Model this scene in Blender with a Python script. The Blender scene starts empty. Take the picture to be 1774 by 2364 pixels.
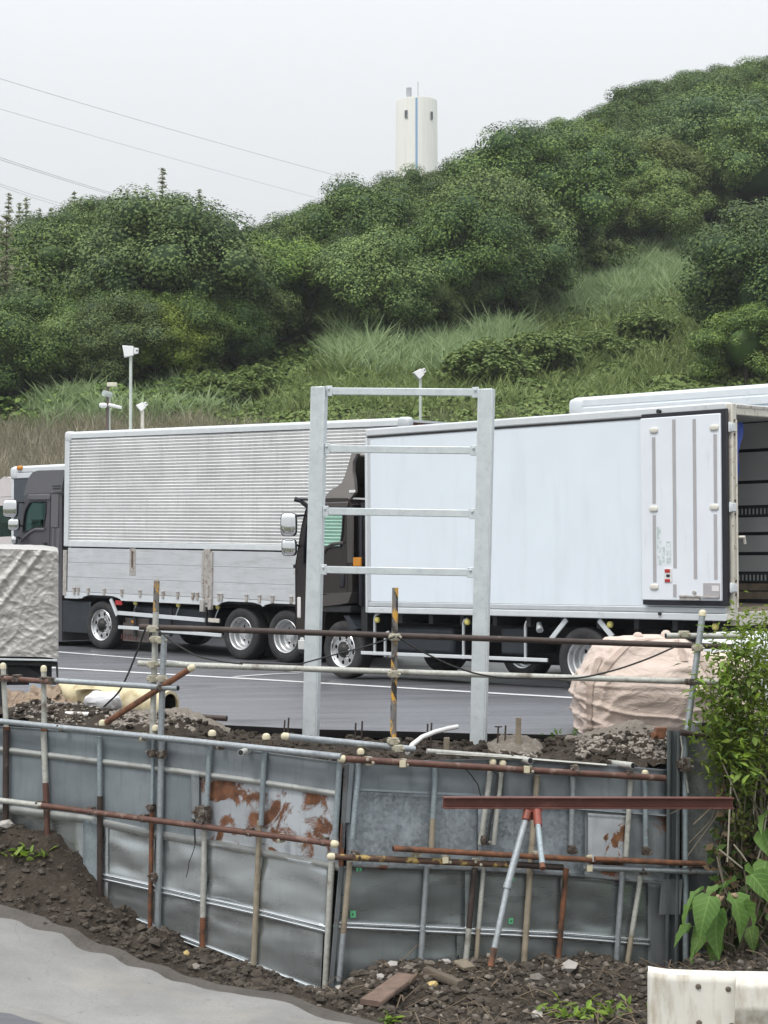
import bpy, math, random
import numpy as np
from math import radians, sin, cos, pi, atan, sqrt, floor
from mathutils import Vector, Matrix
from mathutils.geometry import tessellate_polygon
from mathutils import noise as mnoise

random.seed(7)
rng = np.random.default_rng(11)
SC = bpy.context.scene
COL = SC.collection

# ------------------------------------------------------------------ camera, world, sun, exposure
F, CX, CY, HZ, CZ = 4500.0, 887.0, 1182.0, 1270.0, 1.7     # focal length in photo pixels, centre, eye height over the lot
PITCH = atan((HZ - CY) / F)
cam = bpy.data.cameras.new('camera')
cam.sensor_fit = 'HORIZONTAL'
cam.sensor_width = 36.0
cam.lens = 36.0 * F / 1774.0
cam.clip_start = 0.1
cam.clip_end = 6000
camo = bpy.data.objects.new('camera', cam)
COL.objects.link(camo)
camo.location = (0, 0, CZ)
camo.rotation_euler = (pi / 2 + PITCH, 0, 0)
SC.camera = camo

SUN_EL, SUN_AZ = radians(58), radians(215)      # high sun behind thin cloud, from behind the camera's left
w = bpy.data.worlds.new('World')
SC.world = w
w.use_nodes = True
nt = w.node_tree
nt.nodes.clear()
wo = nt.nodes.new('ShaderNodeOutputWorld')
bg1 = nt.nodes.new('ShaderNodeBackground')
bg2 = nt.nodes.new('ShaderNodeBackground')
sky = nt.nodes.new('ShaderNodeTexSky')
sky.sky_type = 'NISHITA'
sky.sun_disc = False
sky.sun_elevation = SUN_EL
sky.sun_rotation = SUN_AZ
sky.air_density = 1.5
sky.dust_density = 4.0
bg1.inputs[1].default_value = 0.05
nt.links.new(sky.outputs[0], bg1.inputs[0])
tc = nt.nodes.new('ShaderNodeTexCoord')
sx = nt.nodes.new('ShaderNodeSeparateXYZ')
nt.links.new(tc.outputs['Generated'], sx.inputs[0])
mr = nt.nodes.new('ShaderNodeMapRange')         # overcast dome: brighter towards the zenith
mr.interpolation_type = 'SMOOTHSTEP'
mr.inputs[1].default_value = 0.0
mr.inputs[2].default_value = 1.0
mr.inputs[3].default_value = 0.72
mr.inputs[4].default_value = 2.1
nt.links.new(sx.outputs[2], mr.inputs[0])
bg2.inputs[0].default_value = (0.935, 0.965, 0.99, 1)
nt.links.new(mr.outputs[0], bg2.inputs[1])
mixs = nt.nodes.new('ShaderNodeMixShader')
mixs.inputs[0].default_value = 0.9
nt.links.new(bg1.outputs[0], mixs.inputs[1])
nt.links.new(bg2.outputs[0], mixs.inputs[2])
nt.links.new(mixs.outputs[0], wo.inputs[0])

sl = bpy.data.lights.new('sun', 'SUN')
sl.energy = 1.5
sl.angle = radians(10)
sl.color = (1.0, 0.96, 0.9)
so = bpy.data.objects.new('sun', sl)
COL.objects.link(so)
sd = Vector((sin(SUN_AZ) * cos(SUN_EL), cos(SUN_AZ) * cos(SUN_EL), sin(SUN_EL)))
so.rotation_euler = sd.to_track_quat('Z', 'Y').to_euler()
so.location = sd * 50

SC.view_settings.view_transform = 'Standard'
SC.view_settings.look = 'None'
SC.view_settings.exposure = 0.16
SC.view_settings.gamma = 1.0
SC.view_settings.use_curve_mapping = False
SC.cycles.max_bounces = 8
SC.cycles.transparent_max_bounces = 12
SC.cycles.volume_bounces = 0
HAZE = 0.00028

# ------------------------------------------------------------------ projection helpers
C0 = Vector((0, 0, CZ))
cp_, sp_ = cos(PITCH), sin(PITCH)
def ray(px, py):
    u = (px - CX) / F
    v = (CY - py) / F
    return Vector((u, cp_ - v * sp_, sp_ + v * cp_))
def P(px, py, d):
    r = ray(px, py)
    return C0 + r * (d / r.y)
class VPlane:
    """an upright plane through two plan points; off > 0 comes towards the camera"""
    def __init__(s, A, B):
        s.A = Vector((A[0], A[1], 0)); s.B = Vector((B[0], B[1], 0))
        t = (s.B - s.A).normalized(); s.t = t
        n = Vector((t.y, -t.x, 0))
        if n.dot(C0 - s.A) < 0: n = -n
        s.n = n
    def at(s, px, py, off=0.0):
        r = ray(px, py)
        k = (s.A - C0).dot(s.n) + off
        return C0 + r * (k / r.dot(s.n))

# ------------------------------------------------------------------ objects
def link(o):
    COL.objects.link(o)
    return o
def tag(o, label, cat, group=None):
    o['label'] = label; o['category'] = cat
    if group: o['group'] = group
    return o
def thing(name, label, cat, loc=(0, 0, 0), group=None):
    o = bpy.data.objects.new(name, None)
    o.empty_display_size = 0.3
    o.location = loc
    link(o)
    return tag(o, label, cat, group)
def dup(root, loc, rotz=0.0, scale=None, label=None):
    r = root.copy(); link(r)
    r.location = loc
    r.rotation_euler = (0, 0, rotz)
    if scale: r.scale = scale
    if label: r['label'] = label
    for ch in root.children:
        c = ch.copy(); link(c); c.parent = r
        for g in ch.children:
            d = g.copy(); link(d); d.parent = c
    return r

def perp(d):
    a = Vector((0, 0, 1)) if abs(d.z) < 0.9 else Vector((1, 0, 0))
    x = d.cross(a).normalized()
    return x, d.cross(x).normalized()

class MB:
    def __init__(s):
        s.v = []; s.f = []; s.m = []
    def add(s, vs, fs, mi=0):
        b = len(s.v)
        s.v += [Vector(v) for v in vs]
        s.f += [tuple(b + i for i in f) for f in fs]
        s.m += [mi] * len(fs)
        return s
    def box(s, x0, x1, y0, y1, z0, z1, mi=0):
        vs = [(x, y, z) for z in (z0, z1) for y in (y0, y1) for x in (x0, x1)]
        return s.add(vs, [(0, 2, 3, 1), (4, 5, 7, 6), (0, 1, 5, 4), (2, 6, 7, 3), (0, 4, 6, 2), (1, 3, 7, 5)], mi)
    def obox(s, c, ax, ay, az, mi=0):
        c = Vector(c)
        vs = [c + ax * i + ay * j + az * k for k in (-1, 1) for j in (-1, 1) for i in (-1, 1)]
        return s.add(vs, [(0, 2, 3, 1), (4, 5, 7, 6), (0, 1, 5, 4), (2, 6, 7, 3), (0, 4, 6, 2), (1, 3, 7, 5)], mi)
    def bar(s, p, q, wd, th, up=Vector((0, 0, 1)), mi=0):
        """square bar from p to q"""
        p = Vector(p); q = Vector(q); d = (q - p)
        L = d.length; d = d / L
        x = d.cross(up)
        if x.length < 1e-4: x = d.cross(Vector((1, 0, 0)))
        x.normalize(); z = x.cross(d)
        return s.obox((p + q) / 2, d * (L / 2), x * (wd / 2), z * (th / 2), mi)
    def tube(s, p, q, r, n=10, mi=0, caps=True, r2=None, hollow=False):
        p = Vector(p); q = Vector(q); d = (q - p).normalized()
        x, y = perp(d)
        r2 = r if r2 is None else r2
        vs = []
        for k, (c, rr) in enumerate(((p, r), (q, r2))):
            for i in range(n):
                a = 2 * pi * i / n
                vs.append(c + x * (cos(a) * rr) + y * (sin(a) * rr))
        fs = [(i, i + n, (i + 1) % n + n, (i + 1) % n) for i in range(n)]
        if caps:
            fs += [tuple(range(n)), tuple(range(2 * n - 1, n - 1, -1))]
        return s.add(vs, fs, mi)
    def path(s, pts, r, n=6, mi=0, caps=True, radii=None):
        pts = [Vector(p) for p in pts]
        vs = []; m = len(pts)
        x = None
        for k, p in enumerate(pts):
            d = (pts[min(k + 1, m - 1)] - pts[max(k - 1, 0)]).normalized()
            if x is None: x, y = perp(d)
            else:
                x = (x - d * x.dot(d)).normalized(); y = d.cross(x)
            rr = radii[k] if radii else r
            for i in range(n):
                a = 2 * pi * i / n
                vs.append(p + x * (cos(a) * rr) + y * (sin(a) * rr))
        fs = []
        for k in range(m - 1):
            for i in range(n):
                j = (i + 1) % n
                fs.append((k * n + i, k * n + j, (k + 1) * n + j, (k + 1) * n + i))
        if caps:
            fs += [tuple(range(n - 1, -1, -1)), tuple(range((m - 1) * n, m * n))]
        return s.add(vs, fs, mi)
    def lathe(s, prof, o, axis, n=24, mi=0, closed=False):
        o = Vector(o); d = Vector(axis).normalized(); x, y = perp(d)
        vs = []
        for (r, h) in prof:
            for i in range(n):
                a = 2 * pi * i / n
                vs.append(o + d * h + x * (cos(a) * r) + y * (sin(a) * r))
        m = len(prof); fs = []
        for k in range(m if closed else m - 1):
            k2 = (k + 1) % m
            for i in range(n):
                j = (i + 1) % n
                fs.append((k * n + i, k * n + j, k2 * n + j, k2 * n + i))
        return s.add(vs, fs, mi)
    def plate(s, outer, holes, to3, w0, w1, mi=0):
        """flat plate with holes; to3(u, v, w) -> point"""
        loops = [outer] + list(holes)
        tri = tessellate_polygon([[Vector((u, v, 0)) for u, v in lp] for lp in loops])
        flat = [p for lp in loops for p in lp]; n = len(flat)
        vs = [to3(u, v, w0) for u, v in flat] + [to3(u, v, w1) for u, v in flat]
        fs = [tuple(t) for t in tri] + [tuple(i + n for i in reversed(t)) for t in tri]
        b = 0
        for lp in loops:
            m = len(lp)
            for i in range(m):
                j = (i + 1) % m
                fs.append((b + i, b + j, b + j + n, b + i + n))
            b += m
        return s.add(vs, fs, mi)
    def grid(s, fn, nu, nv, mi=0):
        vs = [fn(i / nu, j / nv) for j in range(nv + 1) for i in range(nu + 1)]
        fs = [(j * (nu + 1) + i, j * (nu + 1) + i + 1, (j + 1) * (nu + 1) + i + 1, (j + 1) * (nu + 1) + i) for j in range(nv) for i in range(nu)]
        return s.add(vs, fs, mi)
    def chunk(s, c, r, mi=0, jit=0.35, flat=1.0, rnd=random):
        """a small irregular stone"""
        t = (1 + sqrt(5)) / 2
        base = [(-1, t, 0), (1, t, 0), (-1, -t, 0), (1, -t, 0), (0, -1, t), (0, 1, t), (0, -1, -t), (0, 1, -t), (t, 0, -1), (t, 0, 1), (-t, 0, -1), (-t, 0, 1)]
        fs = [(0, 11, 5), (0, 5, 1), (0, 1, 7), (0, 7, 10), (0, 10, 11), (1, 5, 9), (5, 11, 4), (11, 10, 2), (10, 7, 6), (7, 1, 8), (3, 9, 4), (3, 4, 2), (3, 2, 6), (3, 6, 8), (3, 8, 9), (4, 9, 5), (2, 4, 11), (6, 2, 10), (8, 6, 7), (9, 8, 1)]
        a = rnd.random() * 6.28; ca, sa = cos(a), sin(a)
        sxx, syy = 0.7 + 0.6 * rnd.random(), 0.7 + 0.6 * rnd.random()
        vs = []
        for v in base:
            k = r / 1.9 * (1 + jit * (rnd.random() * 2 - 1))
            x, y, z = v[0] * k * sxx, v[1] * k * syy, v[2] * k * flat
            vs.append((c[0] + x * ca - y * sa, c[1] + x * sa + y * ca, c[2] + z))
        return s.add(vs, fs, mi)
    def rbox(s, c, hx, hy, hz, e=0.35, nu=16, nv=10, axes=None, mi=0):
        """rounded box (superellipsoid)"""
        if axes is None: axes = (Vector((1, 0, 0)), Vector((0, 1, 0)), Vector((0, 0, 1)))
        c = Vector(c)
        sg = lambda q: math.copysign(abs(q) ** e, q)
        vs = []
        for j in range(nv + 1):
            ph = -pi / 2 + pi * j / nv
            for i in range(nu):
                th = 2 * pi * i / nu
                vs.append(c + axes[0] * (hx * sg(cos(ph)) * sg(cos(th))) + axes[1] * (hy * sg(cos(ph)) * sg(sin(th))) + axes[2] * (hz * sg(sin(ph))))
        fs = [(j * nu + i, j * nu + (i + 1) % nu, (j + 1) * nu + (i + 1) % nu, (j + 1) * nu + i) for j in range(nv) for i in range(nu)]
        return s.add(vs, fs, mi)
    def build(s, name, mats, parent=None, smooth=True, ang=35, bevel=0, world=False, centre=True):
        if not isinstance(mats, (list, tuple)): mats = [mats]
        off = Vector((0, 0, 0))
        if world and parent is not None:
            q = parent
            while q is not None:
                off = off + q.location; q = q.parent
        vs = [v - off for v in s.v]
        c = Vector((0, 0, 0))
        if centre and vs:
            c = Vector([(min(v[i] for v in vs) + max(v[i] for v in vs)) / 2 for i in range(3)])
            if parent is None: c.z = min(v.z for v in vs)
        me = bpy.data.meshes.new(name)
        me.from_pydata([tuple(v - c) for v in vs], [], s.f)
        for m in mats: me.materials.append(m)
        if len(mats) > 1: me.polygons.foreach_set('material_index', s.m)
        me.update()
        if smooth:
            me.shade_smooth(); me.set_sharp_from_angle(angle=radians(ang))
        o = bpy.data.objects.new(name, me)
        o.location = c
        link(o)
        if parent: o.parent = parent
        if bevel:
            b = o.modifiers.new('bevel', 'BEVEL'); b.width = bevel; b.segments = 2; b.limit_method = 'ANGLE'; b.angle_limit = radians(40)
        return o
def part(name, mats, parent, fn, **k):
    m = MB(); fn(m)
    return m.build(name, mats, parent, **k)
def share(o, name, parent, loc):
    """another part with the same mesh"""
    c = o.copy(); c.name = name; link(c); c.parent = parent; c.location = loc
    return c

# ------------------------------------------------------------------ materials
def rgb(c): return (c[0], c[1], c[2], 1)
def sc(c, k): return tuple(min(1, max(0, x * k)) for x in c)
class NT:
    def __init__(s, name):
        s.mat = bpy.data.materials.new(name); s.mat.use_nodes = True
        s.t = s.mat.node_tree; s.n = s.t.nodes
        s.b = s.n['Principled BSDF']; s.o = s.n['Material Output']
        tcn = s.n.new('ShaderNodeTexCoord'); oi = s.n.new('ShaderNodeObjectInfo')
        mu = s.n.new('ShaderNodeVectorMath'); mu.operation = 'SCALE'
        cb = s.n.new('ShaderNodeCombineXYZ')
        for i in range(3): s.t.links.new(oi.outputs['Random'], cb.inputs[i])
        s.t.links.new(cb.outputs[0], mu.inputs[0]); mu.inputs['Scale'].default_value = 37.0
        ad = s.n.new('ShaderNodeVectorMath'); ad.operation = 'ADD'
        s.t.links.new(tcn.outputs['Object'], ad.inputs[0]); s.t.links.new(mu.outputs[0], ad.inputs[1])
        s.vec = ad.outputs[0]; s.rand = oi.outputs['Random']; s.objco = tcn.outputs['Object']
    def L(s, a, b): s.t.links.new(a, b)
    def stretch(s, vec, k):
        m = s.n.new('ShaderNodeMapping'); m.inputs['Scale'].default_value = k
        s.L(vec, m.inputs[0]); return m.outputs[0]
    def noise(s, scale, detail=4, rough=0.6, vec=None, dist=0):
        n = s.n.new('ShaderNodeTexNoise'); n.inputs['Scale'].default_value = scale
        n.inputs['Detail'].default_value = detail; n.inputs['Roughness'].default_value = rough
        n.inputs['Distortion'].default_value = dist
        s.L(vec or s.vec, n.inputs['Vector']); return n.outputs['Fac']
    def voro(s, scale, vec=None, out='Color'):
        n = s.n.new('ShaderNodeTexVoronoi'); n.inputs['Scale'].default_value = scale
        s.L(vec or s.vec, n.inputs['Vector']); return n.outputs[out]
    def ramp(s, fac, a, b, lo=0.0, hi=1.0):
        r = s.n.new('ShaderNodeMapRange'); r.inputs[1].default_value = a; r.inputs[2].default_value = b
        r.inputs[3].default_value = lo; r.inputs[4].default_value = hi
        s.L(fac, r.inputs[0]); return r.outputs[0]
    def mix(s, fac, a, b):
        m = s.n.new('ShaderNodeMix'); m.data_type = 'RGBA'
        for sock, val in ((m.inputs[0], fac), (m.inputs[6], a), (m.inputs[7], b)):
            if isinstance(val, (int, float)): sock.default_value = val
            elif isinstance(val, (tuple, list)): sock.default_value = rgb(val)
            else: s.L(val, sock)
        return m.outputs[2]
    def mul(s, a, b, op='MULTIPLY'):
        m = s.n.new('ShaderNodeMath'); m.operation = op
        for sock, val in ((m.inputs[0], a), (m.inputs[1], b)):
            if isinstance(val, (int, float)): sock.default_value = val
            else: s.L(val, sock)
        return m.outputs[0]
    def bump(s, h, strength, dist=0.01):
        b = s.n.new('ShaderNodeBump'); b.inputs['Strength'].default_value = strength; b.inputs['Distance'].default_value = dist
        s.L(h, b.inputs['Height']); s.L(b.outputs[0], s.b.inputs['Normal'])
    def col(s, c):
        if isinstance(c, (tuple, list)): s.b.inputs['Base Color'].default_value = rgb(c)
        else: s.L(c, s.b.inputs['Base Color'])
    def rm(s, r, m=0.0, spec=None):
        if isinstance(r, (int, float)): s.b.inputs['Roughness'].default_value = r
        else: s.L(r, s.b.inputs['Roughness'])
        s.b.inputs['Metallic'].default_value = m
        if spec is not None: s.b.inputs['Specular IOR Level'].default_value = spec
def M(name, c, rough=0.5, metal=0.0, var=0.12, scale=6, dirt=None, dthr=(0.5, 0.7), dscale=5, bump=0.0, bscale=80, spec=None, dstretch=None):
    t = NT(name)
    base = t.mix(t.ramp(t.noise(scale, 5), 0.3, 0.7), sc(c, 1 - var), sc(c, 1 + var))
    if dirt:
        v = t.stretch(t.vec, dstretch) if dstretch else None
        base = t.mix(t.ramp(t.noise(dscale, 7, 0.65, vec=v), dthr[0], dthr[1]), base, dirt)
    t.col(base); t.rm(rough, metal, spec)
    if bump: t.bump(t.noise(bscale, 4), bump)
    return t.mat
def galv(name, c=(0.40, 0.43, 0.45), metal=0.55, rough=0.45, sp=45, dirt=None, dthr=(0.55, 0.7)):
    t = NT(name)
    v = t.voro(sp)
    sepx = t.n.new('ShaderNodeSeparateColor'); t.L(v, sepx.inputs[0])
    a = t.mix(sepx.outputs[0], sc(c, 0.86), sc(c, 1.12))
    a = t.mix(t.mul(t.ramp(t.noise(3, 5), 0.4, 0.75), 0.5), a, sc(c, 0.62))
    if dirt: a = t.mix(t.ramp(t.noise(5, 8, 0.65), *dthr), a, dirt)
    t.col(a); t.rm(t.ramp(sepx.outputs[1], 0, 1, rough - 0.08, rough + 0.1), metal)
    return t.mat
RUST = (0.13, 0.05, 0.022)
def sheetmat(name, c, rust=None, metal=0.35, rough=0.42, thr=(0.52, 0.56), pale=None, spangle=False, rscale=4.5, clean=1.0):
    t = NT(name)
    big = t.noise(1.3, 5, 0.6)
    a = t.mix(t.ramp(big, 0.35, 0.65), sc(c, 1 - .2 * clean), sc(c, 1 + .15 * clean))
    if spangle:
        sp = t.n.new('ShaderNodeSeparateColor'); t.L(t.voro(38), sp.inputs[0])
        a = t.mix(t.mul(sp.outputs[0], 0.75), a, sc(c, 1.7))
        a = t.mix(t.ramp(t.noise(3.0, 6, 0.6), 0.56, 0.66), a, sc(c, 1.9))
    streak = t.noise(7, 5, 0.6, vec=t.stretch(t.vec, (3.0, 3.0, 0.35)))
    a = t.mix(t.mul(t.ramp(streak, 0.52, 0.75), 0.55 * clean), a, sc(c, 0.55))
    a = t.mix(t.mul(t.ramp(t.noise(22, 4, 0.7), 0.6, 0.75), 0.4 * clean), a, sc(c, 1.4))
    if pale: a = t.mix(t.ramp(t.noise(2.6, 5, 0.55), 0.45, 0.6), a, pale)
    r = t.ramp(t.noise(9 if clean == 1 else 2.5, 4, vec=None if clean == 1 else t.stretch(t.vec, (.5, .5, 3))), 0.3, 0.7, rough - 0.1, rough + 0.14)
    if rust:
        m = t.ramp(t.noise(rscale, 9, 0.62, dist=0.6), *thr)
        rc = t.mix(t.ramp(t.noise(14, 6, 0.7), 0.35, 0.65), sc(rust, 0.55), sc(rust, 1.6))
        a = t.mix(m, a, rc)
        t.L(t.mul(t.mul(m, -metal), metal, 'ADD'), t.b.inputs['Metallic'])
        r = t.mul(r, t.mul(m, 0.35), 'ADD')
    t.col(a)
    t.L(r, t.b.inputs['Roughness'])
    if not rust: t.b.inputs['Metallic'].default_value = metal
    t.bump(t.noise(1.6, 0 if clean < 1 else 2, 0.4), 0.2, 0.03)
    return t.mat

m_rail_white = M('painted aluminium rail', (0.62, 0.65, 0.67), 0.38, 0.1, 0.05, dirt=(0.36, 0.35, 0.33), dthr=(0.62, 0.85), dscale=9)
def m_corr():
    t = NT('corrugated aluminium')
    a = t.mix(t.ramp(t.noise(2.0, 4), 0.35, 0.65), (0.74, 0.74, 0.73), (0.84, 0.84, 0.83))
    st = t.noise(4, 5, 0.6, vec=t.stretch(t.vec, (4, 4, 0.3)))
    a = t.mix(t.mul(t.ramp(st, 0.5, 0.8), 0.35), a, (0.40, 0.39, 0.36))
    t.col(a); t.rm(0.28, 0.45); return t.mat
m_corrug = m_corr()
m_gate = M('aluminium gate', (0.56, 0.58, 0.60), 0.48, 0.25, 0.06, 3, dirt=(0.40, 0.39, 0.37), dthr=(0.5, 0.8), dscale=5, dstretch=(0.4, 0.4, 4))
m_gate_rust = M('weathered gate fitting', (0.42, 0.40, 0.375), 0.6, 0.2, 0.15, 20, dirt=(0.17, 0.10, 0.06), dthr=(0.53, 0.7), dscale=14)
m_white = M('white gelcoat panel', (0.718, 0.779, 0.836), 0.30, 0.0, 0.02, 2, dirt=(0.58, 0.635, 0.68), dthr=(0.52, 0.95), dscale=3, dstretch=(1, 1, 0.15))
m_white2 = M('white door inner skin', (0.72, 0.755, 0.80), 0.45, 0.0, 0.03, 3, dirt=(0.50, 0.53, 0.56), dthr=(0.58, 0.85), dscale=4, dstretch=(3, 3, 0.35))
m_alu = M('satin aluminium', (0.58, 0.61, 0.63), 0.38, 0.45, 0.06, 5)
m_cab_grey = M('dark grey cab paint', (0.082, 0.078, 0.088), 0.32, 0.15, 0.06, 3, dirt=(0.11, 0.105, 0.10), dthr=(0.55, 0.8))
m_cab_grey2 = M('dark grey roof fairing', (0.120, 0.118, 0.128), 0.42, 0.1, 0.05, 3)
m_cab_brown = M('dark brown cab paint', (0.038, 0.031, 0.030), 0.25, 0.3, 0.06, 3)
m_cab_brown2 = M('brown grey fender', (0.085, 0.074, 0.072), 0.3, 0.3, 0.06, 3)
m_fair = M('grey brown deflector', (0.26, 0.24, 0.23), 0.35, 0.3, 0.05, 3)
m_fair_in = M('dark brown deflector back', (0.035, 0.028, 0.022), 0.6, 0, 0.2, 6)
m_white_cab = M('white cab paint', (0.68, 0.66, 0.66), 0.3, 0, 0.03, 3)
m_black = M('black rubber trim', (0.012, 0.012, 0.018), 0.55, 0, 0.15)
m_dark = M('dark underbody', (0.018, 0.019, 0.022), 0.65, 0, 0.3, 6, dirt=(0.05, 0.045, 0.04), dthr=(0.5, 0.8))
m_dark2 = M('dark blue grey tank', (0.03, 0.036, 0.045), 0.5, 0.2, 0.2, 6)
m_tyre = M('tyre rubber', (0.022, 0.022, 0.024), 0.75, 0, 0.2, 12, dirt=(0.06, 0.055, 0.05), dthr=(0.5, 0.8), dscale=7)
m_chrome = M('polished rim', (0.72, 0.72, 0.72), 0.18, 1.0, 0.05, dirt=(0.2, 0.18, 0.16), dthr=(0.62, 0.8), dscale=12)
m_rim = M('painted steel rim', (0.55, 0.56, 0.57), 0.35, 0.5, 0.06, dirt=(0.16, 0.13, 0.11), dthr=(0.56, 0.75), dscale=10)
m_hub = M('dark hub', (0.035, 0.033, 0.032), 0.5, 0.4, 0.2)
m_mirror = M('chromed mirror shell', (0.82, 0.83, 0.84), 0.07, 1.0, 0.01)
m_amber = M('amber lens', (0.55, 0.22, 0.02), 0.25, 0, 0.05)
m_yellow = M('pale yellow marker lens', (0.62, 0.55, 0.16), 0.3, 0, 0.1)
m_red = M('red lens', (0.42, 0.03, 0.03), 0.25, 0, 0.05)
m_hingecap = M('cream plastic cap', (0.64, 0.62, 0.55), 0.45, 0, 0.04)
m_strip = M('grey lashing strip', (0.40, 0.385, 0.395), 0.5, 0.1, 0.05)
m_inner = M('grey interior panel', (0.58, 0.59, 0.60), 0.5, 0.2, 0.06, 3)
m_inner_wood = M('interior wooden board', (0.27, 0.22, 0.165), 0.7, 0, 0.2, 8, dirt=(0.14, 0.12, 0.1), dthr=(0.5, 0.7))
m_strap_blue = M('blue lashing strap', (0.02, 0.06, 0.33), 0.6, 0, 0.15)
m_beige = M('beige frame paint', (0.60, 0.57, 0.50), 0.5, 0.1, 0.08, 8, dirt=(0.25, 0.21, 0.16), dthr=(0.56, 0.7), dscale=16)
m_flap = M('brown grey mudflap', (0.12, 0.105, 0.095), 0.7, 0, 0.2, 8)
m_flaptxt = M('dark red lettering', (0.12, 0.03, 0.025), 0.7, 0, 0.2)
m_seat = M('cab seat cloth', (0.03, 0.05, 0.05), 0.8)

def glassmat(name, tint, gl=0.12):
    t = NT(name); t.n.remove(t.b)
    tr = t.n.new('ShaderNodeBsdfTransparent'); tr.inputs[0].default_value = rgb(tint)
    g = t.n.new('ShaderNodeBsdfGlossy'); g.inputs['Roughness'].default_value = 0.03
    fr = t.n.new('ShaderNodeFresnel'); fr.inputs[0].default_value = 1.5
    m = t.n.new('ShaderNodeMixShader')
    ge = t.n.new('ShaderNodeNewGeometry'); t.L(t.mul(fr.outputs[0], t.mul(1.0, ge.outputs['Backfacing'], 'SUBTRACT')), m.inputs[0]); t.L(tr.outputs[0], m.inputs[1]); t.L(g.outputs[0], m.inputs[2])
    t.L(m.outputs[0], t.o.inputs[0]); return t.mat
m_glass = glassmat('green tinted glass', (0.80, 0.94, 0.88))
m_lampglass = M('lamp glass', (0.6, 0.62, 0.6), 0.15, 0.2, 0.02)

m_galv = galv('galvanised pipe', (0.36, 0.39, 0.41), 0.5, 0.42, 60, dirt=(0.20, 0.19, 0.17), dthr=(0.6, 0.75))
m_galv_pale = galv('pale weathered pipe', (0.47, 0.47, 0.43), 0.25, 0.55, 60, dirt=(0.18, 0.16, 0.13), dthr=(0.55, 0.7))
m_galv_blue = galv('blue grey pipe', (0.30, 0.35, 0.375), 0.35, 0.45, 60, dirt=(0.16, 0.14, 0.12), dthr=(0.62, 0.75))
m_brown = M('rust brown pipe', (0.115, 0.055, 0.040), 0.55, 0.15, 0.25, 10, dirt=(0.30, 0.23, 0.19), dthr=(0.56, 0.72), dscale=6)
m_darkpipe = M('dark corroded pipe', (0.055, 0.038, 0.032), 0.6, 0.2, 0.25, 10, dirt=(0.2, 0.16, 0.13), dthr=(0.6, 0.75), dscale=7)
m_rustpipe = M('flaking rusty pipe', (0.17, 0.07, 0.035), 0.75, 0.05, 0.35, 14, dirt=(0.05, 0.03, 0.02), dthr=(0.5, 0.65), dscale=9)
m_tan = M('tan painted pipe', (0.30, 0.255, 0.19), 0.6, 0.05, 0.2, 9, dirt=(0.14, 0.11, 0.08), dthr=(0.52, 0.7), dscale=7)
m_yelbrown = M('brown pipe with old yellow paint', (0.10, 0.055, 0.035), 0.6, 0.1, 0.3, 9, dirt=(0.42, 0.30, 0.10), dthr=(0.54, 0.6), dscale=9)
def m_hazard():
    t = NT('worn yellow and black banded paint')
    sp = t.n.new('ShaderNodeSeparateXYZ'); t.L(t.objco, sp.inputs[0])
    wv = t.mul(t.mul(sp.outputs[2], t.mul(sp.outputs[0], 2.2), 'ADD'), 4.3)
    fr = t.mul(wv, 1.0, 'FRACT')
    k = t.mul(fr, 0.5, 'GREATER_THAN')
    a = t.mix(k, (0.035, 0.03, 0.028), (0.60, 0.33, 0.05))
    a = t.mix(t.ramp(t.noise(16, 6, 0.65, vec=t.stretch(t.vec, (1, 1, 0.5))), 0.46, 0.52), a, (0.17, 0.16, 0.15))
    t.col(a); t.rm(0.6, 0.1); return t.mat
m_haz = m_hazard()
m_cap = M('cream rubber cap', (0.62, 0.56, 0.40), 0.6, 0, 0.08, 20)
m_clamp = M('rusty clamp', (0.10, 0.075, 0.06), 0.6, 0.5, 0.3, 20, dirt=(0.28, 0.27, 0.25), dthr=(0.5, 0.65), dscale=25)
m_clamp_pale = M('zinc clamp', (0.45, 0.42, 0.33), 0.5, 0.4, 0.2, 20, dirt=(0.14, 0.1, 0.07), dthr=(0.55, 0.7), dscale=25)
m_frame = M('new galvanised steel', (0.62, 0.665, 0.685), 0.40, 0.3, 0.07, 9, dirt=(0.50, 0.54, 0.56), dthr=(0.5, 0.75), dscale=14)
m_wire = M('black cable', (0.02, 0.02, 0.022), 0.6)
m_rebar = M('rusty rebar', (0.05, 0.035, 0.028), 0.8)

# ------------------------------------------------------------------ the large structure: ground, lot, hillside
def lin(x, pts):
    if x <= pts[0][0]: return pts[0][1]
    for (a, va), (b, vb) in zip(pts, pts[1:]):
        if x <= b: return va + (vb - va) * (x - a) / (b - a)
    return pts[-1][1]
def nz(x, y, z=0.0, s=1.0): return mnoise.noise(Vector((x * s, y * s, z)))
def fbm(x, y, s, o=4, z=0.0): return mnoise.fractal(Vector((x * s, y * s, z)), 1.0, 2.0, o)

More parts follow.
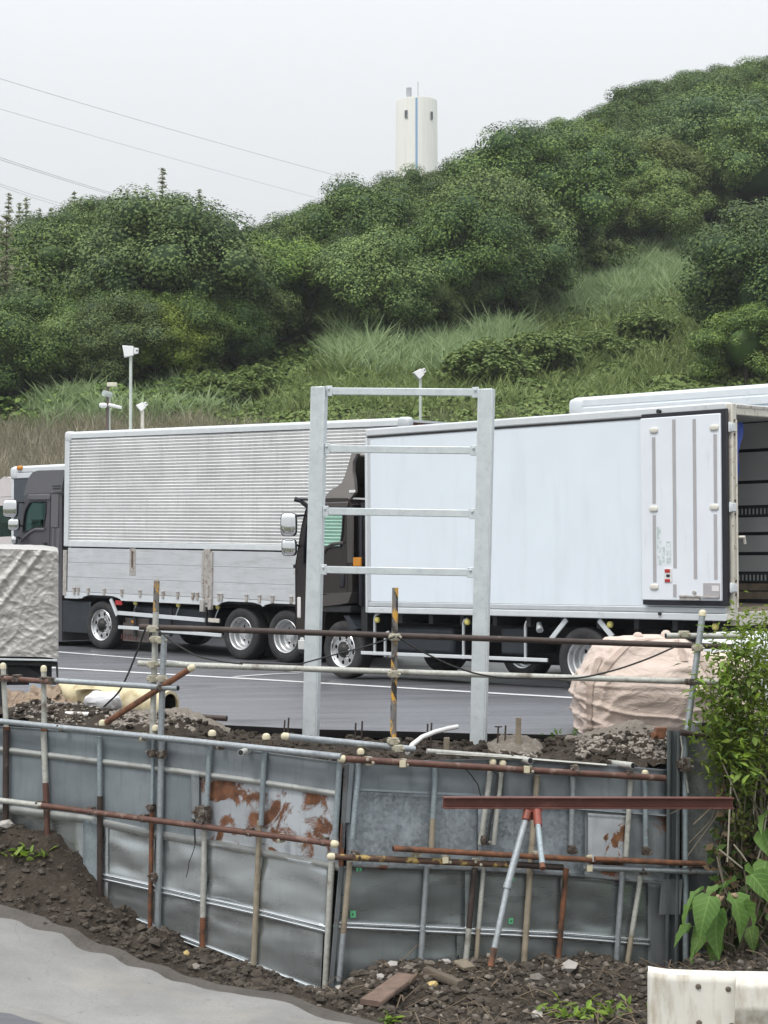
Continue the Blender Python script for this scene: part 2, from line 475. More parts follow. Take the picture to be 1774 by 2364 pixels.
# truck near sides, measured in the photograph: front/rear pixel, top/bottom of the box, ground
class Fit:
    def __init__(s, f, r, Hb, W):
        (xf, tf, bf, gf), (xr, tr, br, gr) = f, r
        df = F * Hb / (bf - tf); dr = F * Hb / (br - tr)
        s.fb = P(xf, bf, df); s.rb = P(xr, br, dr)
        s.zc = (gf - bf) / F * df
        s.L = (s.fb - s.rb).length; s.Hb = Hb; s.W = W
        ex = (s.fb - s.rb).normalized()
        ey = Vector((0, 0, 1)).cross(ex).normalized(); ez = ex.cross(ey)
        o = s.fb - ez * s.zc - ey * (W / 2)
        s.M = Matrix(((ex.x, ey.x, ez.x, o.x), (ex.y, ey.y, ez.y, o.y), (ex.z, ey.z, ez.z, o.z), (0, 0, 0, 1)))
        s.I = s.M.inverted()
        s.gf = s.fb - Vector((0, 0, s.zc)); s.gr = s.rb - Vector((0, 0, (gr - br) / F * dr))
        s.ex = ex; s.ey = ey
    def S(s, px, py, off=0.0):
        """pixel -> (x, z) in truck coordinates on the plane y = W/2 + off"""
        r = s.I.to_3x3() @ ray(px, py); c = s.I @ C0
        t = (s.W / 2 + off - c.y) / r.y
        p = c + r * t
        return p.x, p.z
FS = Fit((148, 998.5, 1376, 1493), (927, 965, 1412.5, 1551), 2.90, 2.46)
FW = Fit((846, 990, 1415, 1571), (1683, 927, 1434.6, 1612), 2.40, 2.18)

def gz(x, y):
    """height of the parking lot"""
    p = Vector((x, y, 0))
    def along(f):
        a = Vector((f.gr.x, f.gr.y, 0)); d = Vector((f.gf.x, f.gf.y, 0)) - a
        t = (p - a).dot(d) / d.length_squared
        lat = (p - a).dot(Vector((-d.y, d.x, 0)).normalized())
        t = max(-0.4, min(1.3, t))
        return f.gr.z + (f.gf.z - f.gr.z) * t, lat
    z1, l1 = along(FS); z2, l2 = along(FW)
    k = max(0.0, min(1.0, abs(l2) / (abs(l1) + abs(l2) + 1e-6)))
    k = k * k * (3 - 2 * k)
    if abs(l1) + abs(l2) > abs(l1 - l2) + 1e-6:          # outside the two lines: keep the nearer
        k = 1.0 if abs(l1) < abs(l2) else 0.0
    return z2 * (1 - k) + z1 * k
def ground_hit(px, py, fn=gz):
    z = 0.0
    for _ in range(12):
        r = ray(px, py); t = (z - CZ) / r.z
        p = C0 + r * t
        z = fn(p.x, p.y)
    return Vector((p.x, p.y, z))

# the retaining wall's two planes
A0 = P(0, 1900, 16.6); A1 = P(787, 1900, 14.75); A2 = P(1545, 1900, 15.6)
LW = VPlane((A0.x, A0.y), (A1.x, A1.y)); RW = VPlane((A1.x, A1.y), (A2.x, A2.y))
def wall_y(x):
    if x < A1.x:
        return A1.y + (A0.y - A1.y) * (x - A1.x) / (A0.x - A1.x)
    return A1.y + (A2.y - A1.y) * (x - A1.x) / (A2.x - A1.x)

# lower terrain: inverse distance weighting of measured points
LOW = [(P(a, b, d)) for a, b, d in [
    (0, 2121, 15.2), (105, 2153, 15.0), (226, 2202, 14.8), (331, 2238, 14.62), (421, 2271, 14.45), (500, 2290, 14.3), (607, 2305, 14.1), (802, 2364, 13.7),
    (0, 2364, 12.7), (300, 2364, 13.3), (500, 2364, 13.5),
    (255, 2112, 15.85), (345, 2150, 15.6), (470, 2200, 15.35), (590, 2245, 15.05), (740, 2290, 14.72), (770, 2285, 14.65),
    (0, 1900, 16.55), (60, 1905, 16.42), (120, 1915, 16.3), (185, 1965, 16.1), (215, 2010, 16.0), (228, 2085, 15.9), (0, 2010, 16.0), (90, 2010, 15.9), (160, 2045, 15.75), (0, 2085, 15.5), (120, 2110, 15.4),
    (830, 2248, 14.66), (900, 2226, 14.75), (1000, 2222, 14.9), (1100, 2228, 15.0), (1200, 2230, 15.1), (1300, 2222, 15.2), (1380, 2212, 15.25), (1450, 2236, 15.35), (1550, 2245, 15.4), (1650, 2215, 15.2),
    (850, 2320, 14.2), (950, 2330, 14.1), (1050, 2340, 14.1), (1200, 2340, 14.2), (1350, 2340, 14.2), (1450, 2340, 14.3), (1000, 2280, 14.5), (1250, 2280, 14.6), (1400, 2270, 14.7)]]
LOW += [Vector(q) for q in [(-5.5, 12, -0.95), (-5.5, 15, -0.75), (-4.4, 16.2, -0.6), (-4, 8, -1.1), (0, 9, -1.6), (2.5, 11, -1.7), (0, 5, -1.6), (4, 13, -1.6), (5, 15, -1.5), (6, 9, -1.7), (-7, 5, -0.8), (3, 15.3, -1.45)]]
def lowz(x, y):
    n = 0.0; dsum = 0.0
    for q in LOW:
        d2 = (q.x - x) ** 2 + (q.y - y) ** 2 + 0.012
        wgt = 1.0 / (d2 * d2)
        n += wgt * q.z; dsum += wgt
    return n / dsum
# road edge in plan
RE = [LOW[i] for i in (0, 2, 4, 7)]
def road_y(x):
    return lin(x, [(-9, RE[0].y + 1.2)] + [(q.x, q.y) for q in RE] + [(RE[-1].x + 1.2, RE[-1].y - 1.2), (4, 10.2), (9, 7)])
def dirt_amt(x, y):
    k = (y - road_y(x)) / 0.35
    return max(0.0, min(1.0, k))

# --- materials of the ground
def m_asph():
    t = NT('worn wet asphalt')
    v = t.stretch(t.objco, (0.25, 1.6, 1))
    a = t.mix(t.ramp(t.noise(1.2, 6, 0.6, vec=v), 0.35, 0.68), (0.070, 0.071, 0.083), (0.125, 0.124, 0.141))
    a = t.mix(t.mul(t.ramp(t.noise(160, 2), 0.4, 0.7), 0.35), a, (0.16, 0.16, 0.16))
    a = t.mix(t.ramp(t.noise(0.7, 5, vec=v), 0.58, 0.75), a, (0.055, 0.055, 0.06))
    a = t.mix(t.ramp(t.noise(0.5, 6, 0.65, vec=t.objco), 0.60, 0.68), a, (0.045, 0.045, 0.05))
    ck = t.voro(0.55, vec=t.objco, out='Distance')
    t.col(a); t.rm(t.ramp(t.noise(1.6, 5, vec=v), 0.35, 0.7, 0.34, 0.62), 0, 0.6); t.bump(t.noise(220, 2), 0.25, 0.004); return t.mat
def m_dirt(name, a, b, c):
    t = NT(name)
    k = t.mix(t.ramp(t.noise(2.2, 8, 0.65, vec=t.objco), 0.35, 0.65), a, b)
    k = t.mix(t.ramp(t.noise(28, 6, 0.7, vec=t.objco), 0.52, 0.72), k, c)
    t.col(k); t.rm(0.95, 0, 0.2); t.bump(t.noise(45, 6, 0.7, vec=t.objco), 0.9, 0.03); return t.mat
m_asphalt = m_asph()
m_soil = m_dirt('dark brown soil', (0.040, 0.032, 0.025), (0.072, 0.058, 0.045), (0.12, 0.10, 0.082))
m_clod = M('soil clods', (0.075, 0.063, 0.051), 0.95, 0, 0.4, 9, dirt=(0.15, 0.13, 0.11), dthr=(0.55, 0.75), dscale=6, spec=0.2)
m_gravel = m_dirt('grey brown gravel', (0.19, 0.165, 0.14), (0.27, 0.235, 0.20), (0.36, 0.33, 0.29))
m_gravel_st = M('gravel stones', (0.27, 0.24, 0.21), 0.9, 0, 0.35, 8, spec=0.2)
def m_conc():
    t = NT('concrete road')
    a = t.mix(t.ramp(t.noise(1.3, 6, 0.6, vec=t.objco), 0.35, 0.65), (0.21, 0.207, 0.20), (0.285, 0.28, 0.27))
    a = t.mix(t.mul(t.ramp(t.noise(70, 5, 0.75, vec=t.objco), 0.45, 0.7), 0.65), a, (0.17, 0.165, 0.16))
    a = t.mix(t.ramp(t.noise(9, 6, 0.7, vec=t.objco), 0.62, 0.72), a, (0.16, 0.15, 0.14))
    a = t.mix(t.mul(t.ramp(t.noise(1.1, 5, 0.6, vec=t.stretch(t.objco, (1, 1.6, 1))), 0.54, 0.68), 0.45), a, (0.33, 0.30, 0.245))
    cr = t.n.new('ShaderNodeTexVoronoi'); cr.feature = 'DISTANCE_TO_EDGE'; cr.inputs['Scale'].default_value = .8
    nd = t.noise(3, 5, .7, vec=t.objco); vm_ = t.n.new('ShaderNodeVectorMath'); vm_.operation = 'ADD'; t.L(t.objco, vm_.inputs[0]); t.L(nd, vm_.inputs[1]); t.L(vm_.outputs[0], cr.inputs['Vector'])
    a = t.mix(t.mul(t.ramp(cr.outputs['Distance'], .003, .0), .3), a, (0.10, 0.095, 0.09))
    a = t.mix(t.mul(t.ramp(t.voro(16, vec=t.objco, out='Distance'), 0.10, 0.02), .8), a, (0.13, 0.12, 0.11))
    t.col(a); t.rm(0.85, 0, 0.3); t.bump(t.noise(120, 4, vec=t.objco), 0.4, 0.006); return t.mat
m_concrete = m_conc()
m_sandedge = m_dirt('dried pale sand', (0.30, 0.265, 0.21), (0.35, 0.31, 0.25), (0.24, 0.215, 0.18))
m_mudstrip = m_dirt('grey brown mud', (0.12, 0.108, 0.097), (0.16, 0.145, 0.13), (0.09, 0.08, 0.07))
m_paint = M('white road paint', (0.66, 0.66, 0.66), 0.6, 0, 0.1, 6, dirt=(0.16, 0.16, 0.165), dthr=(0.56, 0.72), dscale=12)

def sheet(name, x0, x1, y0, y1, st, fz, mat, keep=None, kind='structure'):
    nx = max(1, int(round((x1 - x0) / st))); ny = max(1, int(round((y1 - y0) / st)))
    V = []; Fc = []
    for j in range(ny + 1):
        for i in range(nx + 1):
            x = x0 + (x1 - x0) * i / nx; y = y0 + (y1 - y0) * j / ny
            V.append((x, y, fz(x, y)))
    for j in range(ny):
        for i in range(nx):
            if keep and not keep(x0 + (x1 - x0) * (i + .5) / nx, y0 + (y1 - y0) * (j + .5) / ny): continue
            a = j * (nx + 1) + i
            Fc.append((a, a + 1, a + nx + 2, a + nx + 1))
    me = bpy.data.meshes.new(name); me.from_pydata(V, [], Fc); me.materials.append(mat); me.update(); me.shade_smooth()
    o = link(bpy.data.objects.new(name, me)); o['kind'] = kind
    return o

# wide plain under everything, out to the horizon
gp = MB(); gp.add([(-2500, -400, -2.6), (2500, -400, -2.6), (2500, 4500, -2.6), (-2500, 4500, -2.6)], [(0, 1, 2, 3)])
g = gp.build('ground', m_dirt('far ground', (0.06, 0.07, 0.04), (0.08, 0.085, 0.05), (0.1, 0.09, 0.07)), smooth=False); g['kind'] = 'structure'

# lower ground at the wall's foot (soil, heaped and rough)
def low_rough(x, y):
    k = dirt_amt(x, y)
    return lowz(x, y) + k * (0.045 * fbm(x, y, 2.2, 4) + 0.035 * fbm(x, y, 7.5, 3, 3.1) + 0.018 * nz(x, y, 5.0, 22)) - (1 - k) * 0.03
sheet('soil_ground', -5.0, 4.6, 12.3, 17.2, 0.035, low_rough, m_soil, keep=lambda x, y: y < wall_y(x) + 0.12 and y > road_y(x) - 0.45)
sheet('lower_ground', -9.0, 9.0, 1.0, 17.0, 0.25, lambda x, y: lowz(x, y) - 0.10, m_soil, keep=lambda x, y: y < wall_y(x) + 0.2)
# the concrete road, its sandy edge, the mud strip beside it and the asphalt at the frame's corner
def strip(name, xs, ya, yb, n, dz, mat, st=0.06):
    V = []; Fc = []; m = len(xs)
    for x in xs:
        for j in range(n + 1):
            y = ya(x) + (yb(x) - ya(x)) * j / n
            V.append((x, y, lowz(x, y) + dz + 0.004 * nz(x, y, 2.0, 3)))
    for i in range(m - 1):
        for j in range(n):
            a = i * (n + 1) + j
            Fc.append((a, a + n + 1, a + n + 2, a + 1))
    me = bpy.data.meshes.new(name); me.from_pydata(V, [], Fc); me.materials.append(mat); me.update(); me.shade_smooth()
    o = link(bpy.data.objects.new(name, me)); o['kind'] = 'structure'; return o
xs = [-6 + 0.06 * i for i in range(int(9.0 / 0.06))]
wob = lambda x, s, a, z=0: a * fbm(x, 0.3, s, 3, z)
strip('concrete_road', xs, lambda x: road_y(x) - 3.3 + 0.05 * nz(x, 1, 0, 1.4), lambda x: road_y(x) - 0.02 + wob(x, 3.5, .03), 60, 0.012, m_concrete)
strip('mud_verge', xs, lambda x: road_y(x) - 0.06 + wob(x, 3.5, .03), lambda x: road_y(x) + 0.20 + wob(x, 3, .06, 6), 8, 0.010, m_mudstrip)
def asph_y(x): return lin(x, [(-9, 13.5), (P(0, 2330, 12.75).x, 12.95), (P(60, 2364, 12.75).x, 12.75), (0, 10.8), (3, 9)])
strip('asphalt_road', xs, lambda x: 2.0, lambda x: asph_y(x) + wob(x, 3, .04), 90, 0.017, m_asphalt)

# lot: asphalt slab with a broken near edge standing over the bank behind the wall
EDGE = [ground_hit(a, b) for a, b in [(-400, 1640), (0, 1650), (250, 1660), (400, 1668), (520, 1674), (736, 1684), (1084, 1693), (1322, 1697), (1774, 1708), (2300, 1720)]]
def edge_y(x): return lin(x, [(q.x, q.y) for q in EDGE]) + 0.03 * fbm(x, 3, 2.5, 3)
V = []; Fc = []
xs2 = [-30 + 0.4 * i for i in range(150)]
xs2 = sorted(set([round(x, 3) for x in xs2 if x < -5 or x > 5] + [round(-5 + 0.1 * i, 3) for i in range(101)]))
nj = 46
for x in xs2:
    ey = edge_y(x)
    V.append((x, ey + 0.10, gz(x, ey) - 0.07))
    for j in range(nj):
        y = ey + (66 - ey) * (j / (nj - 1)) ** 1.6
        V.append((x, y, gz(x, y)))
n1 = nj + 1
for i in range(len(xs2) - 1):
    for j in range(n1 - 1):
        a = i * n1 + j
        Fc.append((a, a + n1, a + n1 + 1, a + 1))
me = bpy.data.meshes.new('parking_lot'); me.from_pydata(V, [], Fc); me.materials.append(m_asphalt); me.update(); me.shade_smooth(); me.set_sharp_from_angle(angle=radians(50))
lot = link(bpy.data.objects.new('parking_lot', me)); lot['kind'] = 'structure'
def line_on_lot(name, pts, wd):
    m = MB(); Q = [ground_hit(*p) for p in pts]
    N = []
    for a, b in zip(Q, Q[1:]):
        for k in range(20): N.append(a.lerp(b, k / 20))
    N.append(Q[-1]); vs = []
    d = (Q[-1] - Q[0]).normalized(); s = Vector((-d.y, d.x, 0)) * (wd / 2)
    for q in N:
        for sg in (-1, 1):
            p = q + s * sg; vs.append((p.x, p.y, gz(p.x, p.y) + 0.005))
    m.add(vs, [(2 * i, 2 * i + 1, 2 * i + 3, 2 * i + 2) for i in range(len(N) - 1)])
    o = m.build(name, m_paint); o['kind'] = 'structure'; return o
line_on_lot('parking_line', [(-60, 1490), (345, 1522), (700, 1553)], 0.15)
line_on_lot('parking_line', [(-60, 1532), (560, 1567), (1086, 1598), (1500, 1622)], 0.16)
line_on_lot('parking_line', [(540, 1563), (690, 1555)], 0.10)

# bank between the wall and the slab: dark soil with pale gravel heaps
BH = [(P(250, 1690, 16.9), .14, .8), (P(420, 1688, 16.5), .16, .55), (P(1160, 1725, 16.0), .10, .40), (P(1400, 1745, 15.95), .12, .6), (P(1500, 1735, 16.05), .14, .6), (P(100, 1690, 17.2), .15, .9)]
def bank(x, y):
    wy = wall_y(x); ey = edge_y(x)
    t = max(0.0, min(1.0, (y - wy) / max(0.3, ey - wy)))
    ztop = lin(x, [(-3.4, 0.22), (-0.4, 0.085), (2.4, -0.09)])
    z = ztop * (1 - t) + (gz(x, ey) - 0.03) * t - .13 * math.exp(-((t - 1) / .16) ** 2)
    for c, h, r in BH:
        d = ((x - c.x) ** 2 + ((y - c.y) * 1.2) ** 2) / (r * r)
        z += h * math.exp(-d * 1.6)
    return z + 0.05 * fbm(x, y, 3.0, 4) + 0.03 * nz(x, y, 1, 14)
sheet('soil_bank', -8, 8, 14.3, 20.4, 0.05, bank, m_soil, keep=lambda x, y: y > wall_y(x) + 0.03 and y < edge_y(x) + 0.16)

# ------------------------------------------------------------------ hillside
def skyp(px): return lin(px, [(-700, 560), (0, 520), (100, 480), (200, 450), (300, 446), (400, 460), (500, 480), (540, 520), (620, 500), (700, 472), (800, 425), (900, 402), (1000, 378), (1100, 325), (1200, 285), (1300, 255), (1400, 215), (1480, 190), (1600, 165), (1700, 145), (1774, 130), (2600, 60)])
def Dr(px): return lin(px, [(-700, 118), (0, 116), (450, 112), (560, 108), (800, 112), (1000, 122), (1300, 142), (1774, 158), (2600, 170)])
TOE = 47.0
def hill_py(px, d):
    D = Dr(px); t = (d - TOE) / (D - TOE)
    ysg = skyp(px) + 5.2 * F / D
    if t <= 1: return 1445 + (ysg - 1445) * max(0.0, t) ** 0.74
    return ysg + (d - D) * 6.0
def hill_pt(px, d):
    py = hill_py(px, d)
    p = P(px, py, d)
    if d > Dr(px):
        zr = P(px, hill_py(px, Dr(px)), Dr(px)).z
        p.z = max(zr * 0.55, zr - (d - Dr(px)) * 0.25)
    return p
def hill_d(px, py):
    lo, hi = TOE, Dr(px)
    for _ in range(30):
        m = (lo + hi) / 2
        if hill_py(px, m) > py: lo = m
        else: hi = m
    return lo
V = []; Fc = []
pxs = list(range(-2600, 4400, 50)); ds = [TOE - 3] + [TOE + 1.5 * i for i in range(80)] + [170, 185, 210, 240, 280, 330, 400]
for px in pxs:
    for d in ds:
        p = hill_pt(px, max(d, TOE))
        if d < TOE: p = P(px, 1500, d); p.z = -0.6
        p.z += 0.35 * fbm(p.x, p.y, 0.12, 3) * (1 if d > TOE + 3 else 0)
        V.append(p)
n1 = len(ds)
for i in range(len(pxs) - 1):
    for j in range(n1 - 1):
        a = i * n1 + j; Fc.append((a, a + n1, a + n1 + 1, a + 1))
me = bpy.data.meshes.new('hillside'); me.from_pydata([tuple(v) for v in V], [], Fc)
me.materials.append(M('hillside undergrowth', (0.035, 0.05, 0.022), 0.95, 0, 0.35, 0.5, dirt=(0.10, 0.09, 0.05), dthr=(0.6, 0.75), dscale=0.4, spec=0.1))
me.update(); me.shade_smooth()
hl = link(bpy.data.objects.new('hillside', me)); hl['kind'] = 'structure'

# ------------------------------------------------------------------ foliage
def leafmat(name, a, b, huevar=0.0, trans=0.3, veins=False):
    t = NT(name)
    at = t.n.new('ShaderNodeAttribute'); at.attribute_name = 'tint'
    c = t.mix(at.outputs['Fac'], a, b)
    if huevar:
        hs = t.n.new('ShaderNodeHueSaturation')
        t.L(t.ramp(t.rand, 0, 1, 0.5 - huevar * 0.20, 0.5 + huevar * 0.12), hs.inputs['Hue'])
        r2 = t.mul(t.mul(t.rand, 7.13), 1.0, 'FRACT'); t.L(t.ramp(r2, 0, 1, 1 - huevar * 4, 1 + huevar * 4.5), hs.inputs['Value'])
        r3 = t.mul(t.mul(t.rand, 3.71), 1.0, 'FRACT'); t.L(t.ramp(r3, 0, 1, 0.95, 1.12), hs.inputs['Saturation'])
        t.L(c, hs.inputs['Color']); c = hs.outputs[0]
    if veins:
        xp = t.n.new('ShaderNodeSeparateXYZ'); t.L(t.objco, xp.inputs[0])
        ax_ = t.mul(xp.outputs[0], 0, 'ABSOLUTE')
        fr_ = t.mul(t.mul(t.mul(xp.outputs[1], t.mul(ax_, -.9), 'ADD'), 24), 1.0, 'FRACT')
        v_ = t.mul(t.ramp(fr_, .16, .04), t.ramp(ax_, .006, .003), 'MAXIMUM')
        c = t.mix(t.mul(v_, .55), c, sc(b, 1.7)); c = t.mix(t.ramp(t.noise(30, 5, .7), .62, .72), c, (0.20, 0.15, 0.06))
    t.L(c, t.b.inputs['Base Color']); t.rm(0.6, 0, 0.25)
    tl = t.n.new('ShaderNodeBsdfTranslucent'); t.L(c, tl.inputs[0])
    mx = t.n.new('ShaderNodeMixShader'); mx.inputs[0].default_value = trans
    t.L(t.b.outputs[0], mx.inputs[1]); t.L(tl.outputs[0], mx.inputs[2]); t.L(mx.outputs[0], t.o.inputs[0])
    return t.mat
def leaf_mesh(name, cen, nor, size, tint, aspect=1.6, mat=None, extra=None):
    """four-sided leaves: arrays of centre, normal, size"""
    n = len(cen)
    r = rng.normal(size=(n, 3)); t = np.cross(nor, r); t /= np.linalg.norm(t, axis=1)[:, None] + 1e-9
    b = np.cross(nor, t)
    s = size[:, None]
    v = np.empty((n, 4, 3))
    v[:, 0] = cen - t * s * aspect / 2
    v[:, 1] = cen + b * s / 2 + nor * s * .08
    v[:, 2] = cen + t * s * aspect / 2 - nor * s * .12
    v[:, 3] = cen - b * s / 2 + nor * s * .08
    v = v.reshape(-1, 3)
    me = bpy.data.meshes.new(name)
    ev, ef = (extra if extra else (np.zeros((0, 3)), np.zeros((0, 3), int)))
    nv = len(v) + len(ev); nf = n + len(ef)
    me.vertices.add(nv); me.vertices.foreach_set('co', np.concatenate([v, ev]).ravel())
    me.loops.add(n * 4 + len(ef) * 3)
    me.loops.foreach_set('vertex_index', np.concatenate([np.arange(n * 4), (ef + n * 4).ravel()]).astype(np.int32))
    me.polygons.add(nf)
    ls = np.concatenate([np.arange(n) * 4, n * 4 + np.arange(len(ef)) * 3]).astype(np.int32)
    me.polygons.foreach_set('loop_start', ls)
    me.update(calc_edges=True)
    at = me.attributes.new('tint', 'FLOAT', 'FACE')
    at.data.foreach_set('value', np.concatenate([tint, np.zeros(len(ef))]).astype(np.float32))  # core faces take the darkest leaf tint, painting shade inside the crown
    if mat: me.materials.append(mat)
    me.validate()
    return me
def ico_core(cs, rs):
    t = (1 + sqrt(5)) / 2
    b = np.array([(-1, t, 0), (1, t, 0), (-1, -t, 0), (1, -t, 0), (0, -1, t), (0, 1, t), (0, -1, -t), (0, 1, -t), (t, 0, -1), (t, 0, 1), (-t, 0, -1), (-t, 0, 1)]) / 1.9
    f = np.array([(0, 11, 5), (0, 5, 1), (0, 1, 7), (0, 7, 10), (0, 10, 11), (1, 5, 9), (5, 11, 4), (11, 10, 2), (10, 7, 6), (7, 1, 8), (3, 9, 4), (3, 4, 2), (3, 2, 6), (3, 6, 8), (3, 8, 9), (4, 9, 5), (2, 4, 11), (6, 2, 10), (8, 6, 7), (9, 8, 1)])
    V = np.concatenate([c + b * r for c, r in zip(cs, rs)]); Fx = np.concatenate([f + 12 * i for i in range(len(cs))])
    return V, Fx
def unit(a): return a / (np.linalg.norm(a, axis=1)[:, None] + 1e-9)
def crown_mesh(name, rx, rz, zc, nclump, per, cr, ls, mat, up=0.55, droop=0.0, low=-0.5):
    """a broadleaf crown: clumps of leaves on an uneven ellipsoid"""
    u = unit(rng.normal(size=(nclump * 3, 3))); u = u[u[:, 2] > low][:nclump]; n = len(u)
    rad = 0.70 + 0.42 * rng.random(n)
    nsp = n // 3
    us = unit(rng.normal(size=(nsp * 3, 3))); us = us[us[:, 2] > -.1][:nsp]
    u = np.concatenate([u, us]); rad = np.concatenate([rad, 1.0 + .10 * rng.random(len(us))])
    cs = u * rad[:, None] * np.array([rx, rx, rz]); cs[:, 2] += zc
    crs = cr * np.concatenate([0.6 + 0.75 * rng.random(n), .28 + .3 * rng.random(len(us))]); ncore = n; n = len(u)
    cen = []; nor = []; tin = []
    for c, r in zip(cs, crs):
        m = int(per * (r / cr) ** 2)
        q = unit(rng.normal(size=(m, 3)) + np.array([0, 0, .25]))
        k = r * (0.75 + 0.4 * rng.random(m)) * np.where(q[:, 2] < -.2, 0.75, 1.0)
        p = c + q * k[:, None] * np.array([1.1, 1.1, .85])
        nn = unit(q * 1.0 + np.array([0, 0, up]) + rng.normal(size=(m, 3)) * 0.27)
        cen.append(p); nor.append(nn); tin.append(np.clip(0.5 + 0.28 * rng.normal(size=m) + 0.5 * (rng.random() - .5), 0, 1))
    cen = np.concatenate(cen); nor = np.concatenate(nor); tin = np.concatenate(tin)
    size = ls * (0.6 + 0.8 * rng.random(len(cen)))
    ex = ico_core(np.concatenate([cs[:ncore], [[0, 0, zc]]]), np.concatenate([crs[:ncore] * 0.62, [min(rx, rz) * 0.62]]))
    return leaf_mesh(name, cen, nor, size, tin, 1.5, mat, ex)
m_bark = M('grey brown bark', (0.075, 0.06, 0.047), 0.9, 0, 0.3, 8)
m_leaf_dark = leafmat('dark broad leaves', (0.040, 0.080, 0.026), (0.168, 0.240, 0.066), 0.06, 0.07)
m_leaf_mid = leafmat('mid green leaves', (0.062, 0.112, 0.030), (0.205, 0.282, 0.072), 0.05, 0.08)
m_leaf_light = leafmat('yellow green leaves', (0.095, 0.145, 0.026), (0.185, 0.240, 0.055), 0.05, 0.12)
m_leaf_con = leafmat('dull conifer needles', (0.24, 0.26, 0.16), (0.36, 0.37, 0.25), 0.03, 0.45)
m_kudzu = leafmat('kudzu leaves', (0.095, 0.150, 0.036), (0.21, 0.275, 0.080), 0.0, 0.25)

def trunk_mesh(h, r):
    m = MB()
    m.path([(0, 0, -0.6), (0.05, 0.02, h * .4), (-.05, .06, h * .75), (0, 0, h)], r, 7, radii=[r * 1.3, r, r * .7, r * .35])
    for k in range(5):
        a = k * 2.4; z = h * (0.4 + 0.1 * k)
        m.path([(0, 0, z), (cos(a) * .7, sin(a) * .7, z + .6), (cos(a) * 1.5, sin(a) * 1.5, z + 1.3)], r * .4, 5, radii=[r * .45, r * .3, r * .12])
    me_o = m.build('trunk', m_bark, centre=False)
    return me_o
protos = {}
def tree_proto(kind, i, mesh, trunk_h, trunk_r, label, group):
    t = thing('tree', label, 'tree', (0, 0, -50), group)
    tr = trunk_mesh(trunk_h, trunk_r); tr.parent = t
    c = link(bpy.data.objects.new('crown', mesh)); c.parent = t
    protos.setdefault(kind, []).append([t, False])
GT = 'trees of the hillside wood'
LB = {'dark': 'dark green broadleaf tree with a clumped round crown in the hillside wood',
      'mid': 'mid green leafy tree with a loose lighter crown in the hillside wood',
      'light': 'bright yellow green tree standing out among darker trees of the hillside wood',
      'con': 'thin pointed dull green conifer at the left end of the wooded hill',
      'bush': 'low bush overgrown with pale green creeper leaves on the open slope'}
for i in range(4):
    tree_proto('dark', i, crown_mesh('crown', 2.4 + .3 * i, 2.3 + .25 * (i % 2), 2.9, 50, 980, 0.92, 0.076, m_leaf_dark, low=-.7), 3.4, 0.16, LB['dark'], GT)
for i in range(3):
    tree_proto('mid', i, crown_mesh('crown', 2.2 + .3 * i, 2.1, 2.6, 48, 860, 0.82, 0.076, m_leaf_mid, low=-.7), 3.0, 0.13, LB['mid'], GT)
for i in range(2):
    tree_proto('light', i, crown_mesh('crown', 2.0 + .3 * i, 1.9, 2.3, 46, 780, 0.76, 0.074, m_leaf_light, low=-.7), 2.7, 0.12, LB['light'], GT)
for i in range(3):
    tree_proto('bush', i, crown_mesh('crown', 1.7 + .3 * i, 1.25, 0.75, 70, 110, 0.42, 0.15, m_kudzu, up=0.9, low=-0.2), 1.0, 0.08, LB['bush'], 'creeper covered bushes on the open slope')
def conifer_mesh(h, r, dens):
    cen = []; nor = []
    z = h * 0.28
    while z < h:
        k = (1 - (z / h)) * r + 0.06
        nb = 6
        for b in range(nb):
            a = rng.random() * 6.28
            L = k * (0.7 + 0.6 * rng.random())
            for s in np.linspace(0.15, 1, int(dens * L) + 2):
                for q in range(2):
                    cen.append((cos(a) * L * s + rng.normal() * .06, sin(a) * L * s + rng.normal() * .06, z - 0.25 * L * s + 0.3 * L * s * s + rng.normal() * .05)); nor.append((rng.normal() * .4, rng.normal() * .4, 1))
        z += 0.26
    cen = np.array(cen); nor = unit(np.array(nor))
    return leaf_mesh('crown', cen, nor, 0.11 * (0.6 + .8 * rng.random(len(cen))), rng.random(len(cen)), 2.2, m_leaf_con)
def con_trunk(h, r):
    m = MB(); m.path([(0, 0, -.5), (0, 0, h * .5), (0.03, 0, h)], r, 6, radii=[r, r * .6, r * .1]); return m.build('trunk', m_bark, centre=False)
for (h, r, dn) in ((6.5, 1.0, 6), (7.0, 0.8, 6), (6.0, 1.2, 6)):
    t = thing('conifer', LB['con'], 'conifer', (0, 0, -50), 'conifers along the left ridge')
    tr = con_trunk(h, 0.1); tr.parent = t
    c = link(bpy.data.objects.new('crown', conifer_mesh(h, r, dn))); c.parent = t
    protos.setdefault('con', []).append([t, False])
def place(kind, i, p, scale=1.0, label=None, rz=None):
    pr = protos[kind][i % len(protos[kind])]
    rz = random.random() * 6.28 if rz is None else rz
    s = (scale * (0.92 + .16 * random.random()), scale * (0.92 + .16 * random.random()), scale)
    if not pr[1]:
        t = pr[0]; pr[1] = True
        t.location = p; t.rotation_euler = (0, 0, rz); t.scale = s
        if label: t['label'] = label
        return t
    return dup(pr[0], p, rz, s, label)
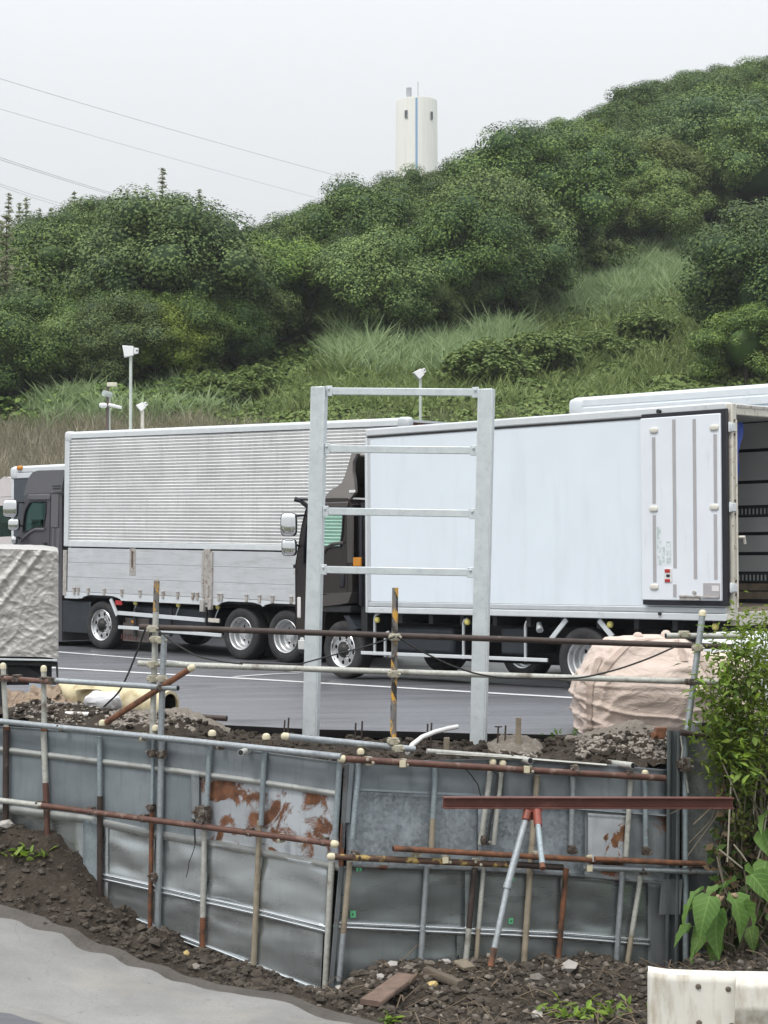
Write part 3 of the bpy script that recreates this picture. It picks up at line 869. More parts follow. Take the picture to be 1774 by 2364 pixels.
# where the wood stands: base pixel of each tree above this line
def wood_low(px): return lin(px, [(-400, 985), (0, 955), (160, 930), (330, 905), (520, 880), (620, 840), (700, 800), (780, 800), (900, 812), (1000, 808), (1080, 790), (1150, 750), (1240, 690), (1290, 615), (1400, 590), (1500, 560), (1640, 520), (1740, 545), (2200, 560)])
pts = []
for _ in range(16000):
    px = random.uniform(-260, 2050); d = 56 + (Dr(px) + 1.5 - 56) * sqrt(random.random())
    if d > Dr(px) + 1: continue
    py = hill_py(px, d)
    if py > wood_low(px): continue
    p = hill_pt(px, d)
    sz_ = random.choice((.72, .8, .9, 1.05, 1.25, 1.45)) if d > 70 else random.choice((.7, .85, 1.0))
    sep = 2.25 * sz_ if d < 100 else 2.7 * sz_
    if all((p.x - q[0].x) ** 2 + (p.y - q[0].y) ** 2 > (.5 * (sep + q[4])) ** 2 for q in pts):
        pts.append((p, px, d, sz_, sep))
pts.sort(key=lambda q: q[2])
pts = pts[:285]
tq = []
for k, (p, px, d, sz_, _) in enumerate(pts):
    r = random.random()
    kind = 'dark' if r < 0.62 else ('mid' if r < 0.90 else 'light')
    if px < 120 and r > 0.45: kind = 'con'
    m_px = F / d; py0 = hill_py(px, d)
    smax = (py0 - max(skyp(px), skyp(px - 1.6 * m_px), skyp(px + 1.6 * m_px) - 10)) / m_px / 5.6
    s = min(sz_ * random.uniform(.92, 1.06), smax * random.uniform(.93, 1.02))
    if d > Dr(px) - 6: s = min(1.1, smax * random.uniform(.92, 1.03))
    if s < .42: continue
    if px < 480 and random.random() < .25 and d > Dr(px) - 20: s = s * .8
    tq.append((place(kind, random.randrange(4), p, s), kind, px, d))
ORD = ['leftmost', 'second from left', 'third from left', 'fourth from left', 'fifth from left', 'sixth from left', 'seventh from left', 'eighth from left', 'ninth from left', 'tenth from left', 'eleventh from left', 'twelfth from left', 'thirteenth from left', 'fourteenth from left', 'fifteenth from left', 'sixteenth from left', 'seventeenth from left', 'eighteenth from left', 'nineteenth from left', 'twentieth from left'] + ['twenty-%s from left' % q for q in ('first', 'second', 'third', 'fourth', 'fifth', 'sixth', 'seventh', 'eighth', 'ninth')]
KN = {'dark': 'dark green round tree', 'mid': 'mid green loose tree', 'light': 'yellow green tree', 'con': 'dull green conifer'}
def edge_d(px):
    return hill_d(px, wood_low(px))
zone = {}
for o_, kind, px, d in tq:
    row = 'on the skyline' if d > Dr(px) - 7 else ('in the front row' if d < edge_d(px) + 6 else ('in the lower middle' if d < .5 * (edge_d(px) + Dr(px)) else 'in the upper middle'))
    col_ = "at the wood's left end" if px < 290 else ('behind the tall flood light' if px < 560 else ('between flood light and tower' if px < 880 else ('below the white tower' if px < 1060 else ('right of the tower' if px < 1400 else "at the wood's right end"))))
    zone.setdefault((KN[kind], row, col_), []).append((px, o_))
for (kn, row, col_), L_s in zone.items():
    L_s.sort(key=lambda q: q[0])
    for i, (_, o_) in enumerate(L_s):
        o_['label'] = kn + ' ' + row + ' ' + col_ + (', ' + ORD[min(i, 28)] if len(L_s) > 1 else '')
NT_TREES = len(pts)
# trees one can single out
def at_hill(px, py): return hill_pt(px, hill_d(px, py))
for (px, py, s, i, lab) in [(375, 640, 1.0, 1, 'tallest thin conifer spire on the skyline above the left flood light'), (460, 650, 0.92, 0, 'sparse conifer spire on the skyline just right of the tallest spire'),
                            (172, 655, 0.95, 2, 'conifer spire on the skyline left of the end of the lower power lines'), (60, 700, 0.95, 0, 'conifer spire on the skyline near the left edge of the picture'), (20, 715, 1.0, 1, 'leftmost conifer spire on the skyline at the picture edge'), (118, 690, 0.9, 2, 'short conifer between two taller spires at the left skyline')]:
    place('con', i, at_hill(px, py), s, lab)
for (px, py, s, k, i, lab) in [(260, 900, 0.85, 'light', 0, 'yellow green tree at the wood edge behind the tall left flood light'), (360, 905, 0.85, 'light', 1, 'yellow green tree at the wood edge right of the tall left flood light'),
                               (1060, 775, 1.2, 'dark', 0, 'large dark tree at the right tip of the wood above the tall grass'), (1180, 735, 1.05, 'dark', 2, 'dark tree at the edge of the grassy clearing'),
                               (1790, 880, 1.25, 'dark', 1, 'big dark tree at the right edge of the picture above the white trucks'), (1850, 800, 1.35, 'dark', 3, 'tall dark tree leaning out of the right picture edge'), (1722, 905, 0.75, 'mid', 1, 'green tree in front of the big dark tree at the right edge'),
                               (700, 800, 0.9, 'bush', 2, 'round creeper covered bush left of the tall grass on the slope'), (1390, 640, 1.0, 'bush', 1, 'round creeper covered bush at the top of the clearing'), (1320, 655, .8, 'bush', 0, 'small creeper bush at the left top of the clearing'),
                               (1530, 590, 1.0, 'mid', 2, 'rounded green tree right of the clearing with a pale top'), (1290, 850, 0.75, 'bush', 0, 'creeper covered bush in the middle of the slope'), (1490, 800, 0.75, 'bush', 2, 'dark creeper covered bush below the clearing'),
                               (1390, 840, .7, 'bush', 1, 'creeper covered bush on the slope left of the big dark tree'), (1120, 900, .9, 'bush', 1, 'creeper bush above the right post of the steel frame'), (1220, 870, .9, 'bush', 2, 'creeper bush above the white truck roof'), (590, 930, .7, 'bush', 0, 'low creeper bush left of the steel frame top'), (480, 935, .6, 'bush', 1, 'low creeper bush right of the two small lamp poles')]:
    place(k, i, at_hill(px, py), s, lab)

# ground cover of creeper leaves over the open slope (nobody could count it)
def in_kudzu(px, py):
    if py < wood_low(px) - 10: return False
    if px > 560: return py < 1080
    return py < lin(px, [(-300, 960), (0, 930), (300, 960), (560, 1000)])
cen = []; nor = []; tin = []; sz = []
def px_of(p):
    q = p - C0
    return CX + F * q.x / (q.y * cp_ + q.z * sp_), CY - F * (q.z * cp_ - q.y * sp_) / (q.y * cp_ + q.z * sp_)
cnt = 0
while cnt < 52000:
    px = random.uniform(-150, 1950); d = random.uniform(49, 106)
    py = hill_py(px, d)
    if not in_kudzu(px, py): continue
    p = hill_pt(px, d)
    h = 0.6 * max(-0.4, fbm(p.x, p.y, 0.35, 3)) + 0.35 * nz(p.x, p.y, 3, 1.1)
    gx = fbm(p.x + .3, p.y, 0.35, 3) - fbm(p.x - .3, p.y, 0.35, 3) + .5 * (nz(p.x + .2, p.y, 3, 1.1) - nz(p.x - .2, p.y, 3, 1.1))
    gy = fbm(p.x, p.y + .3, 0.35, 3) - fbm(p.x, p.y - .3, 0.35, 3) + .5 * (nz(p.x, p.y + .2, 3, 1.1) - nz(p.x, p.y - .2, 3, 1.1))
    cen.append((p.x, p.y, p.z + 0.35 + h + random.random() * .15)); nor.append((-gx * 1.3 + random.gauss(0, .35), -gy * 1.3 - .25 + random.gauss(0, .35), 1))
    tin.append(min(1, max(0, .45 + .3 * random.gauss(0, 1) + .5 * nz(p.x, p.y, 9, .25)))); sz.append(random.uniform(.12, .26)); cnt += 1
me = leaf_mesh('creeper_ground_cover', np.array(cen), unit(np.array(nor)), np.array(sz), np.array(tin), 1.25, m_kudzu)
o = link(bpy.data.objects.new('creeper_ground_cover', me)); o['kind'] = 'stuff'; tag(o, 'pale green creeper leaves covering the open slope', 'ground cover')

# shaded undergrowth inside the wood
cen = []; nor = []; tin = []; sz = []
while len(cen) < 16000:
    px = random.uniform(-200, 1950); d = random.uniform(54, 112)
    py = hill_py(px, d)
    if py > wood_low(px) + 40: continue
    p = hill_pt(px, d)
    cen.append((p.x, p.y, p.z + .2 + .9 * abs(fbm(p.x, p.y, .5, 3)) + random.random() * .3)); nor.append((random.gauss(0, .5), random.gauss(-.4, .5), 1)); tin.append(min(1, max(0, random.gauss(.45, .3)))); sz.append(random.uniform(.15, .3))
me = leaf_mesh('undergrowth', np.array(cen), unit(np.array(nor)), np.array(sz), np.array(tin), 1.4, m_leaf_mid)
o = link(bpy.data.objects.new('undergrowth', me)); o['kind'] = 'stuff'; tag(o, 'leafy undergrowth between the trees of the hillside wood', 'undergrowth')

# tall grass: blades as thin bent strips
def grass_mesh(name, spots, hmin, hmax, wd, mat, bend=0.5):
    V = []; Fc = []; T = []
    for p in spots:
        cl_ = nz(p.x, p.y, 7.7, .9) + .6 * nz(p.x, p.y, 1.7, 2.6); a = random.random() * 6.28; h = random.uniform(hmin, hmax) * max(.45, 1 + .55 * cl_); l = h * bend * random.uniform(.3, 1)
        dx, dy = cos(a) * l, sin(a) * l
        w_ = wd * random.uniform(.6, 1.5); ox, oy = -sin(a) * w_ / 2, cos(a) * w_ / 2
        if abs(ox) < w_ * .2: ox = w_ * .3
        b = len(V)
        for t_, k in ((0, 1), (.55, .9), (1, .08)):
            z = h * (t_ - .28 * bend * t_ * t_)
            V.append((p.x + dx * t_ * t_ - ox * k, p.y + dy * t_ * t_ - oy * k, p.z + z)); V.append((p.x + dx * t_ * t_ + ox * k, p.y + dy * t_ * t_ + oy * k, p.z + z))
        Fc += [(b, b + 1, b + 3, b + 2), (b + 2, b + 3, b + 5, b + 4)]
        q = min(1, max(0, random.gauss(.45 + .35 * cl_, .3))); T += [q, q]
    me = bpy.data.meshes.new(name); me.from_pydata(V, [], Fc); me.materials.append(mat)
    at = me.attributes.new('tint', 'FLOAT', 'FACE'); at.data.foreach_set('value', np.array(T, dtype=np.float32))
    return me
m_grass = leafmat('tall green grass', (0.19, 0.27, 0.12), (0.42, 0.52, 0.29), 0, 0.45)
m_grass2 = leafmat('yellow green grass', (0.13, 0.18, 0.06), (0.28, 0.34, 0.13), 0, 0.4)
m_drygrass = leafmat('dry brown grass', (0.21, 0.19, 0.14), (0.38, 0.34, 0.25), 0, 0.35)
m_olivegrass = leafmat('olive grass', (0.13, 0.165, 0.075), (0.27, 0.285, 0.15), 0, 0.4)
def spots_in(poly, n):
    xs_ = [p[0] for p in poly]; ys_ = [p[1] for p in poly]; out = []
    while len(out) < n:
        x = random.uniform(min(xs_), max(xs_)); y = random.uniform(min(ys_), max(ys_)); ins = False
        for (x1, y1), (x2, y2) in zip(poly, poly[1:] + poly[:1]):
            if (y1 > y) != (y2 > y) and x < (x2 - x1) * (y - y1) / (y2 - y1) + x1: ins = not ins
        if ins: x += random.gauss(0, 16); y += random.gauss(0, 9); out.append(hill_pt(x, hill_d(x, y)) + Vector((0, 0, -.05)))
    return out
gs = spots_in([(755, 850), (790, 800), (1000, 820), (1180, 790), (1230, 800), (1180, 870), (1000, 890), (800, 880)], 9000)
gs2 = spots_in([(1215, 720), (1250, 640), (1400, 630), (1500, 590), (1690, 560), (1720, 650), (1560, 690), (1400, 740), (1280, 750)], 15000)
gs4 = spots_in([(1120, 900), (1180, 740), (1300, 690), (1700, 640), (1720, 800), (1600, 900), (1300, 960), (1150, 960)], 6500) + spots_in([(600, 930), (760, 850), (1150, 870), (1150, 960), (620, 980)], 4500)
gs3 = spots_in([(320, 930), (420, 900), (540, 905), (560, 960), (350, 975)], 1800) + spots_in([(60, 960), (160, 930), (270, 925), (300, 965), (120, 985)], 1800)
for nm, sp_l, hm, hx, mt, lb in (('tall_grass', gs, 1.0, 2.1, m_grass, 'tall blue green grass in front of the wood on the slope'), ('tall_grass', gs2, .8, 1.7, m_grass, 'tall grass filling the clearing high on the slope'), ('tall_grass', gs3, .7, 1.5, m_grass, 'green grass tufts at the left foot of the slope'), ('tall_grass', gs4, .8, 1.5, m_grass2, 'olive grass blades growing through the creeper on the open slope')):
    o = link(bpy.data.objects.new(nm, grass_mesh(nm, sp_l, hm, hx, .075, mt, .8))); o['kind'] = 'stuff'; tag(o, lb, 'grass')
sp_l = spots_in([(-200, 1020), (0, 1000), (250, 985), (420, 985), (600, 1010), (640, 1075), (300, 1120), (-200, 1190)], 15000)
o = link(bpy.data.objects.new('dry_grass', grass_mesh('dry_grass', sp_l, .4, 1.15, .026, m_drygrass, .6))); o['kind'] = 'stuff'; tag(o, 'dry brown grass at the left foot of the slope', 'grass')
sp_l = spots_in([(-250, 960), (60, 975), (600, 965), (900, 960), (1350, 970), (1350, 1040), (900, 1060), (600, 1075), (300, 1000), (-250, 1010)], 17000)
o = link(bpy.data.objects.new('meadow_grass', grass_mesh('meadow_grass', sp_l, .35, .95, .028, m_olivegrass, .6))); o['kind'] = 'stuff'; tag(o, 'olive meadow grass along the foot of the slope behind the trucks', 'grass')

# ------------------------------------------------------------------ tower and power lines
def build_tower():
    D = 300.0
    a = P(914, 300, D); b = P(1011, 300, D)
    r = (b.x - a.x) / 2; c = (a + b) / 2
    top = P(962, 233, D).z
    base = 14.0
    t = thing('tower', 'white cylindrical tower with a blue stripe and two small windows behind the hill', 'tower', (c.x, D, base))
    H = top - base
    m_tw = M('pale cream tower render', (0.74, 0.735, 0.69), 0.7, 0, 0.03, 0.1, dirt=(0.60, 0.59, 0.55), dthr=(0.5, 0.8), dscale=.8, dstretch=(1, 1, .06))
    m_bl = M('faded blue stripe', (0.22, 0.38, 0.58), 0.6, 0, 0.05)
    m_tg = M('grey concrete head', (0.38, 0.39, 0.41), 0.7)
    part('shaft', m_tw, t, lambda m: m.lathe([(r * 1.10, 0), (r * 1.03, H * .6), (r * 0.985, H - .25), (r * .97, H), (0, H + .25)], (0, 0, 0), (0, 0, 1), 48), centre=False)
    def st(m):
        def fn(u, v):
            z = 2 + (H - 2.2) * v; rr = (lin(z, [(0, r * 1.10), (H * .6, r * 1.03), (H, r * .985)])) + 0.04
            a_ = radians(-91.5 + 5.6 * (u - .5)); return (cos(a_) * rr, sin(a_) * rr, z)
        m.grid(fn, 4, 10)
    part('stripe', m_bl, t, st)
    for (px, py) in ((938, 272), (995.5, 274)):
        q = P(px, py, D); x = q.x - c.x
        an = math.asin(max(-1, min(1, x / r)))
        dx = Vector((sin(an), -cos(an), 0)); tt = Vector((cos(an), sin(an), 0))
        ctr = dx * (r * 1.005) + Vector((0, 0, q.z - base))
        part('window', M('grey tower window frame', (0.3, 0.31, 0.31), 0.5), t, lambda m: m.obox(ctr, tt * .24, dx * .10, Vector((0, 0, .60))))
        w_ = part('window', M('dark tower window pane', (0.05, 0.055, 0.06), 0.3), t, lambda m: [m.obox(ctr + dx * .09, tt * .17, dx * .04, Vector((0, 0, .22))), m.obox(ctr + dx * .09 - Vector((0, 0, .0)) + Vector((0, 0, .38)), tt * .17, dx * .03, Vector((0, 0, .12))), m.obox(ctr + dx * .09 - Vector((0, 0, .4)), tt * .17, dx * .03, Vector((0, 0, .12)))])
        w_.name = 'pane'
    q = P(944.5, 223, D)
    part('roof_vent', m_tg, t, lambda m: m.tube((q.x - c.x, -r * .3, H - .3), (q.x - c.x, -r * .3, P(944, 206, D).z - base), .42, 16))
    q = P(965.5, 223, D)
    part('antenna', m_tg, t, lambda m: m.tube((q.x - c.x, 0, H), (q.x - c.x, 0, P(965, 188, D).z - base), .07, 6))
build_tower()
m_cable = M('grey conductor', (0.42, 0.43, 0.44), 0.6)
def wire(pts_, lab, r=.045, D0=230, D1=330):
    m = MB(); n = 24; Q = []
    x0, x1 = pts_[0][0], pts_[-1][0]
    X = np.array([p[0] for p in pts_], float); Y = np.array([p[1] for p in pts_], float)
    cf = np.polyfit(X, Y, min(2, len(pts_) - 1))
    for k in range(n + 1):
        u = -0.25 + 1.35 * k / n; x = x0 + (x1 - x0) * u
        Q.append(P(x, float(np.polyval(cf, x)), D0 + (D1 - D0) * u))
    m.path(Q, r * .8, 5)
    o = m.build('power_line', m_cable); tag(o, lab, 'power line', 'power lines over the wooded hill')
wire([(0, 181), (450, 314), (813, 414.5)], 'topmost single power line running down to the tower side of the hill')
wire([(0, 251), (380, 360), (737, 458)], 'second single power line below the topmost line', .035)
wire([(0, 363), (140, 409), (282, 452)], 'upper wire of the thicker double line above the left trees', .05)
wire([(0, 368), (140, 413), (278, 455)], 'lower wire of the thicker double line above the left trees', .05)
wire([(0, 424), (65, 446), (132, 467)], 'upper wire of the lowest pair at the left picture edge', .04)
wire([(0, 429), (65, 452), (125, 471)], 'lower wire of the lowest pair at the left picture edge', .04)

# ------------------------------------------------------------------ lamp poles and cameras behind the trucks
m_pole = M('pale grey pole paint', (0.52, 0.56, 0.52), 0.45, 0.1, 0.06)
m_poled = M('brown pole', (0.13, 0.10, 0.09), 0.6, 0.1, 0.1)
m_lampw = M('white lamp housing', (0.78, 0.78, 0.77), 0.4, 0, 0.03)
def pole(px, ptop, pbase_depth, r, name, label, cat, mat):
    b = P(px, ptop, pbase_depth); t = thing(name, label, cat, (b.x, b.y, gz(b.x, b.y)))
    H = b.z - t.location.z
    part('pole', mat, t, lambda m: m.tube((0, 0, 0), (0, 0, H), r * 1.15, 12, r2=r))
    part('base_plate', mat, t, lambda m: m.box(-.16, .16, -.16, .16, 0.0, .03))
    return t, H
def flood(t, H, s, tilt, yaw, lab=None):
    R = Matrix.Rotation(yaw, 3, 'Z') @ Matrix.Rotation(tilt, 3, 'Y')
    f = lambda v: R @ Vector(v) * s + Vector((0, 0, H + .05 * s))
    def head(m):   # a tapered box head that opens towards the lit side
        a = [(-.55, -.32, .34), (-.55, .32, .34), (-.42, .32, -.42), (-.42, -.32, -.42)]
        b = [(.18, -.22, .30), (.18, .22, .30), (.18, .22, -.30), (.18, -.22, -.30)]
        m.add([f(v) for v in a + b], [(0, 1, 2, 3), (7, 6, 5, 4), (0, 4, 5, 1), (1, 5, 6, 2), (2, 6, 7, 3), (3, 7, 4, 0)])
    h = part('lamp_head', m_lampw, t, head, bevel=.01)
    o = part('ballast_box', m_lampw, t, lambda m: m.add([f(v) for v in [(.2, -.18, .22), (.2, .18, .22), (.2, .18, -.2), (.2, -.18, -.2), (.5, -.15, .18), (.5, .15, .18), (.5, .15, -.16), (.5, -.15, -.16)]], [(0, 1, 2, 3), (7, 6, 5, 4), (0, 4, 5, 1), (1, 5, 6, 2), (2, 6, 7, 3), (3, 7, 4, 0)]), bevel=.008)
    part('socket', m_hub, t, lambda m: m.tube(f((.40, -.17, .02)), f((.40, -.20, .02)), .055 * s, 10))
    part('lamp_lens', m_lampglass, t, lambda m: m.add([f(v) for v in [(-.552, -.27, .28), (-.552, .27, .28), (-.43, .27, -.36), (-.43, -.27, -.36)]], [(0, 3, 2, 1)]))
    part('bracket', mat_br, t, lambda m: m.bar((0, 0, H - .12 * s), (0, 0, H + .12 * s), .1 * s, .1 * s))
mat_br = m_pole
t, H = pole(302, 812, 43, .034, 'flood_light', 'tall white flood light on a pale pole behind the silver truck', 'flood light', m_pole); flood(t, H, .34, .0, .15)
t, H = pole(971, 862, 44, .030, 'flood_light', 'white flood light on a slim pole behind the steel frame', 'flood light', m_pole); flood(t, H, .27, -.55, .2)
t, H = pole(329, 938, 41, .036, 'flood_light', 'short pole with a tilted white flood light right of the tall lamp', 'flood light', m_beige); flood(t, H, .22, -.5, .2)
t, H = pole(248, 896, 41, .028, 'camera_pole', 'dark pole carrying a flat lamp and white surveillance cameras', 'camera pole', m_poled)
def pz(py): return P(248, py, 41).z - t.location.z
part('pole', m_pole, t, lambda m: m.tube((.045, .03, 0), (.045, .03, pz(905)), .018, 8))
part('camera', m_lampw, t, lambda m: m.rbox((-.08, -.05, pz(936)), .085, .085, .05, .6))
part('camera', m_lampw, t, lambda m: m.rbox((.17, -.05, pz(938)), .15, .05, .035, .5, axes=(Vector((1, 0, -.25)).normalized(), Vector((0, 1, 0)), Vector((.25, 0, 1)).normalized())))
part('bullet_camera', M('pale green camera shell', (0.42, 0.47, 0.44), 0.4), t, lambda m: [m.tube((-.07, -.08, pz(908)), (.06, .05, pz(911)), .065, 12), m.box(-.03, .05, -.02, .04, pz(918), pz(906))])
part('flat_lamp', M('cream lamp panel', (0.50, 0.49, 0.38), 0.4), t, lambda m: m.obox((.10, 0, pz(888)), Vector((.105, 0, 0)), Vector((0, .07, 0)), Vector((0, .01, .045))), bevel=.012)
part('arm', m_poled, t, lambda m: [m.tube((0, 0, pz(920)), (0, 0, pz(890)), .016, 8), m.bar((0, 0, pz(896)), (.1, 0, pz(892)), .02, .02)])

# ------------------------------------------------------------------ trucks
def wheel(parent, x, z, y, R, rr, kind, sgn, wd=0.26, cover=1.0):
    """axis along y; sgn = +1 when the outer face looks to +y"""
    wn = bpy.data.objects.new('wheel', None); link(wn); wn.parent = parent; wn.location = (x, y, z); wn.empty_display_size = .2
    A = (0, sgn, 0); O = (0, 0, 0)
    h = wd / 2
    prof = [(rr, -h * .9), (R * .93, -h), (R * .985, -h * .82), (R, -h * .5), (R, h * .5), (R * .985, h * .82), (R * .93, h), (rr * 1.06, h * .97), (rr, h * .82)]
    part('tyre', m_tyre, wn, lambda m: m.lathe(prof, O, A, 40, closed=True), ang=50)
    def grooves(m):
        for q in (-.4, 0, .4): m.lathe([(R * 1.003, h * q - .008), (R * 1.003, h * q + .008)], O, A, 40)
    part('tread', m_black, wn, grooves)
    if kind == 'front':
        def disc(m):
            holes = []
            for k in range(8):
                a = 2 * pi * k / 8 + .2; c = (cos(a) * rr * .72, sin(a) * rr * .72)
                holes.append([(c[0] + cos(b * pi / 5) * rr * .095, c[1] + sin(b * pi / 5) * rr * .125) for b in range(10)])
            outer = [(cos(2 * pi * k / 40) * rr * .93, sin(2 * pi * k / 40) * rr * .93) for k in range(40)]
            m.plate(outer, holes, lambda u, v, q: (u, sgn * q, v), h * .52, h * .60)
            m.lathe([(rr * 1.02, h * .93), (rr * .99, h * .99), (rr * .93, h * .9), (rr * .91, h * .5)], O, A, 40)
            m.lathe([(rr * .56, h * .60), (rr * .52, h * .78), (rr * .40, h * .80)], O, A, 30)
            for k in range(8):
                a = 2 * pi * k / 8; m.tube((cos(a) * rr * .46, sgn * h * .79, sin(a) * rr * .46), (cos(a) * rr * .46, sgn * h * .92, sin(a) * rr * .46), rr * .045, 6)
        part('rim', m_chrome, wn, disc, ang=30)
        part('hub', m_hub, wn, lambda m: m.lathe([(rr * .47, h * .80), (rr * .34, h * .90), (rr * .27, h * 1.15), (rr * .18, h * 1.25), (0, h * 1.27)], O, A, 20))
        part('rim_inside', m_dark, wn, lambda m: m.lathe([(0, h * .2), (rr * .95, h * .2)], O, A, 24))
    else:
        def disc(m):
            m.lathe([(rr * 1.02, h * .93), (rr * .99, h * 1.0), (rr * .93, h * .9), (rr * .90, h * .35), (rr * .84, h * .25), (rr * .82, -h * .35), (rr * .72, -h * .5)], O, A, 40)
            holes = []
            for k in range(8):
                a = 2 * pi * k / 8; c = (cos(a) * rr * .56, sin(a) * rr * .56)
                holes.append([(c[0] + cos(b * pi / 5) * rr * .085, c[1] + sin(b * pi / 5) * rr * .12) for b in range(10)])
            outer = [(cos(2 * pi * k / 40) * rr * .80, sin(2 * pi * k / 40) * rr * .80) for k in range(40)]
            m.plate(outer, holes, lambda u, v, q: (u, sgn * q, v), -h * .55, -h * .47)
        part('rim', m_rim, wn, disc, ang=30)
        part('hub', m_rim, wn, lambda m: m.lathe([(rr * .36, -h * .47), (rr * .34, h * .25), (rr * .22, h * .45), (0, h * .47)], O, A, 20))
        part('rim_inside', m_dark, wn, lambda m: m.lathe([(0, -h * .9), (rr * .95, -h * .9)], O, A, 24))
    return wn

def root_of(fit, name, label, cat='truck', group=None):
    t = thing(name, label, cat, (0, 0, 0), group)
    loc, rot, s = fit.M.decompose()
    t.location = loc; t.rotation_mode = 'QUATERNION'; t.rotation_quaternion = rot
    return t

def side_box(m, fit, px0, px1, py0, py1, y0, y1, pyslope=0.0, mi=0):
    """an upright box on the near side: pixel rectangle, y offsets from the side plane (outer > 0)"""
    pm = (px0 + px1) / 2; 
    xa, _ = fit.S(px0, py0); xb, _ = fit.S(px1, py0)
    _, z1 = fit.S(pm, py0); _, z0 = fit.S(pm, py1)
    Y = fit.W / 2
    m.box(min(xa, xb), max(xa, xb), Y + y0, Y + y1, min(z0, z1), max(z0, z1), mi)

def extr(m, prof, y0, y1, closed=False, mi=0, th=None):
    """sheet along a profile (x, z) from y0 to y1"""
    n = len(prof)
    vs = [(x, y0, z) for x, z in prof] + [(x, y1, z) for x, z in prof]
    fs = [(i, (i + 1) % n, (i + 1) % n + n, i + n) for i in range(n if closed else n - 1)]
    m.add(vs, fs, mi)

def cab_shell(t, fit, prof_px, win_px, wind, body, y_in=0.05, glass=None):
    glass = glass or m_glass
    """prof_px closed outline of the near side (pixels); win_px window; wind = index pair of the windscreen's two outline points"""
    W2 = fit.W / 2 - y_in
    pr = [fit.S(a, b, -y_in) for a, b in prof_px]; wn = [fit.S(a, b, -y_in) for a, b in win_px]
    for nm, sgn in (('cab_side', 1), ('cab_side', -1)):
        part(nm, body, t, lambda m: m.plate(pr, [wn], lambda u, v, q: (u, sgn * (W2 - q), v), 0.0, 0.05), bevel=.012)
        part('side_window', glass, t, lambda m: m.plate(wn, [], lambda u, v, q: (u, sgn * (W2 - q), v), 0.020, 0.026))
    n = len(pr)
    def sh(m):
        for i in range(n):
            j = (i + 1) % n
            if i in wind: continue
            extr(m, [pr[i], pr[j]], -W2 + .03, W2 - .03)
    part('cab_shell', body, t, sh)
    def ws(m):
        for i in wind: extr(m, [pr[i], pr[(i + 1) % n]], -W2 + .05, W2 - .05)
    part('windscreen', m_glass, t, ws)
    # window rubber frame on the near side
    def rub(m):
        k = len(wn)
        for i in range(k):
            a, b = wn[i], wn[(i + 1) % k]
            m.bar((a[0], W2 + .002, a[1]), (b[0], W2 + .002, b[1]), .018, .03, up=Vector((0, 1, 0)))
    part('window_seal', m_black, t, rub)
    return pr, wn, W2

def mirror(t, fit, px, py, hw, hh, yo, arm_to, name='mirror'):
    """chromed mirror shell standing off the cab"""
    x, z = fit.S(px, py, yo)
    Y = fit.W / 2 + yo
    k = (fit.fb.y) / F
    e = fit.M.to_3x3().inverted()
    ax = e @ Vector((1, 0, 0)); ay = e @ Vector((0, 1, 0)); az = Vector((0, 0, 1))
    o = part('mirror', m_mirror, t, lambda m: m.rbox((x, Y, z), hw * k, .055, hh * k, .45, 24, 14, (ax, ay, az)))
    fr = part('mirror_rim', m_black, t, lambda m: m.rbox((x, Y + 0, z), hw * k * 1.09, .03, hh * k * 1.07, .45, 24, 10, (ax, ay, az)))
    fr.location += ay * .035
    ax2, az2 = fit.S(arm_to[0], arm_to[1], -.05)
    part('mirror_arm', m_black, t, lambda m: m.path([(x, Y, z + hh * k * .6), ((x + ax2) / 2, Y - .12, (z + az2) / 2 + .05), (ax2, fit.W / 2 - .06, az2)], .016, 6))

def chassis(t, fit, x0, x1, z0, z1):
    for s in (-1, 1):
        part('frame_rail', m_dark, t, lambda m: m.box(x0, x1, s * .43 - .04, s * .43 + .04, z0, z1))
    def cr(m):
        x = x0 + .3
        while x < x1: m.box(x - .03, x + .03, -.40, .40, z0 + .03, z1 - .03); x += .9
    part('cross_member', m_dark, t, cr)
    def ax(m):
        pass

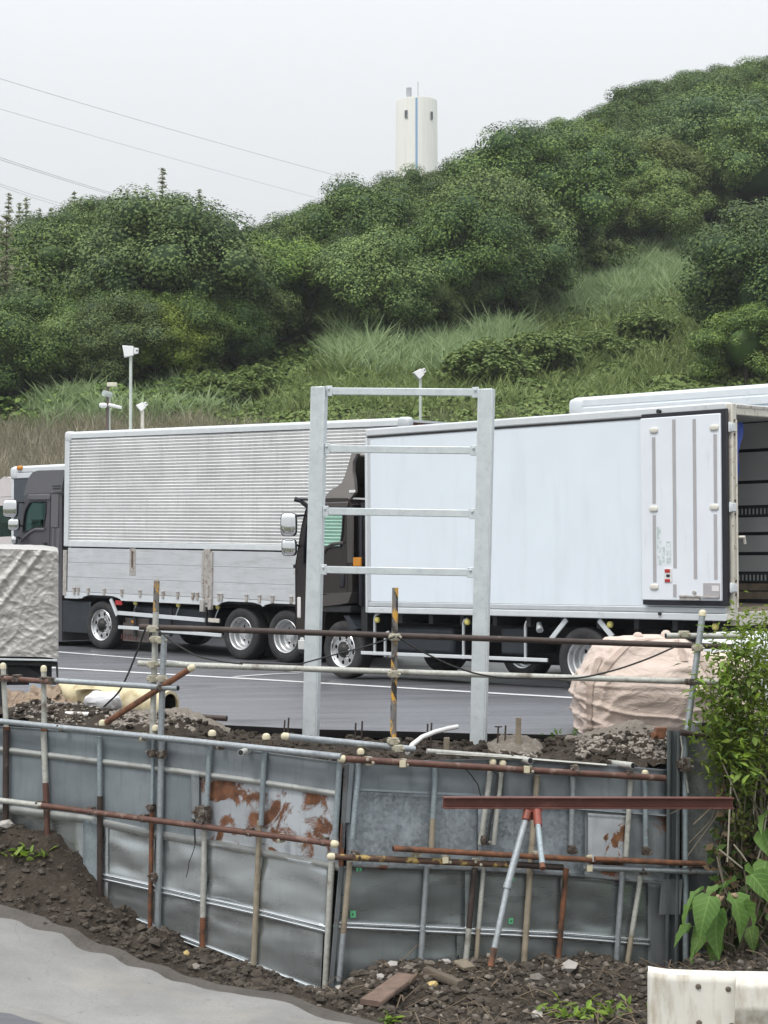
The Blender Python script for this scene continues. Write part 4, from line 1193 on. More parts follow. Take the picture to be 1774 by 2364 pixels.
# ---- the silver wing truck
def silver_truck():
    f = FS
    t = root_of(f, 'wing_truck', 'silver wing truck with corrugated upper side and dark grey cab')
    Y = f.W / 2; L = f.L; zc = f.zc; zt = zc + f.Hb
    zs = f.S(148, 1263)[1]                        # seam between wing and gates
    zr = f.S(148, 1013)[1]                        # underside of the roof rail
    # corrugated wing side
    pitch_ = 0.0535; n = int((zr - .02 - (zs + .10)) / pitch_) * 6
    def cor(m):
        z0 = zs + .10; z1 = zr - .01
        def fn(u, v):
            z = z0 + (z1 - z0) * v
            ph = (z - z0) / pitch_ * 2 * pi
            wv = .014 * math.tanh(2.2 * (sin(ph) + .25)) / .95
            x = -L + .06 + (L - .17) * u
            return (x, Y - .012 + wv + .010 * sin(x * 1.1 + z * .9) * sin(z * 1.9 - x * .4), z)
        m.grid(fn, 22, n)
    part('wing_panel', m_corrug, t, cor, ang=70)
    part('wing_lower_rail', m_rail_white, t, lambda m: m.box(-L, -.002, Y - .05, Y + .012, zs + .012, zs + .10), bevel=.006)
    part('roof_rail', m_rail_white, t, lambda m: [m.box(-L, 0, Y - .12, Y + .010, zr, zt - .03), m.tube((-L, Y - .045, zt - .045), (0, Y - .045, zt - .045), .055, 14)], bevel=.004)
    part('corner_post', m_rail_white, t, lambda m: m.box(-.115, .012, Y - .10, Y + .016, zs + .02, zr - .002), bevel=.008)
    part('corner_post', m_rail_white, t, lambda m: m.box(-L - .01, -L + .06, Y - .10, Y + .014, zc, zr - .002), bevel=.008)
    part('corner_cap', m_rail_white, t, lambda m: m.rbox((-.07, Y - .05, zt - .08), .10, .075, .10, .5), )
    part('corner_cap', m_alu, t, lambda m: m.rbox((-L - .0, Y - .05, zt - .08), .12, .075, .10, .5))
    part('wing_panel', m_corrug, t, lambda m: m.box(-L + .02, -.02, -Y, -Y + .04, zc, zt - .1))
    part('roof', m_alu, t, lambda m: m.box(-L + .01, -.01, -Y + .01, Y - .06, zt - .05, zt - .012))
    part('front_wall', m_alu, t, lambda m: m.box(-.04, -.002, -Y + .045, Y - .105, zc, zt - .055))
    part('rear_door', m_alu, t, lambda m: m.box(-L - .05, -L - .012, -Y + .02, Y - .02, zc + .02, zt - .08))
    part('rear_door', m_rustpipe, t, lambda m: m.box(-L - .16, -L - .052, -Y + .02, Y - .15, zt - .10, zt - .075))
    part('floor', m_dark, t, lambda m: m.box(-L + .02, -.05, -Y + .05, Y - .06, zc, zc + .06))
    # drop gates: three, of horizontal boards
    cuts = [149, 481 - 10, 927 - 6]
    xg = [f.S(p, 1330)[0] for p in (156, 472, 488, 800, 815, 920)]
    zl = zc + .085
    for a, b in ((xg[0], xg[1]), (xg[2], xg[3]), (xg[4], xg[5])):
        g_ = bpy.data.objects.new('side_gate', None); link(g_); g_.parent = t; g_.location = ((a + b) / 2, Y, zl)
        hgt = (zs - .01 - zl) / 3
        for k in range(3):
            bo = part('gate_board', m_gate, g_, lambda m: m.box((b - a) / 2 + .004, (a - b) / 2 - .004, -.03, .004 - .001 * k, k * hgt + .002, (k + 1) * hgt - .002), bevel=.003)
    part('gate_post', m_gate_rust, t, lambda m: [side_box(m, f, 473, 487, 1268, 1402, -.03, .022), side_box(m, f, 469, 474, 1272, 1380, -.02, .03), side_box(m, f, 487, 493, 1274, 1380, -.02, .03)], bevel=.004)
    part('gate_post_latch', m_gate_rust, t, lambda m: [side_box(m, f, 467, 476, 1385, 1412, .0, .06), side_box(m, f, 486, 493, 1380, 1408, .0, .06), side_box(m, f, 476, 486, 1350, 1392, .02, .045)], bevel=.006)
    part('gate_post', m_gate_rust, t, lambda m: side_box(m, f, 801, 814, 1300, 1415, -.03, .02), bevel=.004)
    part('gate_end_post', m_gate_rust, t, lambda m: side_box(m, f, 147, 155, 1270, 1375, -.03, .016), bevel=.004)
    part('gate_handle', m_gate_rust, t, lambda m: [side_box(m, f, 300.5, 314, 1266, 1328, .0, .012), side_box(m, f, 304, 310.5, 1272, 1320, .012, .02)], bevel=.003)
    part('gate_handle', M('dark rusty slot', (0.09, 0.05, 0.04), 0.7, 0, 0.3), t, lambda m: side_box(m, f, 306, 309.5, 1272, 1310, .018, .024))
    # lower rail with a scalloped lip over the wheels
    def lip(m):
        xs_ = [f.S(p, 1380)[0] for p in np.linspace(150, 925, 160)]
        wc = [f.S(233, 1447)[0], f.S(555, 1471)[0], f.S(659, 1475)[0]]
        top = []; bot = []
        for x in xs_:
            up = max([max(0, 1 - ((x - c) / .62) ** 2) for c in wc])
            top.append((x, zl - .004)); bot.append((x, zc - .035 + .075 * min(1, up * 1.3) - .02 * (0.15 < up < .35)))
        m.plate(top + bot[::-1], [], lambda u, v, q: (u, Y + q, v), -.03, .008)
    part('lower_rail', m_rail_white, t, lip)
    lat = MB(); lat.box(-.05, .05, 0, .03, -.02, .02); lat.obox((0, .035, 0), Vector((.026, 0, 0)), Vector((0, .018, 0)), Vector((0, 0, .062))); lat.tube((-.03, .045, .05), (.03, .045, .05), .018, 8)
    l0 = None
    for k, px in enumerate((173, 182, 205, 242, 283, 325, 378, 412, 447, 457, 507, 513, 571, 601, 631, 674, 710, 745, 790, 850, 890)):
        x, z = f.S(px, 1362 + (px - 173) * .047); p = (x, Y + .006, zc + .085 + .02)
        if l0 is None: l0 = lat.build('latch', m_gate_rust, t, bevel=.004); l0.location = p
        else: share(l0, 'latch', t, p)
    # cab
    prof = [(44, 1480), (41, 1262), (46, 1205), (54, 1160), (61, 1141), (66, 1139), (143, 1139), (143, 1480)]
    win = [(57, 1188), (61, 1174), (70, 1160), (80, 1157.5), (107, 1157.5), (106.5, 1185), (101, 1217), (83, 1217), (66, 1225), (53.5, 1229), (55, 1205)]
    pr, wn, W2 = cab_shell(t, f, prof, win, (1, 2), m_cab_grey, glass=glassmat('dark green tinted glass', (0.70, 0.85, 0.79)))
    # moulded lines on the door: swage under the window, pillar and door gap
    part('door_swage', m_cab_grey2, t, lambda m: m.path([(f.S(a, b, -.04)[0], W2 + .004, f.S(a, b, -.04)[1]) for a, b in ((48, 1249), (58, 1239), (70, 1228), (82, 1222), (103, 1222))], .03, 8))
    part('door_gap', m_black, t, lambda m: [m.bar((f.S(112, 1140)[0], W2 + .001, f.S(112, 1143)[1]), (f.S(109, 1275)[0], W2 + .001, f.S(109, 1275)[1]), .014, .008, up=Vector((0, 1, 0)))])
    part('rear_pillar', m_cab_grey2, t, lambda m: [side_box(m, f, 114, 131, 1141, 1218, -.055, -.035), side_box(m, f, 116, 120, 1220, 1300, -.055, -.04), side_box(m, f, 126, 133, 1220, 1300, -.055, -.04)], bevel=.01)
    part('window_visor', m_cab_grey2, t, lambda m: side_box(m, f, 62, 113, 1141, 1154, -.05, -.02), bevel=.015)
    part('door_handle', m_black, t, lambda m: [side_box(m, f, 96, 103, 1252, 1262, -.05, -.015), side_box(m, f, 60, 75, 1256, 1262, -.05, -.03)], bevel=.01)
    rf = [f.S(a, b, -.07) for a, b in ((60, 1137.5), (64, 1122), (69, 1107), (76, 1097), (88, 1092.5), (146, 1091), (146, 1137.5))]
    part('roof_fairing', m_cab_grey2, t, lambda m: m.plate(rf, [], lambda u, v, q: (u, q, v), -Y + .07, Y - .07), bevel=.05, ang=30)
    part('fairing_vent', m_cab_grey, t, lambda m: [side_box(m, f, 115, 133, 1119, 1121.5, -.07, -.045), side_box(m, f, 115, 133, 1124.5, 1127, -.07, -.045)], bevel=.008)
    part('seat', m_seat, t, lambda m: [m.rbox((f.S(92, 1200)[0], .45, f.S(92, 1204)[1]), .13, .25, .42, .5), m.rbox((f.S(90, 1200)[0], -.45, f.S(92, 1196)[1]), .16, .3, .42, .5), m.box(f.S(134, 1200)[0], f.S(128, 1200)[0], -Y + .15, Y - .15, f.S(96, 1280)[1], f.S(96, 1145)[1])])
    part('dashboard', m_seat, t, lambda m: m.box(f.S(70, 1240)[0], f.S(47, 1240)[0], -Y + .15, Y - .25, f.S(60, 1290)[1], f.S(60, 1199)[1]))
    mirror(t, f, 24, 1174, 17, 20, .32, (55, 1160)); mirror(t, f, 32, 1211, 13, 13, .26, (50, 1215))
    mirror(t, f, 33, 1247, 6, 8, .12, (45, 1245))
    # step, skirt and wheels
    part('cab_step', m_dark2, t, lambda m: [side_box(m, f, 133, 203, 1388, 1462, -.20, -.06), side_box(m, f, 60, 132, 1395, 1470, -.2, -.06)], bevel=.02)
    part('mudguard_strut', m_rail_white, t, lambda m: m.bar((f.S(253, 1383)[0], Y - .03, f.S(253, 1383)[1]), (f.S(268, 1421)[0], Y - .03, f.S(268, 1421)[1]), .06, .03, up=Vector((0, 1, 0))))
    def arch(m):
        x, z = f.S(233, 1448); pts_ = [(x + cos(a) * .52, Y - .25, z + sin(a) * .53) for a in np.linspace(.2, pi - .2, 14)]
        extr(m, [(p[0], p[2]) for p in pts_], Y - .42, Y - .06)
    part('mudguard', m_black, t, arch)
    fx, fz = f.S(233, 1447.5, -.05); r1, z1 = f.S(555, 1471.5, -.05); r2, z2 = f.S(659, 1476, -.05)
    dx = f.S(110, 1447.5)[0]
    R = .42
    for s in (1, -1):
        yy = s * (Y - .18)
        wheel(t, fx, R, yy, R, .27, 'front', s); wheel(t, fx + 1.72, R, yy, R, .27, 'front', s)
        wheel(t, r1, R, yy, R, .265, 'rear', s); wheel(t, r2, R, yy, R, .265, 'rear', s)
        wheel(t, r1, R, s * (Y - .48), R, .265, 'rear', s); wheel(t, r2, R, s * (Y - .48), R, .265, 'rear', s)
    chassis(t, f, -L + .1, 1.9, .58, .84)
    [part('axle', m_dark, t, lambda m: m.tube((x, -Y + .3, R), (x, Y - .3, R), .08, 8)) for x in (fx, fx + 1.72, r1, r2)]
    part('fuel_tank', m_dark2, t, lambda m: m.box(f.S(470, 1430)[0], f.S(290, 1430)[0], .35, Y - .16, .42, .80), bevel=.05)
    part('battery_or_light_blocker', m_dark, t, lambda m: m.box(f.S(520, 1430)[0], f.S(270, 1430)[0], -Y + .1, -.3, .26, .86), bevel=.03)  # far-side box stretched long and low, added to block light under the truck
    for k, (a, b, c_, d_, m_) in enumerate(((274, 1415, 474, 1432, m_rail_white), (482, 1431.5, 507, 1433.5, m_beige), (274, 1448, 322, 1451, m_rail_white), (322, 1452, 512, 1467, m_rail_white))):
        p = f.S(a, b, -.04); q = f.S(c_, d_, -.04)
        part('side_guard', m_, t, lambda m: m.bar((p[0], Y - .04, p[1]), (q[0], Y - .04, q[1]), .035, .068 if k < 2 else .058, up=Vector((0, 0, 1))), bevel=.006)
    part('guard_bracket', m_dark, t, lambda m: [side_box(m, f, a, a + 5, 1405, 1470, -.09, -.062) for a in (302, 385, 466)])
    fl = part('mudflap', m_flap, t, lambda m: side_box(m, f, 271, 331, 1428, 1482, -.14, -.13))
    cu = bpy.data.curves.new('lettering', 'FONT'); cu.body = 'ISUZU'; cu.size = .135; cu.align_x = 'CENTER'; cu.extrude = .001
    tx = bpy.data.objects.new('lettering', cu); link(tx)
    dg = bpy.context.evaluated_depsgraph_get(); me_ = bpy.data.meshes.new_from_object(tx.evaluated_get(dg)); bpy.data.objects.remove(tx)
    me_.materials.clear(); me_.materials.append(m_flaptxt)
    o = link(bpy.data.objects.new('lettering', me_)); o.parent = fl
    cx, cz = f.S(298, 1477, -.13)
    o.rotation_euler = (pi / 2, 0, pi); o.location = Vector((cx, Y - .1275, cz)) - fl.location
    o.scale = (1.15, 1, 1)
    part('reflector', m_red, t, lambda m: side_box(m, f, 263, 278, 1386, 1397, -.06, -.03), bevel=.005)
    for px, py in ((315, 1391.5), (414, 1396.5), (505, 1401)):
        x, z = f.S(px, py, -.08)
        part('marker_lamp', m_yellow, t, lambda m: m.rbox((x, Y - .06, z), .045, .03, .042, .8, 12, 8))
        part('lamp_cable', m_alu, t, lambda m: m.path([(x, Y - .08, z - .03), (x + .06, Y - .1, z - .1), (x + .13, Y - .12, z - .2)], .012, 5))
    part('air_lamp', m_amber, t, lambda m: m.rbox((f.S(297, 1436)[0], Y - .1, f.S(297, 1436)[1]), .035, .03, .03, .8, 10, 6))
    return t
silver_truck()

# ---- the white box truck
def white_truck():
    f = FW
    t = root_of(f, 'box_truck', 'white box truck with dark brown cab and rear door folded open')
    Y = f.W / 2; L = f.L; zc = f.zc; zt = zc + f.Hb
    ztl = f.S(846, 1012)[1]; zbl = f.S(846, 1388)[1]
    part('side_panel', m_white, t, lambda m: m.box(-L + .05, -.035, Y - .05, Y - .006, zbl, ztl))
    part('roof_rail', m_rail_white, t, lambda m: m.box(-L, 0.0, Y - .10, Y + .006, ztl + .022, zt), bevel=.02)
    part('panel_gap', m_hub, t, lambda m: m.box(-L + .05, -.03, Y - .04, Y + .003, ztl + .002, ztl + .020))
    part('corner_post', m_rail_white, t, lambda m: m.box(-.033, .016, Y - .09, Y + .004, zc + .002, ztl + .0), bevel=.012)
    part('corner_trim', m_alu, t, lambda m: m.box(-.085, -.0355, Y - .03, Y + .001, zbl + .004, ztl), bevel=.003)
    h = zbl - zc
    part('lower_rail', m_alu, t, lambda m: m.box(-L + .02, -.04, Y - .06, Y + .004, zc + h * .55, zbl - .003), bevel=.012)
    part('lower_rail', m_rail_white, t, lambda m: m.box(-L + .02, -.04, Y - .06, Y + .012, zc, zc + h * .52), bevel=.01)
    part('roof', m_white, t, lambda m: m.box(-L + .01, -.01, -Y, Y - .105, zt - .05, zt - .008))
    part('front_wall', m_white, t, lambda m: m.box(-.03, .010, -Y, Y - .095, zc, zt - .055), bevel=.01)
    part('floor', m_inner_wood, t, lambda m: m.box(-L + .02, -.05, -Y + .045, Y - .065, zc + .02, zc + .14))
    part('side_panel', m_white, t, lambda m: m.box(-L + .01, -.04, -Y - .002, -Y + .04, zc, zt - .055))
    # interior of the far wall: grey panels, dark grooves and two lashing rails
    zi0, zi1 = zc + .145, zt - .06; HI = zi1 - zi0
    bands = [('wall_panel', .0, .018, 1), ('wall_board', .02, .065, 2), ('wall_board', .068, .11, 2), ('lashing_rail', .113, .17, 3), ('wall_panel', .172, .265, 0), ('wall_panel', .28, .375, 0), ('wall_panel', .39, .475, 0), ('lashing_rail', .478, .535, 3), ('wall_panel', .538, .66, 0), ('wall_panel', .675, .835, 0), ('wall_panel', .85, .995, 0)]
    for nm, a, b, k in bands:
        mt = {0: m_inner, 1: m_dark, 2: m_inner_wood, 3: M('dark lashing rail', (0.06, 0.065, 0.07), 0.5, 0.3, 0.1)}[k]
        o = part(nm, mt, t, lambda m: m.box(-L + .06, -.06, -Y + .045, -Y + .058 + (.006 if k == 3 else 0), zi0 + a * HI + .004, zi0 + b * HI - .004))
        if k == 3:
            def slots(m):
                x = -L + .1
                while x < -L + 3.2: m.box(x, x + .022, -Y + .0645, -Y + .066, zi0 + (a + .2 * (b - a)) * HI, zi0 + (b - .25 * (b - a)) * HI); x += .055
            s_ = part('rail_slots', m_inner, t, slots)
    part('wall_gap', m_black, t, lambda m: m.box(-L + .06, -.06, -Y + .040, -Y + .046, zi0, zi1))
    part('inner_wall', m_inner, t, lambda m: m.box(-L + .06, -.05, Y - .075, Y - .055, zi0, zi1))
    part('ceiling', m_inner, t, lambda m: m.box(-L + .06, -.06, -Y + .065, Y - .08, zi1 + .001, zi1 + .009))
    # rear frame
    part('rear_frame', m_beige, t, lambda m: m.box(-L - .07, -L + .048, Y - .085, Y - .001, zc + .01, zt - .02), bevel=.008)
    part('rear_frame', m_beige, t, lambda m: m.box(-L - .07, -L + .04, -Y + .003, -Y + .08, zc + .01, zt - .02), bevel=.008)
    part('rear_header', m_beige, t, lambda m: m.box(-L - .065, -L + .045, -Y + .083, Y - .088, zt - .14, zt - .025), bevel=.008)
    part('rear_header_trim', m_gate_rust, t, lambda m: m.box(-L - .075, -L - .067, -Y + .05, Y - .10, zt - .06, zt - .03))
    part('rear_sill', m_beige, t, lambda m: m.box(-L - .065, -L + .045, -Y + .083, Y - .088, zc - .05, zc + .10), bevel=.008)
    for py in (986, 1171, 1357):
        z = f.S(1690, py)[1]
        part('hinge', m_rail_white, t, lambda m: [m.box(-L - .085, -L - .002, Y - .07, Y + .03, z - .045, z + .045), m.tube((-L - .06, Y + .03, z - .055), (-L - .06, Y + .03, z + .055), .016, 8)], bevel=.006)
        part('hinge_bolt', m_clamp, t, lambda m: [m.tube((-L - .072, Y - .04, z + s * .075), (-L - .084, Y - .04, z + s * .075), .014, 6) for s in (-1, 1)])
    part('lock_rod', m_beige, t, lambda m: m.tube((-L - .085, Y - .055, zc + .15), (-L - .085, Y - .055, zt - .2), .011, 8))
    part('lock_handle', m_beige, t, lambda m: m.path([(-L - .09, Y - .07, f.S(1700, 1240)[1]), (-L - .12, Y - .13, f.S(1700, 1235)[1] - .02), (-L - .11, Y - .16, f.S(1700, 1255)[1])], .018, 7))
    part('lashing_strap', m_strap_blue, t, lambda m: m.grid(lambda u, v: (-L + .12 + .02 * sin(v * 9 + u * 3), Y - .33 - .14 * u * (1 - v * .85) , zt - .20 - v * (.72 - .1 * u)), 4, 12))
    # the folded rear door, lying against the near side
    def R_(m, a, b, c_, d_, y0, y1, mi=0): side_box(m, f, a, b, c_, d_, y0, y1, mi=mi)
    x0 = f.S(1488, 1000)[0]; x1 = f.S(1686, 1000)[0]
    z0d = f.S(1488, 1396)[1]; z1d = f.S(1488, 957)[1]
    part('rear_door_gasket', m_black, t, lambda m: m.box(x1, x0, Y + .02, Y + .055, z0d, z1d), bevel=.01)
    x2 = f.S(1490, 1000)[0]; x3 = f.S(1673, 1000)[0]
    zd0 = z0d + .055; zd1 = z1d - .05
    dr = part('rear_door', m_white2, t, lambda m: m.box(x3, x2 + .01, Y + .035, Y + .075, zd0, zd1), bevel=.01)
    zz = lambda px, py: f.S(px, py, .08)[1]
    xx = lambda px, py=1200: f.S(px, py, .08)[0]
    def strip_(pxc, pya, pyb):
        part('door_strip', m_strip, t, lambda m: m.box(xx(pxc + 3.6), xx(pxc - 3.6), Y + .074, Y + .080, zz(pxc, pyb), zz(pxc, pya)))
    for s in ((1511, 1009, 1162), (1511, 1189, 1344), (1558, 968, 1311), (1557, 1349, 1378), (1605, 967, 1336), (1653, 1002, 1160), (1652, 1187, 1337)): strip_(*s)
    for (a, b) in ((1512, 993.5), (1510, 1175), (1510, 1355), (1651.5, 987), (1650, 1171)):
        part('hinge_cover', m_hingecap, t, lambda m: m.rbox((xx(a), Y + .075, zz(a, b)), .06, .022, .032, .55, 16, 8))
    lu = part('lamp_unit', m_white_cab, t, lambda m: m.box(xx(1551), xx(1533.5), Y + .074, Y + .082, zz(1542, 1345), zz(1542, 1312)), bevel=.008)
    part('reflector', m_red, t, lambda m: [m.box(xx(1547), xx(1535), Y + .082, Y + .088, zz(1541, 1322), zz(1541, 1314)), m.box(xx(1547), xx(1535), Y + .082, Y + .088, zz(1541, 1344), zz(1541, 1337))], bevel=.003)
    part('reflector_socket', m_black, t, lambda m: m.rbox((xx(1542.5), Y + .084, zz(1542, 1329)), .027, .008, .016, .8, 12, 6))
    part('lock_plate', m_strip, t, lambda m: m.box(xx(1661), xx(1623), Y + .074, Y + .084, zz(1642, 1381), zz(1642, 1346)), bevel=.003)
    part('lock_label', m_white_cab, t, lambda m: m.box(xx(1660), xx(1643.5), Y + .084, Y + .087, zz(1652, 1365), zz(1652, 1352)))
    part('lock_bar', m_gate_rust, t, lambda m: [m.bar((xx(1660), Y + .10, zz(1660, 1379)), (xx(1570), Y + .10, zz(1570, 1376)), .02, .02), m.box(xx(1616), xx(1570), Y + .076, Y + .10, zz(1590, 1386), zz(1590, 1376)), m.tube((xx(1603), Y + .076, zz(1603, 1368)), (xx(1603), Y + .10, zz(1603, 1368)), .022, 10)], bevel=.003)
    # faded lettering left on the door: residue strokes too worn to read
    m_res = M('faded green lettering residue', (0.46, 0.53, 0.51), 0.5, 0, 0.08, 30, dirt=(0.70, 0.735, 0.78), dthr=(0.45, 0.55), dscale=28)
    part('faded_lettering', m_res, t, lambda m: [m.box(xx(1526.5), xx(1516.5), Y + .0745, Y + .0757, zz(1521, 1306), zz(1521, 1216)), m.box(xx(1535), xx(1528), Y + .0745, Y + .0757, zz(1530, 1306), zz(1530, 1262)), m.box(xx(1549), xx(1538), Y + .0745, Y + .0757, zz(1543, 1304), zz(1543, 1250))])
    part('roof_hook', m_hub, t, lambda m: [m.tube((f.S(1525, 950)[0], Y + .006, f.S(1525, 950)[1]), (f.S(1525, 950)[0], Y + .045, f.S(1525, 950)[1]), .025, 8), m.tube((f.S(1527, 1417)[0], Y + .013, f.S(1527, 1417)[1]), (f.S(1527, 1417)[0], Y + .035, f.S(1527, 1417)[1]), .02, 8)])
    # cab
    prof = [(684, 1462), (683, 1306), (690, 1260), (697, 1217), (706, 1179), (713, 1161), (729, 1152), (803, 1152), (815, 1165), (815, 1366), (748, 1372), (740, 1462)]
    win = [(703, 1262), (708, 1215), (714, 1192), (722, 1187), (794, 1187), (792, 1225), (788.5, 1254), (788, 1262), (768, 1262), (752, 1268), (740, 1279), (722, 1300), (702, 1304)]
    pr, wn, W2 = cab_shell(t, f, prof, win, (2, 3), m_cab_brown, .04)
    part('quarter_seal', m_cab_brown2, t, lambda m: m.path([(f.S(a, b)[0], W2 + .004, f.S(a, b)[1]) for a, b in ((742, 1278), (750, 1264), (764, 1256), (790, 1253))], .024, 8))
    part('window_visor', m_cab_brown2, t, lambda m: side_box(m, f, 745, 801, 1159, 1173, -.04, -.012), bevel=.02)
    part('rear_pillar', m_cab_brown2, t, lambda m: side_box(m, f, 797, 812, 1190, 1300, -.045, -.030), bevel=.02)
    part('door_gap', m_black, t, lambda m: [m.bar((f.S(796, 1190)[0], W2 + .001, f.S(796, 1190)[1]), (f.S(797, 1366)[0], W2 + .001, f.S(797, 1366)[1]), .012, .008, up=Vector((0, 1, 0)))])
    part('door_handle', m_black, t, lambda m: side_box(m, f, 781, 791, 1325, 1356, -.042, -.018), bevel=.012)
    part('fender', m_cab_brown2, t, lambda m: m.plate([f.S(a, b) for a, b in ((742, 1376), (770, 1370), (814, 1367), (806, 1392), (780, 1396), (742, 1400))], [], lambda u, v, q: (u, q, v), Y - .25, Y + .015), bevel=.03)
    part('fender_lower', m_dark, t, lambda m: side_box(m, f, 742, 807, 1398, 1414, -.25, -.01), bevel=.015)
    part('reflector', m_amber, t, lambda m: side_box(m, f, 811, 829, 1287, 1307, -.06, -.03), bevel=.006)
    part('cab_rear_panel', m_dark, t, lambda m: [m.box(f.S(832, 1200)[0], f.S(818, 1200)[0], -Y + .15, Y - .12, .55, f.S(820, 1160)[1])])
    part('air_duct', m_black, t, lambda m: [side_box(m, f, 816, 824, 1180, 1400, -.16, -.08), side_box(m, f, 830, 838, 1210, 1410, -.2, -.12)], bevel=.02)
    part('front_bumper', m_white_cab, t, lambda m: side_box(m, f, 681, 690, 1378, 1428, -.25, -.03), bevel=.02)
    part('bumper_lower', m_dark, t, lambda m: m.box(f.S(700, 1500)[0], f.S(683, 1500)[0], -Y + .1, Y - .06, .30, .62), bevel=.03)
    part('indicator_lamp', m_lampglass, t, lambda m: [side_box(m, f, 672, 684, 1313, 1326, -.1, -.04), side_box(m, f, 684, 702, 1478, 1500, -.09, -.03)], bevel=.01)
    part('indicator_arm', m_black, t, lambda m: side_box(m, f, 670, 682, 1303, 1312, -.1, -.05), bevel=.01)
    part('headlamp', m_lampglass, t, lambda m: m.rbox((f.S(690, 1482)[0], Y - .18, f.S(690, 1482)[1]), .06, .13, .09, .5))
    part('roof_bracket', m_black, t, lambda m: m.path([(f.S(681, 1152, .1)[0], Y + .1, f.S(681, 1152, .1)[1]), (f.S(695, 1157, .05)[0], Y + .05, f.S(695, 1157, .05)[1]), (f.S(707, 1170)[0], Y - .04, f.S(707, 1170)[1]), (f.S(709, 1185)[0], Y - .05, f.S(709, 1185)[1])], .028, 8, radii=[.035, .028, .035, .02]))
    part('roof_bracket', m_black, t, lambda m: m.path([(f.S(681, 1152, .1)[0], Y + .1, f.S(681, 1152, .1)[1]), (f.S(715, 1153, .0)[0], Y, f.S(715, 1153)[1])], .018, 7))
    mirror(t, f, 667, 1211, 18.5, 26.5, .30, (705, 1190)); mirror(t, f, 668, 1264, 17, 19, .22, (692, 1262))
    part('seat', m_seat, t, lambda m: [m.rbox((f.S(783, 1250)[0] - .05, yy, f.S(783, 1285)[1]), .07, .22, .26, .5) for yy in (.4, -.4)])
    # roof deflector: curved sheet with two cheeks
    dp = [(752, 1146), (764, 1131), (778, 1124), (789, 1115), (797, 1097), (803, 1078), (808, 1060), (812, 1046)]
    ds_ = [f.S(a, b, -.08) for a, b in dp]
    part('deflector', m_fair_in, t, lambda m: [extr(m, [(x - .012, z - .006) for x, z in ds_], -Y + .13, Y - .13)])
    part('deflector', m_fair, t, lambda m: [extr(m, ds_, -Y + .13, Y - .13)])
    ck = [f.S(a, b, -.08) for a, b in dp + [(824, 1047), (815, 1066), (814, 1088), (818, 1106), (820, 1136), (808, 1152), (752, 1149)]]
    for s in (1, -1):
        part('deflector_cheek', m_fair, t, lambda m: m.plate(ck, [], lambda u, v, q: (u, s * (Y - .08 - q), v), 0, .05), bevel=.02)
    part('deflector_top', m_fair, t, lambda m: m.box(f.S(838, 1050)[0], f.S(812, 1050)[0], -Y + .14, Y - .14, f.S(812, 1054)[1], f.S(812, 1047)[1]), bevel=.015)
    part('deflector_badge', m_lampw, t, lambda m: side_box(m, f, 797, 811, 1131, 1137, -.08, -.072), bevel=.002)
    part('deflector_stay', m_alu, t, lambda m: m.bar((f.S(820, 1160)[0], Y - .3, f.S(820, 1160)[1]), (f.S(840, 1140)[0], Y - .3, f.S(840, 1143)[1]), .06, .04))
    # wheels and underside
    R = .385
    fx = f.S(790, 1506, -.05)[0]; rx_ = f.S(1345, 1520, -.05)[0]
    for s in (1, -1):
        wheel(t, fx, R, s * (Y - .17), R, .235, 'front', s, .23)
        wheel(t, rx_, R, s * (Y - .17), R, .235, 'rear', s, .23); wheel(t, rx_, R, s * (Y - .44), R, .235, 'rear', s, .23)
    chassis(t, f, -L + .1, 1.5, .52, .74)
    [part('axle', m_dark, t, lambda m: m.tube((x, -Y + .3, R), (x, Y - .3, R), .07, 8)) for x in (fx, rx_)]
    part('mudflap', m_dark2, t, lambda m: m.plate([f.S(a, b, -.05) for a, b in ((793, 1421), (806, 1421), (826, 1452), (813, 1454))], [], lambda u, v, q: (u, q, v), Y - .3, Y - .05))
    part('fuel_tank', m_dark2, t, lambda m: [m.box(f.S(1020, 1480)[0], f.S(880, 1480)[0], .3, Y - .2, .36, .72)], bevel=.06)
    part('battery_or_light_blocker', m_dark2, t, lambda m: [m.box(f.S(1190, 1480)[0], f.S(1130, 1480)[0], .3, Y - .2, .40, .74)], bevel=.03)
    part('underbody_light_blocker', m_dark, t, lambda m: [m.box(f.S(1290, 1480)[0], f.S(840, 1480)[0], -Y + .1, -.2, .22, .80)], bevel=.03)  # added far-side box, full length, keeps light from reaching under the truck
    part('crossbeam', m_dark, t, lambda m: [m.box(x, x + .07, -Y + .06, Y - .07, zc - .12, zc - .004) for x in np.arange(-L + .2, -.2, .55)])
    p = f.S(835, 1507, -.06); q = f.S(1265, 1524.5, -.06)
    part('side_guard', m_rail_white, t, lambda m: m.bar((p[0], Y - .06, p[1]), (q[0], Y - .06, q[1]), .03, .045, up=Vector((0, 0, 1))), bevel=.006)
    for px, pyt, pyb in ((864, 1420, 1513), (888, 1462, 1517), (1069, 1432, 1522), (1212, 1436, 1528)):
        a = f.S(px, pyt, -.07); b = f.S(px, pyb, -.07)
        part('guard_bracket', m_alu, t, lambda m: m.path([(a[0] - .06, Y - .1, a[1] + .02), (a[0] - .02, Y - .085, a[1]), (a[0], Y - .085, a[1] - .04), (b[0], Y - .085, b[1])], .02, 8))
    for a, b, c_, d_ in ((1309, 1430, 1273, 1476), (1384, 1432, 1415, 1470)):
        u = f.S(a, b, -.05); v = f.S(c_, d_, -.05)
        part('mudguard_strut', m_rail_white, t, lambda m: m.bar((u[0], Y - .05, u[1]), (v[0], Y - .05, v[1]), .06, .02, up=Vector((0, 1, 0))))
